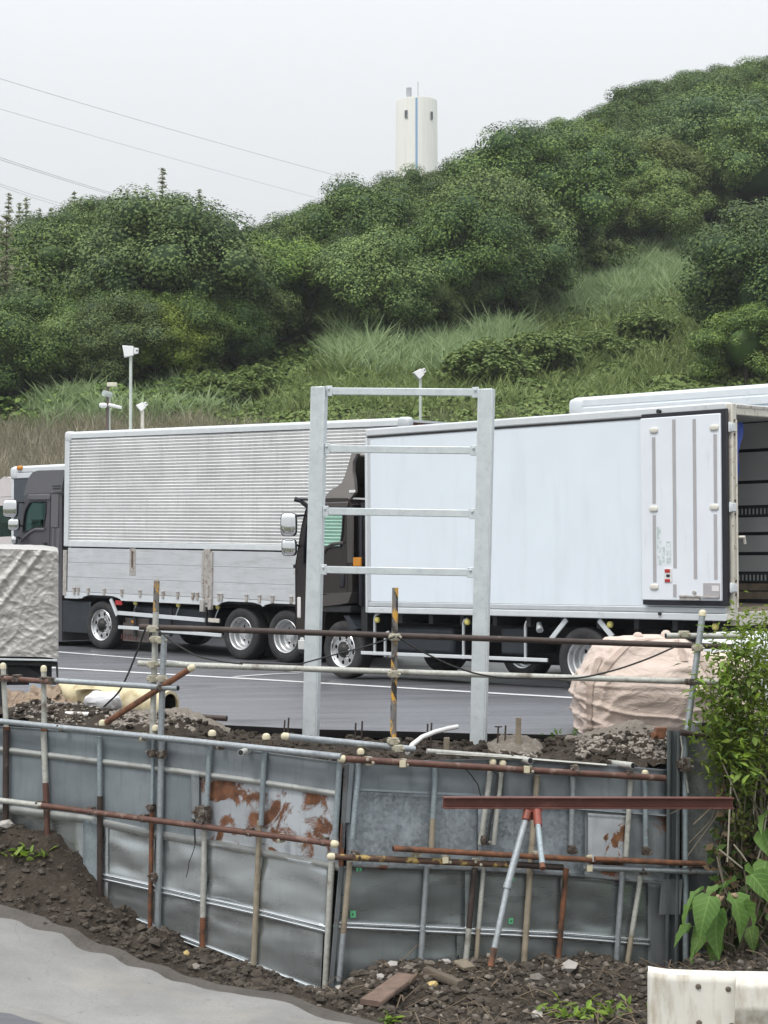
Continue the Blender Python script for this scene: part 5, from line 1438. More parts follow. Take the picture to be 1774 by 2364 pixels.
    for px, py in ((874, 1431), (1082, 1436), (1412, 1442), (1655, 1447)):
        x, z = f.S(px, py, -.08)
        part('marker_lamp', m_yellow, t, lambda m: m.rbox((x, Y - .06, z), .04, .03, .04, .8, 12, 8))
    part('work_lamp', m_alu, t, lambda m: m.tube((f.S(1232, 1440)[0], Y - .1, f.S(1232, 1440)[1]), (f.S(1241, 1456)[0], Y - .05, f.S(1241, 1456)[1]), .03, 8, r2=.045))
    part('rear_bumper', m_rail_white, t, lambda m: m.box(-L - .05, -L + .05, -Y + .1, Y - .05, .42, .52), bevel=.01)
    part('mudguard', m_white_cab, t, lambda m: m.box(-L + .45, -L + .47, Y - .45, Y - .05, .25, .72))
    return t
white_truck()

# ---- further trucks of which only a part shows
def far_box_truck(name, label, p_front, ex, L, W, zt, zc, mats, cab=None, post=True):
    t = thing(name, label, 'truck', (0, 0, 0))
    ex = Vector((ex[0], ex[1], 0)).normalized(); ang = math.atan2(ex.y, ex.x)
    ey = Vector((-ex.y, ex.x, 0))
    o = Vector((p_front.x, p_front.y, 0)) - ey * (W / 2); o.z = gz(o.x, o.y)
    t.location = o; t.rotation_euler = (0, 0, ang)
    Y = W / 2; body, rail = mats; z1 = zt - o.z
    part('box_side', body, t, lambda m: [m.box(-L, -.06, Y - .05, Y - .006, zc, z1 - .12), m.box(-L, -.06, -Y, -Y + .05, zc, z1 - .12)])
    part('roof_rail', rail, t, lambda m: m.box(-L, 0, Y - .16, Y + .012, z1 - .26, z1 - .14), bevel=.015)
    part('roof_rail', rail, t, lambda m: [m.box(-L, 0, Y - .13, Y, z1 - .137, z1 - .02), m.tube((-L, Y - .065, z1 - .05), (0, Y - .065, z1 - .05), .062, 12)], bevel=.02)
    part('roof', rail, t, lambda m: m.box(-L, -.02, -Y, Y - .17, z1 - .08, z1 - .02))
    part('front_wall', rail, t, lambda m: m.box(-.055, 0, -Y, Y - .17, zc, z1 - .09))
    part('corner_post', rail, t, lambda m: m.box(-.058, .02, Y - .1, Y + .004, zc, z1 - .265), bevel=.01)
    part('corner_cap', rail, t, lambda m: m.rbox((-.08, Y - .06, z1 - .14), .13, .09, .13, .4))
    part('rear_wall', rail, t, lambda m: m.box(-L - .05, -L - .002, -Y, Y, zc, z1 - .05))
    part('lower_rail', rail, t, lambda m: m.box(-L, -.06, Y - .06, Y + .006, zc - .12, zc - .003), bevel=.01)
    for s in (-1, 1):
        part('frame_rail', m_dark, t, lambda m: m.box(-L + .1, 1.7, s * .43 - .04, s * .43 + .04, .55, .8))
        wheel(t, -L + 1.4, .42, s * (Y - .18), .42, .26, 'rear', s)
        wheel(t, 1.0, .42, s * (Y - .18), .42, .26, 'rear', s)
    part('side_skirt', m_dark, t, lambda m: m.box(-L + 2.2, .3, Y - .2, Y - .1, .22, zc - .13))
    return t, Y, z1
p = P(1321, 923, 27.3)
t3, Y3, z3 = far_box_truck('box_truck', 'white box truck of which only the roof edge shows above the nearer white truck', p, (-.694, .72), 8.0, 2.4, p.z + .02, 1.0, (m_white, m_rail_white))
def simple_cab(t, W, H, body, win=None):
    Y = W / 2
    pr = [(.12, .5), (1.85, .5), (1.9, 1.35), (1.72, 2.3), (1.5, H - .12), (1.3, H), (.12, H)]
    wn = [(.75, 1.5), (1.7, 1.45), (1.58, 2.2), (.75, 2.2)]
    wn = win or wn
    pr = [(.06 if win else .12, z) if x == .12 else (x, z) for x, z in pr]
    for s in (1, -1):
        part('cab_side', body, t, lambda m: m.plate(pr, [wn], lambda u, v, q: (u, s * (Y - .06 - q), v), 0, .05), bevel=.012)
        part('side_window', m_glass, t, lambda m: m.plate(wn, [], lambda u, v, q: (u, s * (Y - .06 - q), v), .02, .026))
    part('cab_shell', body, t, lambda m: [extr(m, [pr[i], pr[(i + 1) % 7]], -Y + .1, Y - .1) for i in (0, 1, 3, 4, 5, 6)])
    part('windscreen', m_glass, t, lambda m: extr(m, [pr[2], pr[3]], -Y + .1, Y - .1))
    part('bumper', m_dark, t, lambda m: m.box(1.7, 1.98, -Y + .05, Y - .05, .3, .62), bevel=.04)
simple_cab(t3, 2.4, 2.7, m_cab_grey)

# left: white truck behind the silver truck's cab
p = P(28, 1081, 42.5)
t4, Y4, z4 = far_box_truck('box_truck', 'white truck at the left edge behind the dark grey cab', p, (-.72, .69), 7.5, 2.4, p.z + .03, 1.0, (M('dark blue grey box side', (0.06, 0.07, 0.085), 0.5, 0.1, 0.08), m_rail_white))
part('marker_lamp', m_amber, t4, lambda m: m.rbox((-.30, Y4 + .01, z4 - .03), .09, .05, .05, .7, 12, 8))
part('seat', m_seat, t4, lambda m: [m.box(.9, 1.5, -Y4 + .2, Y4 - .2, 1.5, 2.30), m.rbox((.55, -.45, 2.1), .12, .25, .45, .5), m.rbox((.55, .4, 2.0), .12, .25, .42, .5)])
m_pinkw = M('pinkish white cab paint', (0.60, 0.55, 0.55), 0.3, 0, 0.04)
simple_cab(t4, 2.3, 2.85, m_pinkw, [(.14, 1.98), (1.62, 1.95), (1.52, 2.66), (.14, 2.66)])
part('roof_fairing', m_pinkw, t4, lambda m: m.plate([(.08, 2.87), (1.30, 2.87), (1.1, 3.1), (.75, z4 - .30), (.45, z4 - .20), (.25, z4 - .24), (.08, z4 - .5)], [], lambda u, v, q: (u, q, v), -Y4 + .12, Y4 - .12), bevel=.06)

# ------------------------------------------------------------------ sheet metal retaining wall
def poly_y(pts): return lambda x: lin_ex(x, pts)
def lin_ex(x, pts):
    if x <= pts[0][0]: (a, va), (b, vb) = pts[0], pts[1]
    elif x >= pts[-1][0]: (a, va), (b, vb) = pts[-2], pts[-1]
    else:
        for (a, va), (b, vb) in zip(pts, pts[1:]):
            if x <= b: break
    return va + (vb - va) * (x - a) / (b - a)
m_band = sheetmat('blue grey coated sheet', (0.205, 0.235, 0.255), metal=0.25, rough=0.45)
m_band2 = sheetmat('grey coated sheet', (0.215, 0.24, 0.26), metal=0.3, rough=0.42)
m_rustsheet = sheetmat('pale galvanised sheet with rust patches', (0.42, 0.45, 0.48), rust=(0.135, 0.058, 0.029), metal=0.3, rough=0.5, thr=(0.50, 0.56), rscale=3.4)
m_spangle = sheetmat('spangled galvanised sheet', (0.205, 0.23, 0.25), metal=0.35, rough=0.45, spangle=True)
m_rustlight = sheetmat('galvanised sheet with a few rust spots', (0.23, 0.25, 0.265), rust=(0.14, 0.06, 0.03), metal=0.3, rough=0.45, thr=(0.60, 0.64), rscale=2.2)
m_dull = sheetmat('dull bare steel sheet', (0.47, 0.50, 0.51), metal=0.8, rough=0.27, clean=.45)
m_dull2 = sheetmat('dark bare steel sheet', (0.235, 0.26, 0.262), metal=0.65, rough=0.3, clean=.5)
m_rib = M('bright steel rib', (0.66, 0.69, 0.71), 0.24, 0.85, 0.04, 2, dirt=(0.35, 0.35, 0.35), dthr=(0.66, 0.8), dscale=3)
m_darksheet = sheetmat('dark old steel sheet', (0.13, 0.14, 0.145), rust=(0.09, 0.04, 0.025), metal=0.2, rough=0.6, thr=(0.60, 0.66), rscale=2.0)

m_fold = M('weathered seam in highlight tone', (0.36, 0.37, 0.355), 0.5, 0.2, 0.1, 4, dirt=(0.22, 0.22, 0.21), dthr=(0.5, 0.7), dscale=5)  # paler than the sheets: the highlight along the fold is in the colour
def wall_sheet(root, plane, x0, x1, top, bot, off, mat, rib=None, dent=.008, name='sheet', slope=(0, 0), nu=14, nv=10, seed=0):
    """one steel sheet between two pixel lines; a folded rib along its lower edge"""
    def base(px, py, o): return plane.at(px, py, o)
    def fn(u, v):
        px = x0 + (x1 - x0) * u + slope[0] * v
        yt, yb = top(px), bot(px)
        py = yt + (yb - yt) * v
        o = off + dent * fbm(u * 3 + seed, v * 2.2, 1.0, 2, seed * 1.7) 
        if v < .04: o += .014 * (1 - v / .04)
        if v > .955: o += .016 * (v - .955) / .045
        return base(px, py, o)
    m = MB(); m.grid(fn, nu, nv * 2)
    o = m.build(name, mat, root, world=True, ang=60)
    s = o.modifiers.new('thickness', 'SOLIDIFY'); s.thickness = .004; s.offset = 0
    if rib:
        wpx, matr = rib
        def rf(u, v):
            px = x0 + (x1 - x0) * u + slope[0]
            py = bot(px) - wpx / 2 + wpx * v
            prof = abs(sin(v * 2 * pi)) ** .7 if matr is m_rib else sin(v * pi) ** .7
            return base(px, py, off + .004 + .026 * prof)
        m2 = MB(); m2.grid(rf, max(4, nu // 2), 16)
        r = m2.build('rib', matr, root, world=True, ang=70)
        r.parent = o; r.location = r.location - o.location
    return o

def pipe(root, plane, a, b, off, mat, r=.0243, caps=(0, 0), name='pipe', r2=None, offb=None, n=12, split=None):
    """a scaffold pipe between two pixels on a wall plane; split=(t, mat2) paints the far part in another finish"""
    p = plane.at(a[0], a[1], off); q = plane.at(b[0], b[1], off if offb is None else offb)
    return pipe3(root, p, q, mat, r, caps, name, split, n)
def pipe3(root, p, q, mat, r=.0243, caps=(0, 0), name='pipe', split=None, n=14):
    m = MB(); d = (q - p).normalized()
    if split:
        k = p.lerp(q, split[0]); m.tube(p, k, r, n, 0); m.tube(k, q, r * .985, n, 1)
        o = m.build(name, [mat, split[1]], root, world=True)
    else:
        m.tube(p, q, r, n); o = m.build(name, mat, root, world=True)
    for e, (c, dd) in zip(caps, ((p, -d), (q, d))):
        if e == 1:
            c_ = part('pipe_cap', m_cap, root, lambda k: k.lathe([(r * 1.0, -.03), (r * 1.16, -.026), (r * 1.18, .0), (r * 1.0, .015), (r * .55, .024), (0, .027)], c, dd, 14), world=True)
            c_.parent = o; c_.location = c_.location - o.location
        elif e == 2:
            c_ = part('pipe_bore', m_black, root, lambda k: k.lathe([(r * .84, .0015), (0, .002)], c, dd, 12), world=True)
            c_.parent = o; c_.location = c_.location - o.location
    return o
def clamp(root, plane, px, py, off, mat=None, s=1.0, rot=0):
    c = plane.at(px, py, off)
    t = plane.t; n = plane.n; z = Vector((0, 0, 1))
    def f(m):
        m.obox(c, t * .028 * s, n * .034 * s, z * .036 * s)
        m.obox(c + z * .0 + n * .01, t * .040 * s, n * .020 * s, z * .018 * s)
        m.tube(c + n * .03 * s + t * .022 * s - z * .01, c + n * .065 * s + t * .022 * s - z * .01, .007, 6)
        m.tube(c + n * .052 * s + t * .022 * s - z * .01, c + n * .066 * s + t * .022 * s - z * .01, .013, 6)
        m.tube(c + n * .03 * s - t * .024 * s + z * .014, c + n * .058 * s - t * .024 * s + z * .014, .007, 6)
        m.tube(c + n * .046 * s - t * .024 * s + z * .014, c + n * .058 * s - t * .024 * s + z * .014, .013, 6)
    return part('clamp', mat or m_clamp, root, f, world=True, bevel=.004)

LY = dict(top=poly_y([(0, 1676), (350, 1702), (785, 1760)]), r1=poly_y([(21, 1733), (348, 1773), (449, 1786), (599, 1806), (775, 1833)]), r2=poly_y([(21, 1870), (200, 1892), (348, 1925), (489, 1948), (755, 1997)]),
          r3=poly_y([(268, 2032), (348, 2050), (477, 2080), (585, 2104), (751, 2146)]), r4=poly_y([(257, 2104), (341, 2138), (477, 2190), (587, 2233), (735, 2290)]))
wl = thing('retaining_wall', 'left sheet metal shoring wall with rust patched panels and scaffold pipes, ending at the corner', 'retaining wall', (A0.lerp(A1, .5).x, A0.lerp(A1, .5).y, -1.3))
wall_sheet(wl, LW, -60, 352, LY['top'], LY['r1'], .010, m_band, (15, m_fold), seed=1)
wall_sheet(wl, LW, 346, 786, LY['top'], LY['r1'], .014, m_band2, (15, m_fold), seed=2)
wall_sheet(wl, LW, -60, 235, LY['r1'], LY['r2'], .006, m_band, (20, m_fold), seed=3)
wall_sheet(wl, LW, 228, 449, LY['r1'], LY['r2'], .012, m_band, (20, m_fold), seed=4)
wall_sheet(wl, LW, 452, 782, LY['r1'], LY['r2'], .0, m_rustsheet, (20, m_fold), seed=5)
wall_sheet(wl, LW, 238, 482, LY['r2'], LY['r3'], .008, m_dull, (20, m_rib), dent=.02, seed=6, slope=(-6, 0))
wall_sheet(wl, LW, 474, 760, LY['r2'], LY['r3'], .012, m_dull, (20, m_rib), dent=.02, seed=7, slope=(-5, 0))
wall_sheet(wl, LW, 252, 472, LY['r3'], LY['r4'], .010, m_dull, (18, m_rib), dent=.012, seed=8, slope=(-4, 0))
wall_sheet(wl, LW, 466, 748, LY['r3'], LY['r4'], .014, m_dull, (18, m_rib), dent=.012, seed=9, slope=(-8, 0))
wall_sheet(wl, LW, 206, 250, LY['r2'], poly_y([(200, 2110), (250, 2118)]), .016, m_dull, None, dent=.02, seed=10, nu=5)
wall_sheet(wl, LW, 192, 226, LY['r2'], poly_y([(190, 2060), (230, 2070)]), .030, m_galv_blue, None, dent=.02, seed=11, nu=4, name='loose_strip')
wall_sheet(wl, LW, 441, 460, poly_y([(440, 1786), (460, 1789)]), poly_y([(440, 1890), (460, 1893)]), .028, m_rustlight, None, seed=12, nu=3, name='loose_strip')
for x0_, x1_ in ((-420, -58), (-900, -415)):
    wall_sheet(wl, LW, x0_, x1_, LY['top'], LY['r1'], .012, m_band, (15, m_fold), seed=40 + x0_, nu=8)
    wall_sheet(wl, LW, x0_, x1_, LY['r1'], LY['r2'], .008, m_band, (20, m_fold), seed=41 + x0_, nu=8)
    wall_sheet(wl, LW, x0_, x1_, LY['r2'], lambda px: LY['r2'](px) + 240, .004, m_dull, None, seed=42 + x0_, nu=8)
wall_sheet(wl, LW, -58, 205, LY['r2'], lambda px: LY['r2'](px) + 240, -.01, m_dull, None, seed=43, nu=8)
# rails and posts
pipe(wl, LW, (-700, 1590), (-82, 1656.5), .115, m_galv); pipe(wl, LW, (-700, 1768), (-82, 1837.5), .115, m_galv_pale)
for x_ in (-120, -250, -380, -510, -640): pipe(wl, LW, (x_, 1690 + (x_ + 60) * .11), (x_, 1960 + x_ * .1), .05, m_galv_pale)
pipe(wl, LW, (-80, 1657), (788, 1747), .115, m_galv, caps=(0, 0))
pipe(wl, LW, (-80, 1838), (104, 1861), .115, m_galv_pale, caps=(0, 0)); pipe(wl, LW, (98, 1860), (775, 1949), .117, m_brown, caps=(0, 1))
pipe(wl, LW, (14, 1685), (13, 1945), .050, m_darkpipe, r=.027)
pipe(wl, LW, (101, 1690), (110, 1945), .050, m_galv_pale, split=(.46, m_brown), r=.026)
pipe(wl, LW, (230, 1700), (231, 1845), .050, m_galv_blue, r=.0215); pipe(wl, LW, (231, 1838), (231, 2092), .050, m_darkpipe)
pipe(wl, LW, (354, 1700), (351, 1872), .045, m_galv_blue, r=.0145); pipe(wl, LW, (351, 1865), (346, 2158), .047, m_rustpipe, r=.019)
pipe(wl, LW, (374, 1700), (363, 2172), .055, m_galv, r=.026)
pipe(wl, LW, (485, 1719), (477, 1872), .050, m_galv_blue, r=.0215); pipe(wl, LW, (473, 1890), (467, 2194), .050, m_galv_pale, split=(.75, m_rustpipe), r=.0225)
pipe(wl, LW, (611, 1733), (603, 1905), .050, m_galv_blue, r=.0215); pipe(wl, LW, (600, 1895), (585, 2246), .050, m_tan, r=.0225)
pipe(wl, LW, (785, 1755), (774, 1932), .045, m_galv_blue, r=.0225); pipe(wl, LW, (766, 1990), (751, 2292), .045, m_galv_pale, r=.0245)
for px, py, mt in ((146, 1680, 0), (330, 1702, 1), (507, 1722, 0), (97, 1858, 0), (210, 1872, 0), (334, 1889, 0), (470, 1882, 0), (578, 1921, 0), (648, 1935, 1), (750, 1943, 0), (352, 1739, 0), (375, 1742, 0), (356, 2025, 0), (478, 1905, 0)):
    clamp(wl, LW, px, py, .085, m_clamp_pale if mt else m_clamp, .9)
clamp(wl, LW, 470, 1878, .08, m_clamp, 1.6); clamp(wl, LW, 350, 1865, .05, m_clamp, .8)
# pipe ends and caps standing over the top rail
for px, py in ((237, 1669), (360, 1681), (490, 1693), (615, 1701)):
    c = LW.at(px, py, .03)
    part('pipe_cap', m_cap, wl, lambda m: m.lathe([(.030, -.02), (.034, .0), (.026, .018), (.012, .026), (0, .028)], c, (0, 0, 1), 14), world=True)
c = LW.at(557, 1737, .06)
pipe3(wl, LW.at(575, 1732, .03), LW.at(556, 1738, .30), m_galv_pale, caps=(0, 2))
# torn twine hanging from a clamp
part('wire_end', m_wire, wl, lambda m: m.path([LW.at(a, b, .09) for a, b in ((452, 1942), (447, 1965), (437, 1990), (434, 2010), (430, 2026))], .0035, 5), world=True)

RY = dict(top=poly_y([(787, 1762), (1000, 1755), (1160, 1752), (1400, 1765), (1545, 1778)]), r1=poly_y([(836, 1826), (1100, 1840), (1326, 1868), (1536, 1884)]), r2=poly_y([(814, 2001), (1092, 2009), (1326, 2022), (1522, 2040)]), r3=poly_y([(798, 2137), (963, 2145), (1298, 2160), (1494, 2176)]), r4=poly_y([(770, 2285), (1100, 2290), (1550, 2290)]))
wr = thing('retaining_wall', 'right sheet metal shoring wall behind the red steel beam, from the corner to the leafy bush', 'retaining wall', (A1.lerp(A2, .5).x, A1.lerp(A2, .5).y, -1.5))
wall_sheet(wr, RW, 800, 1168, RY['top'], RY['r1'], .010, m_band, None, seed=21)
wall_sheet(wr, RW, 1160, 1545, RY['top'], RY['r1'], .014, m_band2, (6, m_galv), seed=22)
wall_sheet(wr, RW, 800, 1108, RY['r1'], RY['r2'], .004, m_spangle, (12, m_darksheet), seed=23)
wall_sheet(wr, RW, 1104, 1350, RY['r1'], RY['r2'], .010, m_spangle, (12, m_darksheet), seed=24)
wall_sheet(wr, RW, 1346, 1545, RY['r1'], RY['r2'], .004, m_rustlight, (12, m_darksheet), seed=25)
wall_sheet(wr, RW, 784, 1080, RY['r2'], RY['r3'], .008, m_dull2, (20, m_rib), dent=.015, seed=26)
wall_sheet(wr, RW, 1074, 1300, RY['r2'], RY['r3'], .012, m_dull2, (20, m_rib), dent=.015, seed=27)
wall_sheet(wr, RW, 1295, 1500, RY['r2'], RY['r3'], .008, m_dull2, (20, m_rib), dent=.015, seed=28)
wall_sheet(wr, RW, 770, 1060, RY['r3'], RY['r4'], .010, m_dull2, None, dent=.012, seed=29)
wall_sheet(wr, RW, 1055, 1290, RY['r3'], RY['r4'], .014, m_dull2, None, dent=.012, seed=30)
wall_sheet(wr, RW, 1285, 1500, RY['r3'], RY['r4'], .010, m_dull2, None, dent=.012, seed=31)
wall_sheet(wr, RW, 1496, 1545, RY['r2'], RY['r4'], .020, m_darksheet, None, seed=32, nu=5)
# rusty patched plate set on the right sheet
wall_sheet(wr, RW, 1358, 1446, poly_y([(1358, 1878), (1446, 1884)]), poly_y([(1358, 1990), (1446, 1993)]), .030, sheetmat('pale plate with a rusty corner', (0.40, 0.42, 0.44), rust=(0.16, 0.07, 0.03), metal=0.2, rough=0.5, thr=(0.53, 0.56), rscale=4.0), None, seed=33, nu=8, name='patch_plate')
# white lip of the sheet standing above the brown rail, corner angle
part('top_flange', m_galv_pale, wr, lambda m: m.grid(lambda u, v: RW.at(1008 + 394 * u, lin(1008 + 394 * u, [(1008, 1737), (1163, 1745), (1402, 1764)]) + 7 * v, .03 + .05 * sin(v * pi)), 10, 4), world=True)
for px0, py0, px1, py1, mt in ((800, 1765, 790, 1960, m_darksheet), (812, 1765, 803, 1900, m_band2), (793, 1900, 787, 2000, m_rustpipe), (788, 2000, 764, 2285, m_darksheet)):
    a = RW.at(px0, py0, .03); b = RW.at(px1, py1, .03)
    part('corner_angle', mt, wr, lambda m: m.bar(a, b, .036, .012, up=RW.n), world=True, bevel=.003)
pipe(wr, RW, (787, 1752), (1536, 1797), .115, m_brown, caps=(1, 0), r=.0255)
pipe(wr, RW, (657, 1700), (958, 1730), .02, m_galv, caps=(1, 0)); pipe(wr, RW, (986, 1734), (1180, 1749), .05, m_galv_pale, r=.019)
pipe(wr, RW, (763, 1978), (1174, 1997), .115, m_yelbrown, caps=(1, 0)); pipe(wr, RW, (908, 1959), (1366, 1986), .150, m_rustpipe, caps=(2, 0), r=.022)
pipe(wr, RW, (1168, 1995), (1300, 2003), .115, m_darkpipe)
pipe(wr, RW, (1345, 2003), (1676, 2015), .115, m_galv); pipe(wr, RW, (1374, 1984), (1628, 1995), .150, m_rustpipe, r=.022)
for (a, b, mt, r, k) in [((830, 1757), (814, 1936), m_galv_blue, .0225, None), ((808, 1990), (783, 2265), m_tan, .022, m_galv), ((1006, 1772), (996, 1968), m_galv_blue, .022, m_tan), ((986, 2000), (971, 2232), m_galv, .022, None),
                      ((1133, 1780), (1110, 1950), m_galv_pale, .0225, None), ((1158, 1784), (1140, 1950), m_galv_pale, .019, None), ((1097, 2004), (1074, 2236), m_darkpipe, .0225, m_galv_pale), ((1117, 2000), (1098, 2240), m_galv_pale, .018, m_tan),
                      ((1241, 1790), (1228, 1960), m_tan, .0235, None), ((1228, 1955), (1209, 2246), m_tan, .0243, None), ((1324, 1793), (1319, 1963), m_galv, .022, None), ((1308, 2005), (1288, 2236), m_rustpipe, .0215, None),
                      ((1457, 1797), (1446, 1978), m_galv_pale, .0215, None), ((1438, 2010), (1421, 2262), m_galv, .0235, None), ((1490, 1800), (1492, 1962), m_galv_blue, .0225, None), ((1480, 2024), (1445, 2250), m_galv_pale, .0215, m_tan)]:
    pipe(wr, RW, a, b, .05, mt, r=r, split=(.6, k) if k else None)
for px, py, mt in ((851, 1757, 1), (930, 1762, 1), (1219, 1777, 1), (1326, 1777, 0), (1453, 1788, 0), (1120, 1940, 0), (1100, 1992, 1), (1029, 1986, 1), (1238, 1975, 1), (1320, 1962, 0), (1492, 1965, 0), (1486, 2010, 0), (820, 1975, 0), (960, 1970, 1), (1595, 2010, 0)):
    clamp(wr, RW, px, py, .095, m_clamp_pale if mt else m_clamp, .9)
for px, py in ((833, 1735), (1138, 1759), (1161, 1762), (1327, 1771), (1490, 1785)):
    c = RW.at(px, py, .05)
    part('pipe_cap', m_cap, wr, lambda m: m.lathe([(.026, -.02), (.030, .0), (.024, .016), (.011, .024), (0, .026)], c, (0, 0, 1), 14), world=True)
for px, py in ((1217, 1777), (1362, 1982), (1362, 2005), (1029, 1986), (930, 1764)):
    c = RW.at(px, py, .15)
    part('clamp_tag', m_cap, wr, lambda m: m.obox(c, RW.t * .024, RW.n * .006, Vector((0, 0, .026))), world=True, bevel=.003)
m_green = M('green sticker', (0.10, 0.42, 0.20), 0.6, 0, 0.08)
for px, py, hw in ((815, 2111, .022), (829, 2008, .022), (1183, 2030, .018), (1180, 2127, .018)):
    c = RW.at(px, py, .028)
    q = part('sticker', m_green, wr, lambda m: m.obox(c, RW.t * hw, RW.n * .002, Vector((0, 0, hw * (1.2 if py > 2050 else .6)))), world=True)
    u = part('sticker_mark', m_hub, wr, lambda m: m.obox(c + RW.n * .003, (RW.t * .004 + Vector((0, 0, .006))), RW.n * .001, (RW.t * -.003 + Vector((0, 0, .004)))), world=True)
    u.parent = q; u.location = u.location - q.location
for (a, b) in (((1189, 1757), (1225, 1757)), ((1405, 1767), (1462, 1768))):
    pipe3(wr, RW.at(a[0], a[1] - 6, -.10), RW.at(b[0], b[1], .16), m_galv_pale, caps=(0, 2), r=.026)
part('wire_end', m_wire, wr, lambda m: m.path([RW.at(a, b, .08) for a, b in ((1076, 1776), (1090, 1792), (1104, 1812), (1110, 1838))], .005, 5), world=True)
part('wire_end', m_wire, wr, lambda m: m.path([RW.at(a, b, .13) for a, b in ((1139, 1780), (1150, 1788), (1146, 1830), (1132, 1900), (1125, 1950))], .010, 6), world=True)

# steel sheet piles at the right end of the wall
spile = thing('sheet_pile', 'corrugated dark steel sheet piles standing upright at the right end of the wall', 'sheet pile', RW.at(1560, 2240, .05))
def pilef(x0, x1, yt, yb, depth, cyc, off):
    def fn(u, v):
        px = x0 + (x1 - x0) * u - 6 * v; py = yt + (yb - yt) * v
        return RW.at(px, py, off + depth * math.tanh(3 * sin(u * cyc * 2 * pi)))
    return fn
part('pile', sheetmat('dark blue grey steel pile', (0.14, 0.16, 0.165), metal=.4, rough=.5), spile, lambda m: m.grid(pilef(1541, 1573, 1687, 2260, .03, 1.5, .06), 30, 4), world=True, ang=60)
part('pile', m_darksheet, spile, lambda m: m.grid(pilef(1528, 1577, 2030, 2112, .008, 1, .085), 8, 4), world=True)
part('plate', sheetmat('mottled dark grey plate', (0.15, 0.16, 0.155), rust=(0.10, 0.045, 0.03), metal=0.1, rough=0.65, thr=(0.62, 0.66), rscale=2.2, spangle=True), spile, lambda m: m.grid(lambda u, v: RW.at(1574 + 95 * u, 1702 + 300 * v, .0 + .006 * fbm(u * 3, v * 5, 1, 2)), 8, 16), world=True)
part('plate', sheetmat('dark backing plate', (0.09, 0.10, 0.11), metal=.2, rough=.6), spile, lambda m: m.grid(lambda u, v: RW.at(1500 + 190 * u, 2010 + 260 * v, -.02 + .006 * fbm(u * 3, v * 5, 1, 2)), 8, 16), world=True)
part('plate', m_dark, spile, lambda m: m.grid(lambda u, v: RW.at(1660 + 1500 * u, 1690 + 62 * u + 620 * v, -.10 + .02 * fbm(u * 3, v * 5, 1, 2)), 8, 16), world=True)
pipe3(spile, RW.at(1582, 1690, .06), RW.at(1584, 2225, .06), m_galv_blue, r=.024)
part('cap_bar', m_darkpipe, spile, lambda m: m.path([RW.at(1572, 1690, .1), RW.at(1600, 1697, .12), RW.at(1660, 1702, .1)], .026, 8), world=True)
clamp(spile, RW, 1580, 1765, .10, m_clamp, 1.5)
part('chain', m_galv_pale, spile, lambda m: m.path([RW.at(a, b, .12) for a, b in ((1572, 1700), (1577, 1730), (1573, 1760), (1584, 1790), (1590, 1830))], .007, 5), world=True)
sb = thing('scrap_block', 'rusty steel bracket lying on the gravel at the foot of the beige bag', 'bracket', RW.at(1522, 1700, -.15))
part('bracket', m_rustpipe, sb, lambda m: [m.obox(RW.at(1524, 1692, -.12), Vector((.045, 0, 0)), Vector((0, .04, 0)), Vector((.01, 0, .045))), m.tube(RW.at(1508, 1697, -.1), RW.at(1530, 1699, -.14), .03, 8)], world=True, bevel=.006)
gb = thing('concrete_block', 'small grey block with a dark jar beside it on the sheet pile top', 'block', RW.at(1600, 1700, -.1))
part('block', M('grey block', (0.3, 0.32, 0.33), .8), gb, lambda m: m.obox(RW.at(1604, 1681, -.1), Vector((.055, 0, 0)), Vector((0, .05, 0)), Vector((0, 0, .05))), world=True, bevel=.008)
part('jar', m_dark, gb, lambda m: m.tube(RW.at(1627, 1696, -.1), RW.at(1627, 1668, -.1), .036, 14), world=True)

# ------------------------------------------------------------------ scaffold guard rail over the wall
gr = thing('guard_rail', 'scaffold guard rail with a yellow and black banded middle post before the trucks', 'guard rail', RW.at(913, 1715, .02))
GP = lambda px, py, o=0.0: (RW.at(px, py, .02 + o) if px > 787 else LW.at(px, py, .02 + o) if px < 700 else RW.at(px, py, .02 + o))
pmid = RW.at(913, 1357, -.03), RW.at(908, 1716, -.03)
o = pipe3(gr, pmid[1], pmid[0], m_haz, caps=(0, 2)); o.name = 'post'
lp0, lp1 = LW.at(362, 1341, .03), LW.at(352, 1700, .03)
o = pipe3(gr, lp1, lp0, m_galv_pale, caps=(0, 2), split=(.80, m_haz)); o.name = 'post'
lq0, lq1 = LW.at(379, 1467, .06), LW.at(371, 1712, .06)
o = pipe3(gr, lq1, lq0, m_galv, caps=(0, 0), r=.0255); o.name = 'post'
rp0, rp1 = RW.at(1623, 1415, .0), RW.at(1586, 1700, .06)
o = pipe3(gr, rp1, rp0, m_galv, caps=(0, 1), r=.0255); o.name = 'post'
for (ya, yb, mt, xa, xb, s_) in ((1447.5, 1493.5, m_darkpipe, 322, 1690, None), (1531.5, 1577, m_galv_pale, 318, 1690, None)):
    a = LW.at(xa, ya, .085); b = RW.at(xb, yb, .06)
    o = pipe3(gr, a, b, mt, caps=(2, 0)); o.name = 'rail'
o = pipe3(gr, RW.at(1538, 1468, -.12), RW.at(1712, 1469, -.12), m_galv_pale, caps=(2, 0)); o.name = 'rail'
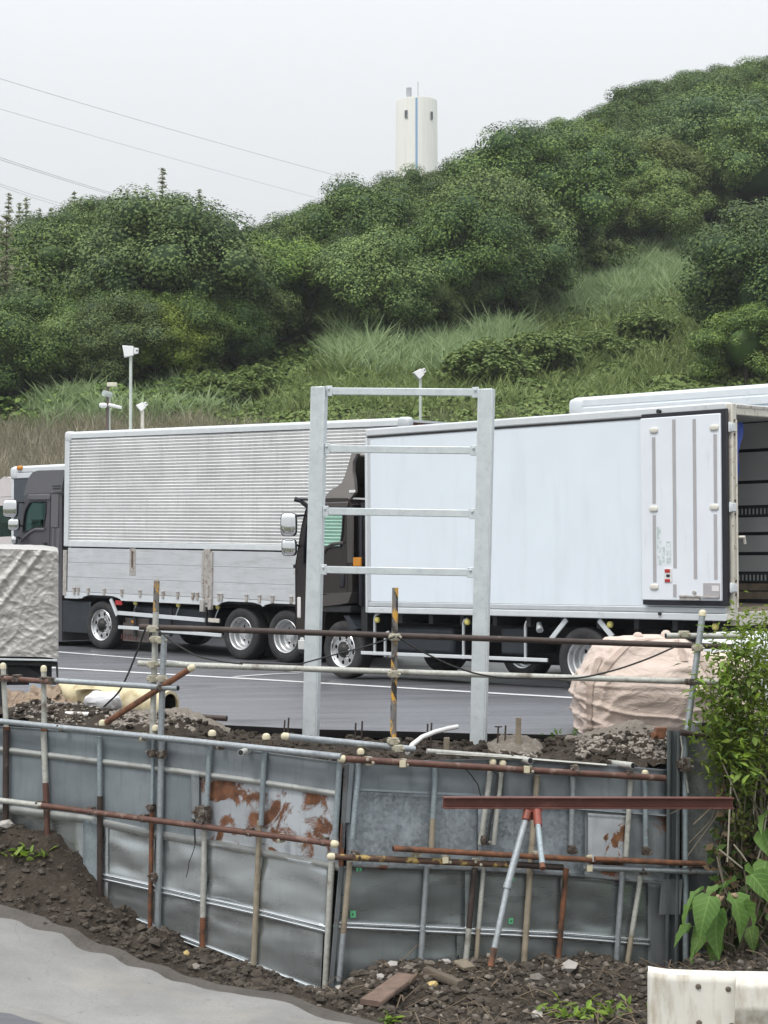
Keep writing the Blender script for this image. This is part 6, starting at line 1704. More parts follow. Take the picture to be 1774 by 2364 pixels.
for c, mt in ((LW.at(352, 1452, .06), m_clamp_pale), (LW.at(358, 1476, .05), m_clamp_pale), (LW.at(372, 1478, .06), m_clamp_pale), (LW.at(352, 1534, .06), m_clamp_pale), (LW.at(352, 1567, .06), m_clamp_pale), (LW.at(373, 1567, .07), m_clamp_pale), (LW.at(374, 1587, .09), m_clamp), (RW.at(912, 1471, .01), m_clamp_pale), (RW.at(910, 1556, .01), m_clamp_pale), (RW.at(908, 1711, .03), m_clamp_pale), (RW.at(919, 1728, .07), m_clamp_pale), (RW.at(1611, 1496, .03), m_clamp_pale), (RW.at(1595, 1574, .03), m_clamp), (RW.at(1580, 1464, -.1), m_clamp_pale)):
    part('clamp', mt, gr, lambda m: [m.obox(c, RW.t * .034, RW.n * .034, Vector((0, 0, .026))), m.obox(c, RW.t * .046, RW.n * .02, Vector((0, 0, .014))), m.tube(c + RW.t * .03, c + RW.t * .03 + RW.n * .06, .010, 6)], world=True, bevel=.004)
# left end: short rail on two capped posts, and the diagonal brown brace
sr = thing('guard_rail', 'short low scaffold rail on two cream capped posts at the left picture edge', 'guard rail', LW.at(60, 1690, .05))
for a, b in (((7, 1537), (15, 1690)), ((101, 1543), (102, 1690))):
    o = pipe3(sr, LW.at(b[0], b[1], .03), LW.at(a[0], a[1], .03), m_galv_pale, caps=(0, 1), r=.0225); o.name = 'post'
    part('collar', m_rustpipe, sr, lambda m: m.tube(LW.at(b[0], b[1] - 12, .03), LW.at(b[0], b[1] - 2, .03), .029, 12), world=True)
o = pipe3(sr, LW.at(-60, 1561, .075), LW.at(128, 1575, .075), m_brown, r=.023); o.name = 'rail'
o = pipe3(sr, LW.at(122, 1571, .075), LW.at(411, 1589, .10), m_galv, caps=(0, 2), r=.023); o.name = 'rail'
for c in (LW.at(8, 1566, .06), LW.at(103, 1571, .06), LW.at(40, 1566, .07), LW.at(124, 1572, .07)):
    part('clamp', m_clamp, sr, lambda m: [m.obox(c, LW.t * .03, LW.n * .035, Vector((0, 0, .03))), m.tube(c + LW.t * .02, c + LW.t * .02 + LW.n * .06 + Vector((0, 0, .03)), .010, 6)], world=True, bevel=.004)
br = thing('brace_pipe', 'rust brown pipe leaning diagonally across the two left posts with a cream end cap', 'pipe', LW.at(240, 1672, .05))
o = pipe3(br, LW.at(246, 1668, .02), LW.at(444, 1541, .13), m_rustpipe, caps=(0, 1), r=.0245)

# sagging ropes
m_rope = M('black rope', (0.022, 0.02, 0.02), 0.8)
def rope(pts_, lab, r=.007):
    m = MB()
    Q = []
    for (a, b) in zip(pts_, pts_[1:]):
        for k in range(6): Q.append(a.lerp(b, k / 6))
    Q.append(pts_[-1])
    for _ in range(3): Q = [Q[0]] + [(Q[i - 1] + Q[i] * 2 + Q[i + 1]) / 4 for i in range(1, len(Q) - 1)] + [Q[-1]]
    m.path(Q, r, 6); o = m.build('rope', m_rope); return tag(o, lab, 'rope', 'ropes hung from the guard rail')
L_ = lambda a, b, o=.07: LW.at(a, b, o)
R_ = lambda a, b, o=.05: RW.at(a, b, o)
rope([L_(336, 1452, .1), L_(318, 1500), L_(298, 1552), L_(276, 1598), L_(240, 1632, -.1)], 'black cable hanging from the rail end down to the white bag', .008)
rope([L_(362, 1452, .12), L_(400, 1484, .12), L_(455, 1516, .12), L_(520, 1529, .12), L_(560, 1533, .12)], 'rope sagging from the left post to the lower rail', .0065)
rope([R_(690, 1534, .2), R_(760, 1515, .16), R_(840, 1494, .1), R_(890, 1478, .06), R_(912, 1470, .05)], 'thin rope rising from the left steel frame post to the banded post', .006)
rope([R_(918, 1470, .06), R_(960, 1497, .06), R_(1030, 1532, .07), R_(1095, 1555, .09), R_(1160, 1566, .11), R_(1340, 1567, .11), R_(1430, 1545, .08), R_(1500, 1520, .06), R_(1560, 1493, .06)], 'long rope sagging from the banded post to the right post', .0075)
rope([L_(555, 1530, .14), L_(700, 1535, .14)], 'pale frayed rope end tied along the lower rail', .005)

# ------------------------------------------------------------------ galvanised ladder frame
lb0, lb1 = P(717.5, 1712, 17.0), P(1104, 1750, 16.5)
lt0, lt1 = P(738, 893, 16.95), P(1124, 898, 16.45)
fr = thing('ladder_frame', 'tall new galvanised steel frame of two posts and five cross bars', 'frame', (lb0.lerp(lb1, .5).x, lb0.lerp(lb1, .5).y, lb1.z - .25))
tt = (lb1 - lb0); tt.z = 0; tt.normalize(); nn = Vector((tt.y, -tt.x, 0))
up0 = (lt0 - lb0).normalized()
for b_, t_ in ((lb0, lt0), (lb1, lt1)):
    u_ = (t_ - b_).normalized(); b2 = b_ - u_ * .35
    L2 = (t_ - b2).length / 2; c_ = (t_ + b2) / 2
    part('post', m_frame, fr, lambda m: m.obox(c_, tt * .0635, nn * .05, u_ * L2), world=True, bevel=.006)
    part('post_flange', m_frame, fr, lambda m: m.obox(c_ + tt * .0675 + nn * .046, tt * .0045, nn * .004, u_ * L2 * .999), world=True)
for (xa, ya, xb, yb) in ((757, 903, 1105, 906), (752, 1036, 1101, 1040), (748, 1180, 1098, 1186), (744, 1315, 1094, 1322)):
    a = P(xa, ya, 16.93); b = P(xb, yb, 16.48)
    part('cross_bar', m_frame, fr, lambda m: m.bar(a, b, .04, .063), world=True, bevel=.005)
    for q, s_ in ((a, 1), (b, -1)):
        part('lug', m_frame, fr, lambda m: [m.obox(q + tt * .02 * s_ + nn * .02, tt * .03, nn * .006, Vector((0, 0, .045))), m.tube(q + tt * .02 * s_ + nn * .026 + Vector((0, 0, .02)), q + tt * .02 * s_ + nn * .04 + Vector((0, 0, .02)), .012, 6)], world=True, bevel=.003)
a, b = P(712, 1735, 17.0), P(1096, 1770, 16.5)
part('cross_bar', m_frame, fr, lambda m: m.bar(a, b, .06, .06), world=True, bevel=.006)

# ------------------------------------------------------------------ red steel beam on its trestle
bp = VPlane((P(1020, 1855, 13.9).x, 13.9), (P(1690, 1855, 14.4).x, 14.4))
be = thing('steel_beam', 'long red brown steel channel beam lying on the red headed trestle', 'steel beam', bp.at(1230, 1866))
m_redbrown = M('red brown primer', (0.115, 0.038, 0.028), 0.5, 0.1, 0.15, 6, dirt=(0.22, 0.10, 0.075), dthr=(0.55, 0.75))
def beam(m):
    a, b = bp.at(1023, 1853), bp.at(1692, 1854)
    d = (b - a).normalized(); n = bp.n; z = n.cross(d); 
    if z.z < 0: z = -z
    c = (a + b) / 2; L2 = (b - a).length / 2
    m.obox(c + z * .036, d * L2, n * .040, z * .005)
    m.obox(c - z * .036, d * L2, n * .040, z * .005)
    m.obox(c, d * L2 * .9999, n * .005, z * .0305)
part('beam', m_redbrown, be, beam, world=True, bevel=.002)
tr = thing('trestle', 'pipe trestle with a bright red head carrying the red steel beam', 'trestle', bp.at(1230, 2225))
m_redhead = M('orange red casting', (0.24, 0.060, 0.04), 0.5, 0.1, 0.15, 12, dirt=(0.16, 0.05, 0.03), dthr=(0.55, 0.7))
hd = bp.at(1230, 1880)
part('head', m_redhead, tr, lambda m: [m.obox(bp.at(1231, 1870), bp.t * .062, bp.n * .035, Vector((0, 0, .012))), m.tube(bp.at(1219, 1872, .02), bp.at(1214, 1894, .05), .030, 12), m.tube(bp.at(1240, 1872, .03), bp.at(1243, 1908, .12), .030, 12), m.tube(bp.at(1230, 1870, -.02), bp.at(1231, 1892, -.02), .028, 12)], world=True, bevel=.004)
o = pipe3(tr, bp.at(1217, 1885, .03), bp.at(1172, 2046, .16), m_galv, r=.027); o.name = 'leg'
o = pipe3(tr, bp.at(1174, 2040, .15), bp.at(1133, 2232, .30), m_galv, r=.022, split=(.78, m_rustpipe)); o.name = 'leg'
part('leg_collar', m_galv, tr, lambda m: m.tube(bp.at(1174, 2040, .15), bp.at(1171, 2052, .16), .031, 12), world=True)
o = pipe3(tr, bp.at(1242, 1898, .10), bp.at(1254, 2006, .42), m_galv_blue, r=.021, split=(.9, m_rustpipe)); o.name = 'leg'

# ------------------------------------------------------------------ things on the bank behind the wall
m_canvas = M('beige bag cloth', (0.58, 0.475, 0.415), 0.85, 0, 0.06, 4, dirt=(0.42, 0.35, 0.30), dthr=(0.55, 0.8))
for n_ in [m_canvas.node_tree.nodes['Principled BSDF']]:
    t_ = m_canvas.node_tree; b_ = t_.nodes.new('ShaderNodeBump'); x_ = t_.nodes.new('ShaderNodeTexNoise'); x_.inputs['Scale'].default_value = 7; x_.inputs['Detail'].default_value = 5; x_.inputs['Distortion'].default_value = 1.2
    tc_ = t_.nodes.new('ShaderNodeTexCoord'); mp_ = t_.nodes.new('ShaderNodeMapping'); mp_.inputs['Scale'].default_value = (1, 1, 1.8); t_.links.new(tc_.outputs['Object'], mp_.inputs[0]); t_.links.new(mp_.outputs[0], x_.inputs[0])
    b_.inputs['Strength'].default_value = .4; b_.inputs['Distance'].default_value = .06; t_.links.new(x_.outputs['Fac'], b_.inputs['Height']); t_.links.new(b_.outputs[0], n_.inputs['Normal'])
def bag_fn(cx, cy, z0, hw, hd, H, seed=0):
    def fn(u, v):
        a = u * 2 * pi; e = .55
        sg = lambda q: math.copysign(abs(q) ** e, q)
        prof = lin(v, [(0, .78), (.08, .88), (.25, .96), (.45, 1.02), (.55, 1.0), (.66, .90), (.78, .74), (.88, .60), (.95, .52), (1, .30)])
        x, y = sg(cos(a)) * hw * prof, sg(sin(a)) * hd * prof
        z = z0 + H * lin(v, [(0, 0), (.06, .01), (.62, .66), (.78, .90), (.9, .985), (1, .99)])
        g = abs(v - .8) < .2
        d = .035 * math.sin(a * 9 + 3 * nz(a, v, seed, 1.0)) * max(0, v - .55) * 1.6
        rd = lambda q: max(0, 1 - abs(q) * 5.0)
        d += .032 * rd(nz(a * .55 + v * .4, v * 5.0 + a * .35, seed + 2, 1.25)) * (1.1 - v) + .025 * rd(nz(a * 1.6 + v, v * 3.2 - a * .7, seed + 7, 1.5)) - .035
        d += .05 * fbm(a * 1.1, v * 2.4, 1.0, 3, seed + 5) * .9
        # diagonal strap crease
        r = sqrt(x * x + y * y) + 1e-6
        tl = 0.05 * (z - z0)
        return (cx + x * (1 + d / r) + tl, cy + y * (1 + d / r), z + .02 * nz(a * 2, v * 3, seed, 1.5) * v)
    return fn
bb = P(1480, 1705, 16.75); bb.x = P(1480, 1600, 17.25).x
bz = bb.z - .02
bagw = P(1640, 1600, 17.25).x - P(1316, 1600, 17.25).x
tb = thing('bulk_bag', 'large beige cloth bulk bag tied shut, standing on the asphalt edge by the wall', 'bulk bag', (bb.x, bb.y + .5, bz))
bagf = bag_fn(bb.x, bb.y + .5, bz, bagw / 2 * 1.03, .56, P(1480, 1470, 17.25).z - bz)
ob = part('bag', m_canvas, tb, lambda m: m.grid(lambda u, v: bagf(u, v), 220, 110), world=True, ang=180)
part('tie', m_canvas, tb, lambda m: [m.rbox((bb.x + dx, bb.y + .35 + dy, P(1480, py, 17.1).z), a, b, c, .8, 12, 8) for dx, dy, py, a, b, c in ((-.10, 0, 1480, .16, .14, .05), (.06, .05, 1478, .20, .16, .05), (.20, -.02, 1474, .05, .05, .075), (-.05, -.05, 1472, .045, .05, .05), (.30, -.05, 1503, .10, .08, .06))], world=True)
m_strapc = M('beige webbing strap', (0.43, 0.34, 0.29), 0.85, 0, 0.05, 5)
def strap(u0, du, v0, v1, nm='strap'):
    def fn(u, v):
        uu = u0 + du * v + (u - .5) * .028
        vv = v0 + (v1 - v0) * v
        p = Vector(bagf(uu % 1, vv)); c = Vector((bb.x, bb.y + .5, p.z)); d = (p - c); d.z = 0
        return p + d.normalized() * .014
    part(nm, m_strapc, tb, lambda m: m.grid(fn, 3, 34), world=True, ang=180)
strap(.615, .015, .03, .72); strap(.655, .09, .62, .93); strap(.88, -.01, .05, .75); strap(.80, .02, .7, .93)
# second pale bag mostly hidden by the bush and a white tarp behind it
b2 = P(1650, 1700, 17.3)
t2 = thing('bulk_bag', 'pale cloth bag mostly hidden behind the bush right of the large beige bag', 'bulk bag', (b2.x, b2.y + .4, b2.z))
f2 = bag_fn(b2.x + .05, b2.y + .45, b2.z, .42, .42, .72, 9)
part('bag', M('pale bag cloth', (0.60, 0.51, 0.42), 0.85, 0, 0.08, 4), t2, lambda m: m.grid(lambda u, v: f2(u, v), 60, 30), world=True, ang=180)
b3 = P(1740, 1690, 18.6)
t5 = thing('covered_stack', 'white sheet covered stack seen through the leaves of the bush', 'stack', (b3.x, b3.y, b3.z))
part('cover', M('white plastic cover', (0.66, 0.68, 0.70), 0.4, 0, 0.04, 4), t5, lambda m: m.rbox((b3.x + .35, b3.y, b3.z + .45), .85, .5, .50, .28, 30, 16), world=True)

# tarp covered cargo truck at the left edge
tp = VPlane((P(-400, 1500, 19.2).x, 19.2), (P(135, 1500, 19.6).x, 19.6))
zb = gz(tp.at(60, 1530).x, 19.9)
tt_ = thing('tarp_truck', 'small flatbed with its load under a crumpled grey silver tarp at the left edge', 'truck', (tp.at(60, 1530).x, tp.at(60, 1530).y, zb))
def m_tarpf():
    t = NT('crumpled silver tarp')
    n1_ = t.noise(7, 7, 0.62, dist=.7); n2_ = t.noise(2.2, 4, .5)
    a = t.mix(t.ramp(n1_, .3, .7), (0.42, 0.405, 0.385), (0.52, 0.505, 0.48))
    a = t.mix(t.mul(t.ramp(n2_, .5, .7), .4), a, (0.33, 0.315, 0.29))
    t.col(a); t.rm(0.38, 0.25); t.bump(t.mul(n1_, t.noise(26, 5, .7, dist=1.5), 'ADD'), .35, .03); return t.mat
def tarp(u, v):
    px = -420 + 555 * u; py = lin(px, [(-420, 1258), (100, 1270), (130, 1273), (135, 1277)]) + (1519 - 1272) * v
    rdg = lambda q: max(0, 1 - abs(q) * 4.5)
    X_, Z_ = px * .013, v * 3.3
    o = .012 * fbm(X_ * 1.5, Z_ * 1.5, 1.0, 4)
    for q_, (ca, sa, f_) in enumerate(((.8, .6, 1.6), (.5, -.9, 2.1), (.95, .2, 2.8), (.2, .98, 3.2))):
        o += .0065 / (1 + .2 * q_) * rdg(nz((X_ * ca + Z_ * sa) * f_ * 1.7, (Z_ * ca - X_ * sa) * f_ * .8, q_ * 3.7))
    for x_ in (-260, -90, 62, 98):
        o += .03 * max(0, 1 - abs(px - x_ + (v * 250) * (.75 if v < .9 else .7)) / 11) * (1 - v) ** .5
    if px > 118: o -= .03 * (px - 118) / 17
    return tp.at(px, py, .03 + o)
o = part('tarp', m_tarpf(), tt_, lambda m: m.grid(tarp, 260, 120), world=True, ang=180)
def tarp_top(u, v):
    a = Vector(tarp(u, 0)); return a - tp.n * (v * 1.5) + Vector((0, 0, .05 * sin(v * pi) + .01 * nz(u * 20, v * 8, 1, 1)))
part('tarp', m_tarpf(), tt_, lambda m: m.grid(tarp_top, 60, 12), world=True, ang=180)
def tarp_end(u, v):
    a = Vector(tarp(1, v)); return a - tp.n * (u * 1.5) + tp.t * .0
part('tarp', m_tarpf(), tt_, lambda m: m.grid(tarp_end, 10, 20), world=True, ang=180)
part('bed_rail', m_rail_white, tt_, lambda m: m.bar(tp.at(-420, 1514, .02), tp.at(132, 1524.5, .02), .05, .018), world=True, bevel=.004)
part('bed_frame', m_dark, tt_, lambda m: [m.bar(tp.at(-420, 1523, -.03), tp.at(132, 1533, -.03), .04, .045), m.bar(tp.at(131, 1528, -.02), tp.at(133, 1572, -.02), .03, .02), m.bar(tp.at(16, 1528, -.02), tp.at(14, 1576, -.02), .03, .03)], world=True, bevel=.004)
part('underbody', m_black, tt_, lambda m: m.obox(tp.at(-120, 1552, -.75), tp.t * 1.05, tp.n * .6, Vector((0, 0, .10))), world=True)
part('bed_floor', m_dark, tt_, lambda m: m.obox(tp.at(-140, 1517, -.78), tp.t * 1.15, tp.n * .7, Vector((0, 0, .03))), world=True)
for px in (40, -260):
    c_ = tp.at(px, 1560, -.15); c_.z = zb + .27
    part('tyre', m_tyre, tt_, lambda m: m.lathe([(.15, -.08), (.25, -.09), (.27, -.05), (.27, .05), (.25, .09), (.15, .08)], c_, tp.n, 24, closed=True), world=True)
part('label_plate', M('pale blue plate', (0.45, 0.52, 0.60), .5), tt_, lambda m: m.obox(tp.at(100, 1582, -.05), tp.t * .14, tp.n * .01, Vector((0, 0, .05))), world=True)

# rubbish and leftovers on the bank: boards, pipes, drum, bag
def bank_pt(px, py): return ground_hit(px, py, lambda x, y: bank(x, y) if y < edge_y(x) else gz(x, y))
m_board = M('torn brown cardboard', (0.25, 0.185, 0.13), 0.9, 0, 0.2, 9, dirt=(0.12, 0.075, 0.05), dthr=(0.5, 0.65), dscale=6)
cb = thing('cardboard_pile', 'crumpled torn brown cardboard sheets heaped on the bank behind the left posts', 'cardboard', P(80, 1652, 17.3))
for k, (x0, y0, x1, y1, hpx, sd) in enumerate(((15, 1650, 120, 1646, 26, 1), (40, 1630, 150, 1626, 26, 4), (70, 1612, 138, 1612, 20, 7), (8, 1616, 80, 1632, 22, 9), (110, 1640, 200, 1624, 18, 12))):
    def cf(u, v):
        p = P(x0 + (x1 - x0) * u, y0 + (y1 - y0) * u, 17.15 + .12 * k + v * .5)
        p.z += .09 * fbm(u * 2.5, v * 2, 1.0, 3, sd) + .07 * v + hpx / F * 17 * .5 * v
        return p
    o = part('cardboard_sheet', m_board, cb, lambda m: m.grid(cf, 12, 8), world=True, ang=30)
    s = o.modifiers.new('thickness', 'SOLIDIFY'); s.thickness = .012
m_foam = M('stained pale yellow foam lagging', (0.60, 0.53, 0.35), 0.85, 0, 0.12, 5, dirt=(0.32, 0.24, 0.12), dthr=(0.52, 0.66), dscale=4)
dr_ = thing('pipe_section', 'stained pale yellow insulated pipe section lying open end to the right', 'pipe', P(300, 1650, 17.3))
def fo(m):
    a = P(150, 1603, 18.0); b = P(392, 1632, 17.4)
    d = (b - a).normalized(); m.lathe([(.09, 0), (.138, .0), (.142, .3), (.138, .6), (.143, (b - a).length), (.118, (b - a).length), (.115, .02)], a, d, 30)
part('lagging', m_foam, dr_, fo, world=True, ang=60)
part('bore', m_hub, dr_, lambda m: m.lathe([(.117, -.02), (.117, -.25), (0, -.25)], P(392, 1632, 17.4), (P(392, 1632, 17.4) - P(150, 1603, 18.0)), 24), world=True)
part('lagging_hump', m_foam, dr_, lambda m: m.grid(lambda u, v: P(168 + 66 * u, 1583 - 16 * sin(u * pi) * sin(v * pi * .9 + .2) + 10 * v, 17.75 - .1 * v), 12, 6), world=True)
pb = thing('plastic_bag', 'crumpled white plastic bag beside the yellow lagged pipe', 'plastic bag', P(240, 1640, 16.95))
def pbf(m):
    c = P(238, 1620, 17.0)
    m.rbox((c.x, c.y, c.z), .155, .12, .085, .7, 40, 24)
    m.v = [v + (v - c) * (.22 * fbm(v.x * 9, v.y * 9 + v.z * 13, 1.0, 3)) for v in m.v]
part('bag', M('white plastic film', (0.70, 0.70, 0.72), 0.4, 0, 0.03, 5), pb, pbf, world=True, ang=25)
for nm, lab, a, b, da, db, mt, r in (('steel_pipe', 'dark grey steel pipe lying with its open end towards the asphalt', (300, 1645), (524, 1659), 17.0, 16.75, m_darkpipe, .0245), ('steel_pipe', 'short dark pipe lying between the yellow lagged pipe and the posts', (250, 1650), (390, 1654), 16.8, 16.7, m_hub, .02), ('plastic_pipe', 'white plastic pipe lying along the top of the left wall', (108, 1647), (233, 1651), 16.75, 16.6, m_lampw, .022)):
    t = thing(nm, lab, 'pipe', P(b[0], b[1] + 6, db)); pipe3(t, P(a[0], a[1], da), P(b[0], b[1], db), mt, r=r, caps=(0, 2))
wsht = thing('metal_scrap', 'pale grey bent sheet metal scrap between the cardboard and the white pipe', 'scrap metal', P(200, 1645, 16.9))
o = part('scrap_sheet', m_galv, wsht, lambda m: m.grid(lambda u, v: P(155 + 90 * u, 1641 - 10 * v + 3 * u, 16.95 + .15 * v) + Vector((0, 0, .02 * sin(u * 4))), 8, 4), world=True)
wsht = thing('slate_board', 'grey board lying flat between the two capped posts', 'board', P(55, 1668, 16.95))
part('board', M('grey board', (0.30, 0.30, 0.29), .8, 0, .15), wsht, lambda m: m.grid(lambda u, v: P(18 + 72 * u, 1669 - 15 * v - 4 * u * v, 16.85 + .2 * v), 4, 3), world=True)
part('board', M('grey board with dark edge', (0.22, 0.22, 0.21), .8, 0, .15), wsht, lambda m: m.grid(lambda u, v: P(62 + 50 * u, 1662 - 12 * v + 4 * u, 16.9 + .25 * v) + Vector((0, 0, .03 * u)), 4, 3), world=True)

# white hose, rebar pins and stakes
hs = MB(); hs.path([P(a, b, d) for a, b, d in ((940, 1738, 15.3), (952, 1720, 15.4), (975, 1702, 15.6), (1005, 1690, 15.8), (1035, 1682, 16.0), (1056, 1678, 16.1))], .019, 12)
tag(hs.build('hose', m_lampw), 'white plastic hose curving up from behind the wall beside the banded post', 'hose')
for k, (px, yt, yb, d) in enumerate(((658, 1663, 1712, 16.3), (667, 1657, 1712, 16.3), (822, 1669, 1722, 16.0), (837, 1665, 1722, 16.0), (988, 1671, 1740, 15.9), (997, 1669, 1740, 15.9), (1151, 1678, 1745, 15.9), (1168, 1675, 1750, 15.9))):
    m = MB(); a = P(px, yt, d); b = P(px - 3, yb, d)
    m.tube(b, a, .0075, 7)
    if k == 6: m.tube(a + Vector((-.03, 0, .0)), a + Vector((.03, 0, .0)), .006, 6)
    o = m.build('rebar_pin', m_rebar)
    tag(o, ['rebar pin left of the left steel frame post, the shorter of its pair', 'rebar pin left of the left steel frame post, the taller of its pair', 'left rebar pin of the pair between the frame post and the banded post', 'right rebar pin of the pair between the frame post and the banded post', 'left rebar pin beside the white hose', 'right rebar pin behind the white hose', 'rebar pin with a short cross piece right of the right frame post', 'plain rebar pin next to the wooden stake'][k], 'rebar', 'rebar pins in the bank')
m_wood = M('weathered stake wood', (0.24, 0.20, 0.15), 0.85, 0, 0.2, 12)
for (px, yt, yb, hw, lab) in ((1197, 1657, 1740, .022, 'taller wooden stake right of the right frame post'), (1031, 1703, 1738, .024, 'short pale wooden stake left of the right frame post')):
    m = MB(); a = P(px, yt, 15.9); b = P(px, yb, 15.9)
    m.obox((a + b) / 2, Vector((hw, 0, 0)), Vector((0, hw * .8, 0)), Vector((0.003, 0, (a.z - b.z) / 2)))
    tag(m.build('wooden_stake', m_wood, bevel=.003), lab, 'stake', 'stakes in the bank')

# gravel heaps (uncountable) and their loose stones
gv = MB()
for (x0, x1, y0, y1, n, d) in ((255, 455, 1668, 1698, 1100, 16.6), (1330, 1545, 1712, 1762, 1500, 16.0), (1140, 1240, 1712, 1740, 350, 15.9), (30, 250, 1668, 1690, 260, 16.7)):
    for _ in range(n):
        px, py = random.uniform(x0, x1), random.uniform(y0, y1)
        q = P(px, py, d + random.uniform(-.35, .45)); 
        if q.y < wall_y(q.x) + .06: continue
        r = random.choice((.008, .010, .012, .016, .022))
        gv.chunk((q.x, q.y, bank(q.x, q.y) + r * .2), r, flat=.8)
o = gv.build('gravel', m_gravel_st, smooth=False, centre=False); o['kind'] = 'stuff'; tag(o, 'pale grey brown gravel heaped behind the top of the wall', 'gravel')
for (cx, cy, hh, rr, lab, mm) in [(BH[1][0].x, BH[1][0].y, 0, .5, 'gravel skin left', 0)]:
    pass
def heap(name, x0, x1, y0, y1, fz):
    sheet(name, x0, x1, y0, y1, .03, fz, m_gravel)
def heapf(c, h, r, ry=1.0):
    def f(x, y):
        d = ((x - c.x) / r) ** 2 + ((y - c.y) / (r * ry)) ** 2
        k = max(0, 1 - d)
        return bank(x, y) + .02 * k ** .4 + (h * k * (1 + .25 * fbm(x, y, 6, 3))) + .02 * nz(x, y, 4, 20) - .03 * (k <= 0)
    return f
c_ = P(420, 1684, 16.75); heap('gravel_heap', c_.x - .6, c_.x + .42, c_.y - .35, c_.y + .3, heapf(c_, .05, .5, .55))
c_ = P(1440, 1725, 16.25); heap('gravel_heap', c_.x - .62, c_.x + .45, c_.y - .4, c_.y + .4, heapf(c_, .04, .55, .65))
c_ = P(1190, 1727, 15.95); heap('gravel_heap', c_.x - .25, c_.x + .25, c_.y - .2, c_.y + .25, heapf(c_, .04, .25, .8))

bc = MB()
for _ in range(2600):
    x = random.uniform(-3.2, 2.6); wy = wall_y(x); y = random.uniform(wy + .05, edge_y(x) + .08)
    r = .008 + .028 * random.random() ** 2.5
    bc.chunk((x, y, bank(x, y) + r * .2), r * 1.2, flat=.75)
o = bc.build('bank_clods', m_soil, smooth=False, centre=False); o['kind'] = 'stuff'; tag(o, 'dark soil lumps on the bank behind the wall top', 'soil')
# clods on the soil (uncountable), single stones and litter as things
cl = MB(); n = 0
while n < 9500:
    x, y = random.uniform(-4.6, 3.6), random.uniform(12.6, 16.7)
    k = (y - road_y(x))
    if k < -.05 or y > wall_y(x) - .02: continue
    if k < .2 and random.random() < .93: continue
    if k < .35 and random.random() < .6: continue
    if x < -1.6 and fbm(x, y, .9, 2) > .12 and random.random() < .75: continue
    r = .007 + .022 * random.random() ** 2.5 + (.018 if random.random() < .05 else 0)
    cl.chunk((x, y, low_rough(x, y) + r * .25), r * 1.25, flat=.75); n += 1
rb = MB(); n = 0
while n < 1100:
    x, y = random.uniform(-.5, 3.4), random.uniform(13.4, 15.45)
    if y > wall_y(x) - .03 or y < road_y(x) + .25: continue
    if random.random() > .25 + .75 * max(0, min(1, 1 - (wall_y(x) - y) / .7)): continue
    r = .006 + .020 * random.random() ** 2.2
    rb.chunk((x, y, low_rough(x, y) + r * .3), r * 1.3, flat=.8); n += 1
o = rb.build('rubble', M('pale brown rubble', (0.19, 0.165, 0.14), 0.95, 0, 0.4, 9, dirt=(0.33, 0.30, 0.26), dthr=(0.55, 0.7), dscale=7, spec=.2), smooth=False, centre=False); o['kind'] = 'stuff'; tag(o, 'pale brown rubble along the crest of the right soil heap', 'rubble')
o = cl.build('soil_clods', m_clod, smooth=False, centre=False); o['kind'] = 'stuff'; tag(o, 'dark brown soil clods scattered along the foot of the wall', 'soil')
m_stone_w = M('pale stone', (0.42, 0.39, 0.36), 0.85, 0, 0.15, 12)
m_stone_y = M('yellow brick piece', (0.50, 0.38, 0.16), 0.85, 0, 0.15, 12)
m_stone_g = M('grey brown stone', (0.22, 0.195, 0.17), 0.9, 0, 0.2, 12)
def low_pt(px, py): return ground_hit(px, py, low_rough)
for (px, py, r, mt, lab) in [(38, 1930, .055, m_stone_w, 'whitish stone beside the green weed at the left mound'), (12, 1990, .06, m_stone_w, 'white stone at the left picture edge on the soil mound'), (228, 2115, .045, m_stone_y, 'yellow stone at the foot of the wall by the mound'), (432, 2208, .035, m_stone_y, 'small yellowish stone below the left wall'), (450, 2232, .045, m_stone_g, 'grey stone on the soil at the edge of the mud verge'),
                            (765, 2282, .05, m_stone_w, 'pale stone at the foot of the wall corner'), (784, 2284, .04, m_stone_w, 'smaller pale stone right of the wall corner foot'), (880, 2248, .035, m_stone_w, 'white stone above the upper end of the brown plank'), (908, 2245, .035, m_stone_w, 'white stone right of the upper end of the brown plank'), (1000, 2293, .04, m_stone_y, 'small tan stone in the middle of the right soil heap'), (1030, 2280, .035, m_stone_w, 'small white stone right of the leaning timber'), (1240, 2348, .05, m_stone_w, 'flat white stone near the bottom of the soil heap'), (1240, 2265, .05, m_stone_g, 'tan stone on the crest of the right soil heap'), (1315, 2240, .06, m_stone_w, 'pale stone beneath the right wall sheets'), (905, 2281, .04, m_stone_w, 'pale stone lying on the brown plank')]:
    p = low_pt(px, py); m = MB(); m.chunk((p.x, p.y, p.z + r * .45), r * 1.15, jit=.3, flat=.7)
    tag(m.build('stone', mt, smooth=False, bevel=.004), lab, 'stone', 'loose stones on the soil')
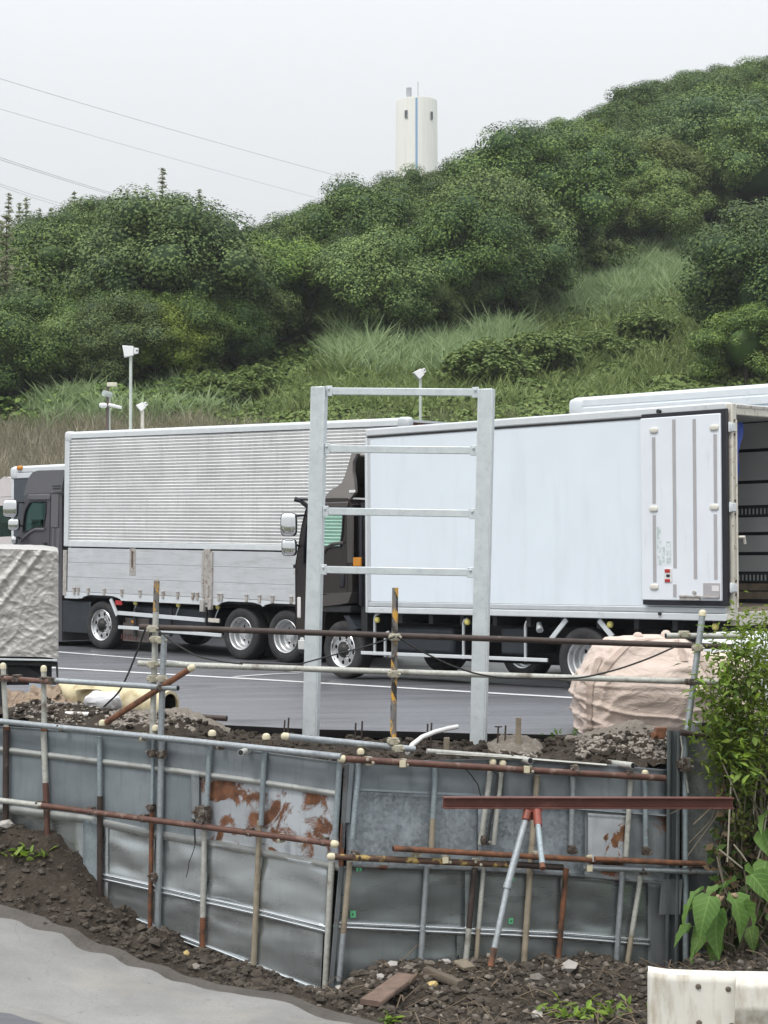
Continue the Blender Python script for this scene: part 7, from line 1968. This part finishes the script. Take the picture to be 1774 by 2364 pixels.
def plank(px0, py0, px1, py1, w0, th, lab, mt, nm='plank', lift=.05):
    a = low_pt(px0, py0) + Vector((0, 0, lift)); b = low_pt(px1, py1) + Vector((0, 0, lift))
    d = (b - a).normalized(); s = d.cross(Vector((0, 0, 1))).normalized(); u = s.cross(d)
    m = MB()
    def fn(uu, v):
        q = a.lerp(b, uu); ang = v * 2 * pi
        e = .35; sg = lambda z: math.copysign(abs(z) ** e, z)
        ww = w0 * (1 + .10 * nz(uu * 5, 1, 0, 1)) 
        return q + s * (sg(cos(ang)) * ww) + u * (sg(sin(ang)) * th * (1 + .2 * nz(uu * 7, v * 3, 2)))
    m.grid(fn, 12, 16)
    ends = m.v[:]
    for k in (0, 12):
        ring = [ends[j * 13 + k] for j in range(16)]
        m.add(ring, [tuple(range(16))])
    return tag(m.build(nm, mt, ang=50), lab, 'plank' if nm == 'plank' else 'timber')
plank(855, 2332, 940, 2246, .085, .022, 'broken reddish brown plank lying slanted on the soil heap', M('reddish brown plank', (0.17, 0.115, 0.09), 0.9, 0, 0.25, 9, dirt=(0.09, 0.07, 0.055), dthr=(0.5, 0.7)))
plank(985, 2240, 1065, 2288, .035, .03, 'round grey timber half buried in the soil heap', M('grey weathered timber', (0.13, 0.105, 0.08), 0.9, 0, 0.25, 12), 'timber', .04)
plank(1062, 2258, 1085, 2246, .06, .015, 'short brown board piece stuck in the crest of the soil heap', m_wood, 'plank', .03)
# roots and dry stalks in the soil
rt = MB()
for _ in range(170):
    x, y = random.uniform(-.4, 3.0), random.uniform(13.3, 15.2)
    if y > wall_y(x) - .1 or y < road_y(x) + .4: continue
    z = low_rough(x, y); a = random.random() * 6.28; l = random.uniform(.08, .35)
    p0 = Vector((x, y, z + .01)); rt.path([p0, p0 + Vector((cos(a) * l * .5, sin(a) * l * .5, random.uniform(.02, .10))), p0 + Vector((cos(a) * l, sin(a) * l, random.uniform(-.01, .08)))], random.uniform(.002, .006), 4)
o = rt.build('roots', M('dry root', (0.16, 0.12, 0.08), 0.9), centre=False); o['kind'] = 'stuff'; tag(o, 'dry roots and stalks sticking out of the right soil heap', 'roots')

# ------------------------------------------------------------------ white guard rail at the lower right
m_gw = M('weathered white road paint coat', (0.66, 0.64, 0.57), 0.5, 0, 0.06, 4, dirt=(0.30, 0.23, 0.14), dthr=(0.50, 0.78), dscale=5, dstretch=(2, 2, .5))
gp_ = VPlane((P(1497, 2300, 10.9).x, 10.9), (P(2000, 2300, 10.75).x, 10.75))
gg = thing('road_barrier', 'weathered white steel road barrier end with bolts at the lower right', 'barrier', gp_.at(1640, 2560))
def gprof(v):   # W profile: (offset, height fraction)
    return lin(v, [(0, .0), (.06, .045), (.22, .05), (.32, .0), (.42, -.035), (.58, -.035), (.68, .0), (.78, .05), (.94, .045), (1, 0)])
def endp(u, v):
    px = 1497 + 212 * u; yt = lin(px, [(1497, 2243), (1540, 2250), (1709, 2256)]); py = yt + 330 * v
    bend = .03 * max(0, 1 - u * 6) ** 2
    return gp_.at(px, py, .02 - bend + .006 * fbm(u * 3, v * 2, 1, 2))
o = part('end_plate', m_gw, gg, lambda m: m.grid(endp, 18, 20), world=True, ang=60)
o.modifiers.new('thickness', 'SOLIDIFY').thickness = .006
part('top_lip', m_gw, gg, lambda m: m.grid(lambda u, v: Vector(endp(u, 0)) - gp_.n * (.085 * v) + Vector((0, 0, .012 * sin(v * pi / 2))), 18, 5), world=True, ang=60)
def beamf(u, v):
    px = 1700 + 400 * u; py = 2256 + 8 * u + 330 * v
    return gp_.at(px - 4 * sin(v * pi), py, .03 + gprof(v))
o = part('rail_beam', m_gw, gg, lambda m: m.grid(beamf, 10, 60), world=True, ang=60)
o.modifiers.new('thickness', 'SOLIDIFY').thickness = .006
part('top_lip', m_gw, gg, lambda m: m.grid(lambda u, v: Vector(beamf(u, 0)) - gp_.n * (.1 * v) + Vector((0, 0, .012 * sin(v * pi / 2))), 10, 5), world=True, ang=60)
for px, py in ((1613, 2278), (1682, 2284), (1615, 2362), (1690, 2368)):
    c_ = gp_.at(px, py, .024)
    part('bolt', M('dull bolt', (0.16, 0.13, 0.11), .5, .5), gg, lambda m: m.lathe([(.016, -.01), (.016, .004), (.012, .011), (0, .013)], c_, gp_.n, 12), world=True)
part('post', m_gw, gg, lambda m: m.tube(gp_.at(1860, 2700, -.14), gp_.at(1860, 2270, -.14), .06, 16), world=True)
part('post', m_gw, gg, lambda m: m.tube(gp_.at(1560, 2740, -.14), gp_.at(1560, 2275, -.14), .06, 16), world=True)

# ------------------------------------------------------------------ plants on the right and weeds
def blade_leaf(name, L, W, mat, droop=.25, nseg=4, lobes=False):
    V = []; Fc = []
    for k in range(nseg + 1):
        t = k / nseg; wd = W * (sin(pi * min(1, (t * .93 + .05))) ** .8) * (1.25 - .5 * t) if k < nseg else 0.001
        if lobes: wd = W * lin(t, [(0, .55), (.15, 1.0), (.4, .95), (.7, .55), (1, .01)])
        z = -droop * L * t * t + .02 * L
        V += [(-wd / 2, L * t, z + (.2 + .1 * sin(k * 2.3)) * wd), (0, L * t, z), (wd / 2, L * t, z + (.2 + .1 * sin(k * 3.1 + 1)) * wd)]
    for k in range(nseg):
        a = k * 3
        Fc += [(a, a + 1, a + 4, a + 3), (a + 1, a + 2, a + 5, a + 4)]
    me = bpy.data.meshes.new(name); me.from_pydata(V, [], Fc); me.materials.append(mat); me.shade_smooth()
    at = me.attributes.new('tint', 'FLOAT', 'FACE'); at.data.foreach_set('value', np.array([.35, .65] * nseg, dtype=np.float32))
    return me
m_bushleaf = leafmat('fresh bush leaves', (0.12, 0.205, 0.036), (0.32, 0.43, 0.09), 0.06, 0.42)
m_bushleaf2 = leafmat('dark bush leaves', (0.06, 0.12, 0.026), (0.11, 0.18, 0.045), 0.06, 0.4)
m_bigleaf = leafmat('broad paper mulberry leaves', (0.12, 0.225, 0.055), (0.19, 0.31, 0.095), 0.05, 0.4, True)
m_driedleaf = leafmat('withered leaves', (0.10, 0.075, 0.045), (0.16, 0.12, 0.075), 0.05, 0.2)
m_stem = M('woody stem', (0.17, 0.145, 0.105), 0.85, 0, 0.2, 10)
m_stem_p = M('pale dead stem', (0.42, 0.38, 0.30), 0.85, 0, 0.15, 10)
leafA = [blade_leaf('leaf', .100, .040, m_bushleaf, .25), blade_leaf('leaf', .080, .034, m_bushleaf, .4), blade_leaf('leaf', .075, .032, m_bushleaf2, .3)]
bush = thing('leafy_bush', 'bright green leafy bush growing over the right end of the wall beside the beige bag', 'bush', RW.at(1740, 2200, .1))
base = RW.at(1745, 2150, .15)
tips = []
stems = MB()
for (px, py, o) in ((1705, 1420, .3), (1745, 1440, .15), (1770, 1430, .5), (1690, 1475, .45), (1655, 1520, .35), (1640, 1570, .5), (1660, 1610, .2), (1720, 1530, .6), (1760, 1520, .3), (1690, 1640, .5), (1735, 1620, .5), (1765, 1660, .6), (1690, 1720, .3), (1720, 1740, .6), (1760, 1760, .3), (1655, 1680, .4), (1800, 1480, .3), (1810, 1600, .5), (1830, 1720, .4), (1780, 1570, .1), (1715, 1470, .5), (1750, 1700, .2), (1675, 1560, .1)):
    tip = RW.at(px, py, o); mid = base.lerp(tip, .55) + Vector((.12 * random.uniform(-1, 1), .1 * random.uniform(-1, 1), .12))
    stems.path([base + Vector((random.uniform(-.15, .15), random.uniform(-.1, .1), 0)), mid, tip], .008, 5, radii=[.013, .008, .003])
    tips.append((mid, tip))
stems.build('stems', m_stem, bush, world=True)
lc = 0; stuffV = []
def put_leaf(me, root, p, direc, roll, s):
    o = bpy.data.objects.new('leaf', me); link(o); o.parent = root
    y = direc.normalized(); x = y.cross(Vector((0, 0, 1)))
    if x.length < 1e-3: x = Vector((1, 0, 0))
    x.normalize(); z = x.cross(y)
    Rm = Matrix((x, y, z)).transposed() @ Matrix.Rotation(roll, 3, 'Y')
    o.rotation_euler = Rm.to_euler(); o.location = p - root.location; o.scale = (s, s, s)
    return o
cands = []
for k in range(4800):
    mid, tip = random.choice(tips)
    t = random.uniform(.25, 1.03) ** .75; c = mid.lerp(tip, t) + Vector((random.gauss(0, .085), random.gauss(0, .08), random.gauss(0, .075)))
    d = Vector((random.gauss(0, 1), random.gauss(-.35, .9), random.gauss(.25, .6)))
    cands.append((c, d))
cands.sort(key=lambda q: (q[0] - C0).length)
for c, d in cands[:280]:
    put_leaf(random.choice(leafA), bush, c, d, random.gauss(0, .5), random.uniform(.5, 1.2))
rest = MB(); rt_ = []
for c, d in cands[280:]:
    y = d.normalized(); x = y.cross(Vector((0, 0, 1))).normalized(); z = x.cross(y); s = random.uniform(.5, 1.2)
    L_2, W_2 = .078 * s, .032 * s
    rest.add([c, c + y * L_2 * .45 + x * W_2 / 2 + z * .004, c + y * L_2 - z * .015, c + y * L_2 * .45 - x * W_2 / 2 + z * .004], [(0, 1, 2, 3)]); rt_.append(min(1, max(0, random.gauss(.5, .3))))
o = rest.build('foliage', m_bushleaf, bush, world=True, smooth=False); o['kind'] = 'stuff'
at = o.data.attributes.new('tint', 'FLOAT', 'FACE'); at.data.foreach_set('value', np.array(rt_, dtype=np.float32))

big = thing('broad_leaved_plant', 'plant with large pale drooping leaves before the sheet piles at lower right', 'plant', RW.at(1690, 2240, .5))
leafB = [blade_leaf('leaf', .30, .20, m_bigleaf, .45, 6, True), blade_leaf('leaf', .24, .17, m_bigleaf, .6, 6, True)]
st2 = MB(); bb_ = RW.at(1700, 2240, .35)
for (px, py, o, ang, dz, s, rl) in ((1665, 2050, .55, 200, -.2, .9, .1), (1625, 2055, .5, 205, -.4, .75, .2), (1690, 2065, .7, 290, -.8, 1.15, -.2), (1640, 2070, .7, 245, -.9, 1.1, .1), (1735, 2020, .65, 300, -.5, 1.1, .4), (1720, 2010, .5, 60, -.1, .8, .5), (1610, 2085, .5, 200, -.5, .95, .0), (1660, 2100, .65, 250, -1.0, 1.2, .2), (1715, 2085, .75, 320, -.8, 1.05, -.3), (1750, 2060, .6, 340, -.4, 1.0, .2), (1640, 2140, .5, 215, -.7, .9, -.2), (1770, 1990, .6, 250, -.5, 1.0, .3), (1700, 2035, .6, 180, -.1, .8, .2), (1620, 2180, .45, 210, -.6, .85, .3), (1665, 2170, .55, 240, -.9, .9, .1), (1780, 2110, .6, 290, -.7, 1.0, .1), (1600, 2140, .4, 190, -.4, .7, .1), (1730, 2140, .5, 280, -.9, .8, .3), (1765, 1920, .5, 270, -.4, .9, .5), (1785, 1870, .6, 230, -.3, .9, .2)):
    p = RW.at(px, py, o); a = radians(ang)
    d = Vector((cos(a), .35 * sin(a) - .25, dz))
    put_leaf(random.choice(leafB), big, p, d, rl + random.gauss(0, .2), s * .98)
    st2.path([bb_ + Vector((random.uniform(-.1, .1), 0, 0)), bb_.lerp(p, .6) + Vector((.05, -.02, .05)), p], .007, 5, radii=[.012, .008, .005])
st2.build('stems', m_stem, big, world=True)
part('flower_head', M('pinkish dry flower', (0.33, 0.24, 0.16), 0.9, 0, .2), big, lambda m: [m.chunk(RW.at(px + random.gauss(0, 5), py + random.gauss(0, 3), .72), .018) for px, py in ((1695, 2065), (1660, 2072)) for _ in range(6)], world=True, smooth=False)
vines = thing('dry_vine_thicket', 'tangle of dry vines and dead stems between the bush and the white barrier', 'vines', RW.at(1720, 2240, .2))
vm = MB(); vp = MB()
for _ in range(130):
    px = random.uniform(1655, 1830); py = random.uniform(1760, 2220); o = random.uniform(.05, .45)
    a = RW.at(px, py, o); ln = random.uniform(.15, .6); dx = random.gauss(0, .18)
    vm.path([a, a + Vector((dx * .4 + random.gauss(0, .03), random.gauss(0, .03), -ln * .5)), a + Vector((dx, random.gauss(0, .06), -ln))], random.uniform(.0025, .007), 5)
for pl in (((1730, 1690), (1742, 1760), (1790, 1830)), ((1774, 1860), (1760, 1950), (1750, 1985)), ((1668, 1760), (1690, 1810), (1706, 1850)), ((1662, 1962), (1690, 1985), (1715, 2005)), ((1695, 1950), (1715, 1975), (1725, 1990)), ((1690, 1780), (1685, 1880), (1680, 1990)), ((1760, 1760), (1745, 1820), (1740, 1880)), ((1600, 2100), (1650, 2140), (1675, 2160)), ((1640, 2190), (1660, 2230), (1690, 2250))):
    vp.path([RW.at(a, b, .42) for a, b in pl], .008, 6, radii=[.006, .008, .006])
vm.build('vine', m_stem, vines, world=True); vp.build('dead_stem', m_stem_p, vines, world=True)
cen = []; nor = []
for _ in range(3200):
    px = random.gauss(1755, 62); py = random.uniform(1780, 2235); o = random.uniform(-.05, .40)
    if px < 1660 - (py - 1800) * .15: continue
    p = RW.at(px, py, o); cen.append(tuple(p)); nor.append((random.gauss(0, 1), random.gauss(-.6, .6), random.gauss(.6, .5)))
cen = np.array(cen); nor = unit(np.array(nor)); cen2 = cen - np.array(vines.location)
k = len(cen) // 2
for nm, sl_, mt, s_ in (('withered_foliage', slice(0, k), m_driedleaf, .042), ('foliage', slice(k, None), m_bushleaf2, .05)):
    me = leaf_mesh(nm, cen2[sl_], nor[sl_], s_ * (.6 + .8 * rng.random(len(cen2[sl_]))), rng.random(len(cen2[sl_])), 1.7, mt)
    o = link(bpy.data.objects.new(nm, me)); o.parent = vines; o['kind'] = 'stuff'
wp = thing('yellow_green_weed', 'yellow green upright weed among the dry vines below the leafy bush', 'weed', RW.at(1710, 1990, .4))
part('stems', m_stem, wp, lambda m: [m.path([RW.at(1712, 2000, .4), RW.at(1715, 1920, .42), RW.at(a, b, .45)], .005, 5) for a, b in ((1706, 1830), (1722, 1835), (1735, 1900), (1700, 1880))], world=True)
leafC = [blade_leaf('leaf', .05, .022, leafmat('yellow green weed leaves', (0.11, 0.14, 0.035), (0.17, 0.20, 0.06), .05, .3), .2)]
for _ in range(110):
    a, b = random.choice(((1706, 1830), (1722, 1835), (1735, 1900), (1700, 1880))); t_ = random.random()
    p = RW.at(1715, 1930, .42).lerp(RW.at(a, b, .45), t_) + Vector((random.gauss(0, .03), random.gauss(0, .03), random.gauss(0, .03)))
    put_leaf(leafC[0], wp, p, Vector((random.gauss(0, 1), random.gauss(-.2, 1), random.gauss(.5, .5))), random.gauss(0, .5), random.uniform(.6, 1.3))
def weed(px, py, n, r, lab, sc_=1.0):
    p0 = low_pt(px, py); t = thing('weed', lab, 'weed', p0)
    for _ in range(n):
        d = Vector((random.gauss(0, 1), random.gauss(0, 1), random.uniform(.1, .9)))
        put_leaf(leafA[random.choice((0, 0, 2))], t, p0 + Vector((random.gauss(0, r), random.gauss(0, r), random.uniform(0, .05))), d, random.gauss(0, .4), random.uniform(.6, 1.2) * sc_)
weed(58, 1925, 40, .09, 'small green weed at the top of the left soil mound'); weed(900, 2352, 14, .03, 'tiny bright green weed at the bottom edge right of the road')
weed(1330, 2352, 60, .13, 'green weeds at the bottom of the soil heap left of the barrier'); weed(1420, 2340, 50, .12, 'sparse green weed patch beside the white barrier end', .8); weed(1255, 1700, 10, .03, 'tiny weed', .8) if False else None
for (px, py, lab) in ((1270, 1700, 'small weed at the broken asphalt edge left of the beige bag'), (1330, 1698, 'small weed at the foot of the beige bag')):
    p0 = P(px, py + 8, 16.7); t = thing('weed', lab, 'weed', p0)
    for _ in range(14): put_leaf(leafA[2], t, p0 + Vector((random.gauss(0, .06), random.gauss(0, .05), random.uniform(0, .06))), Vector((random.gauss(0, 1), random.gauss(0, 1), random.uniform(.2, 1))), random.gauss(0, .4), random.uniform(.6, 1.0))

# ------------------------------------------------------------------ humid air: pale haze round the whole scene
hz = MB(); hz.box(-260, 260, -30, 410, -3.6, 82)
hzo = hz.build('haze', [], centre=False, smooth=False)
hm = bpy.data.materials.new('haze'); hm.use_nodes = True; hn = hm.node_tree
hn.nodes.clear(); ho = hn.nodes.new('ShaderNodeOutputMaterial'); pv = hn.nodes.new('ShaderNodeVolumePrincipled')
pv.inputs['Color'].default_value = (0.93, 0.96, 1.0, 1); pv.inputs['Density'].default_value = HAZE; pv.inputs['Anisotropy'].default_value = 0.0
hn.links.new(pv.outputs[0], ho.inputs['Volume'])
hzo.data.materials.append(hm); hzo['kind'] = 'stuff'
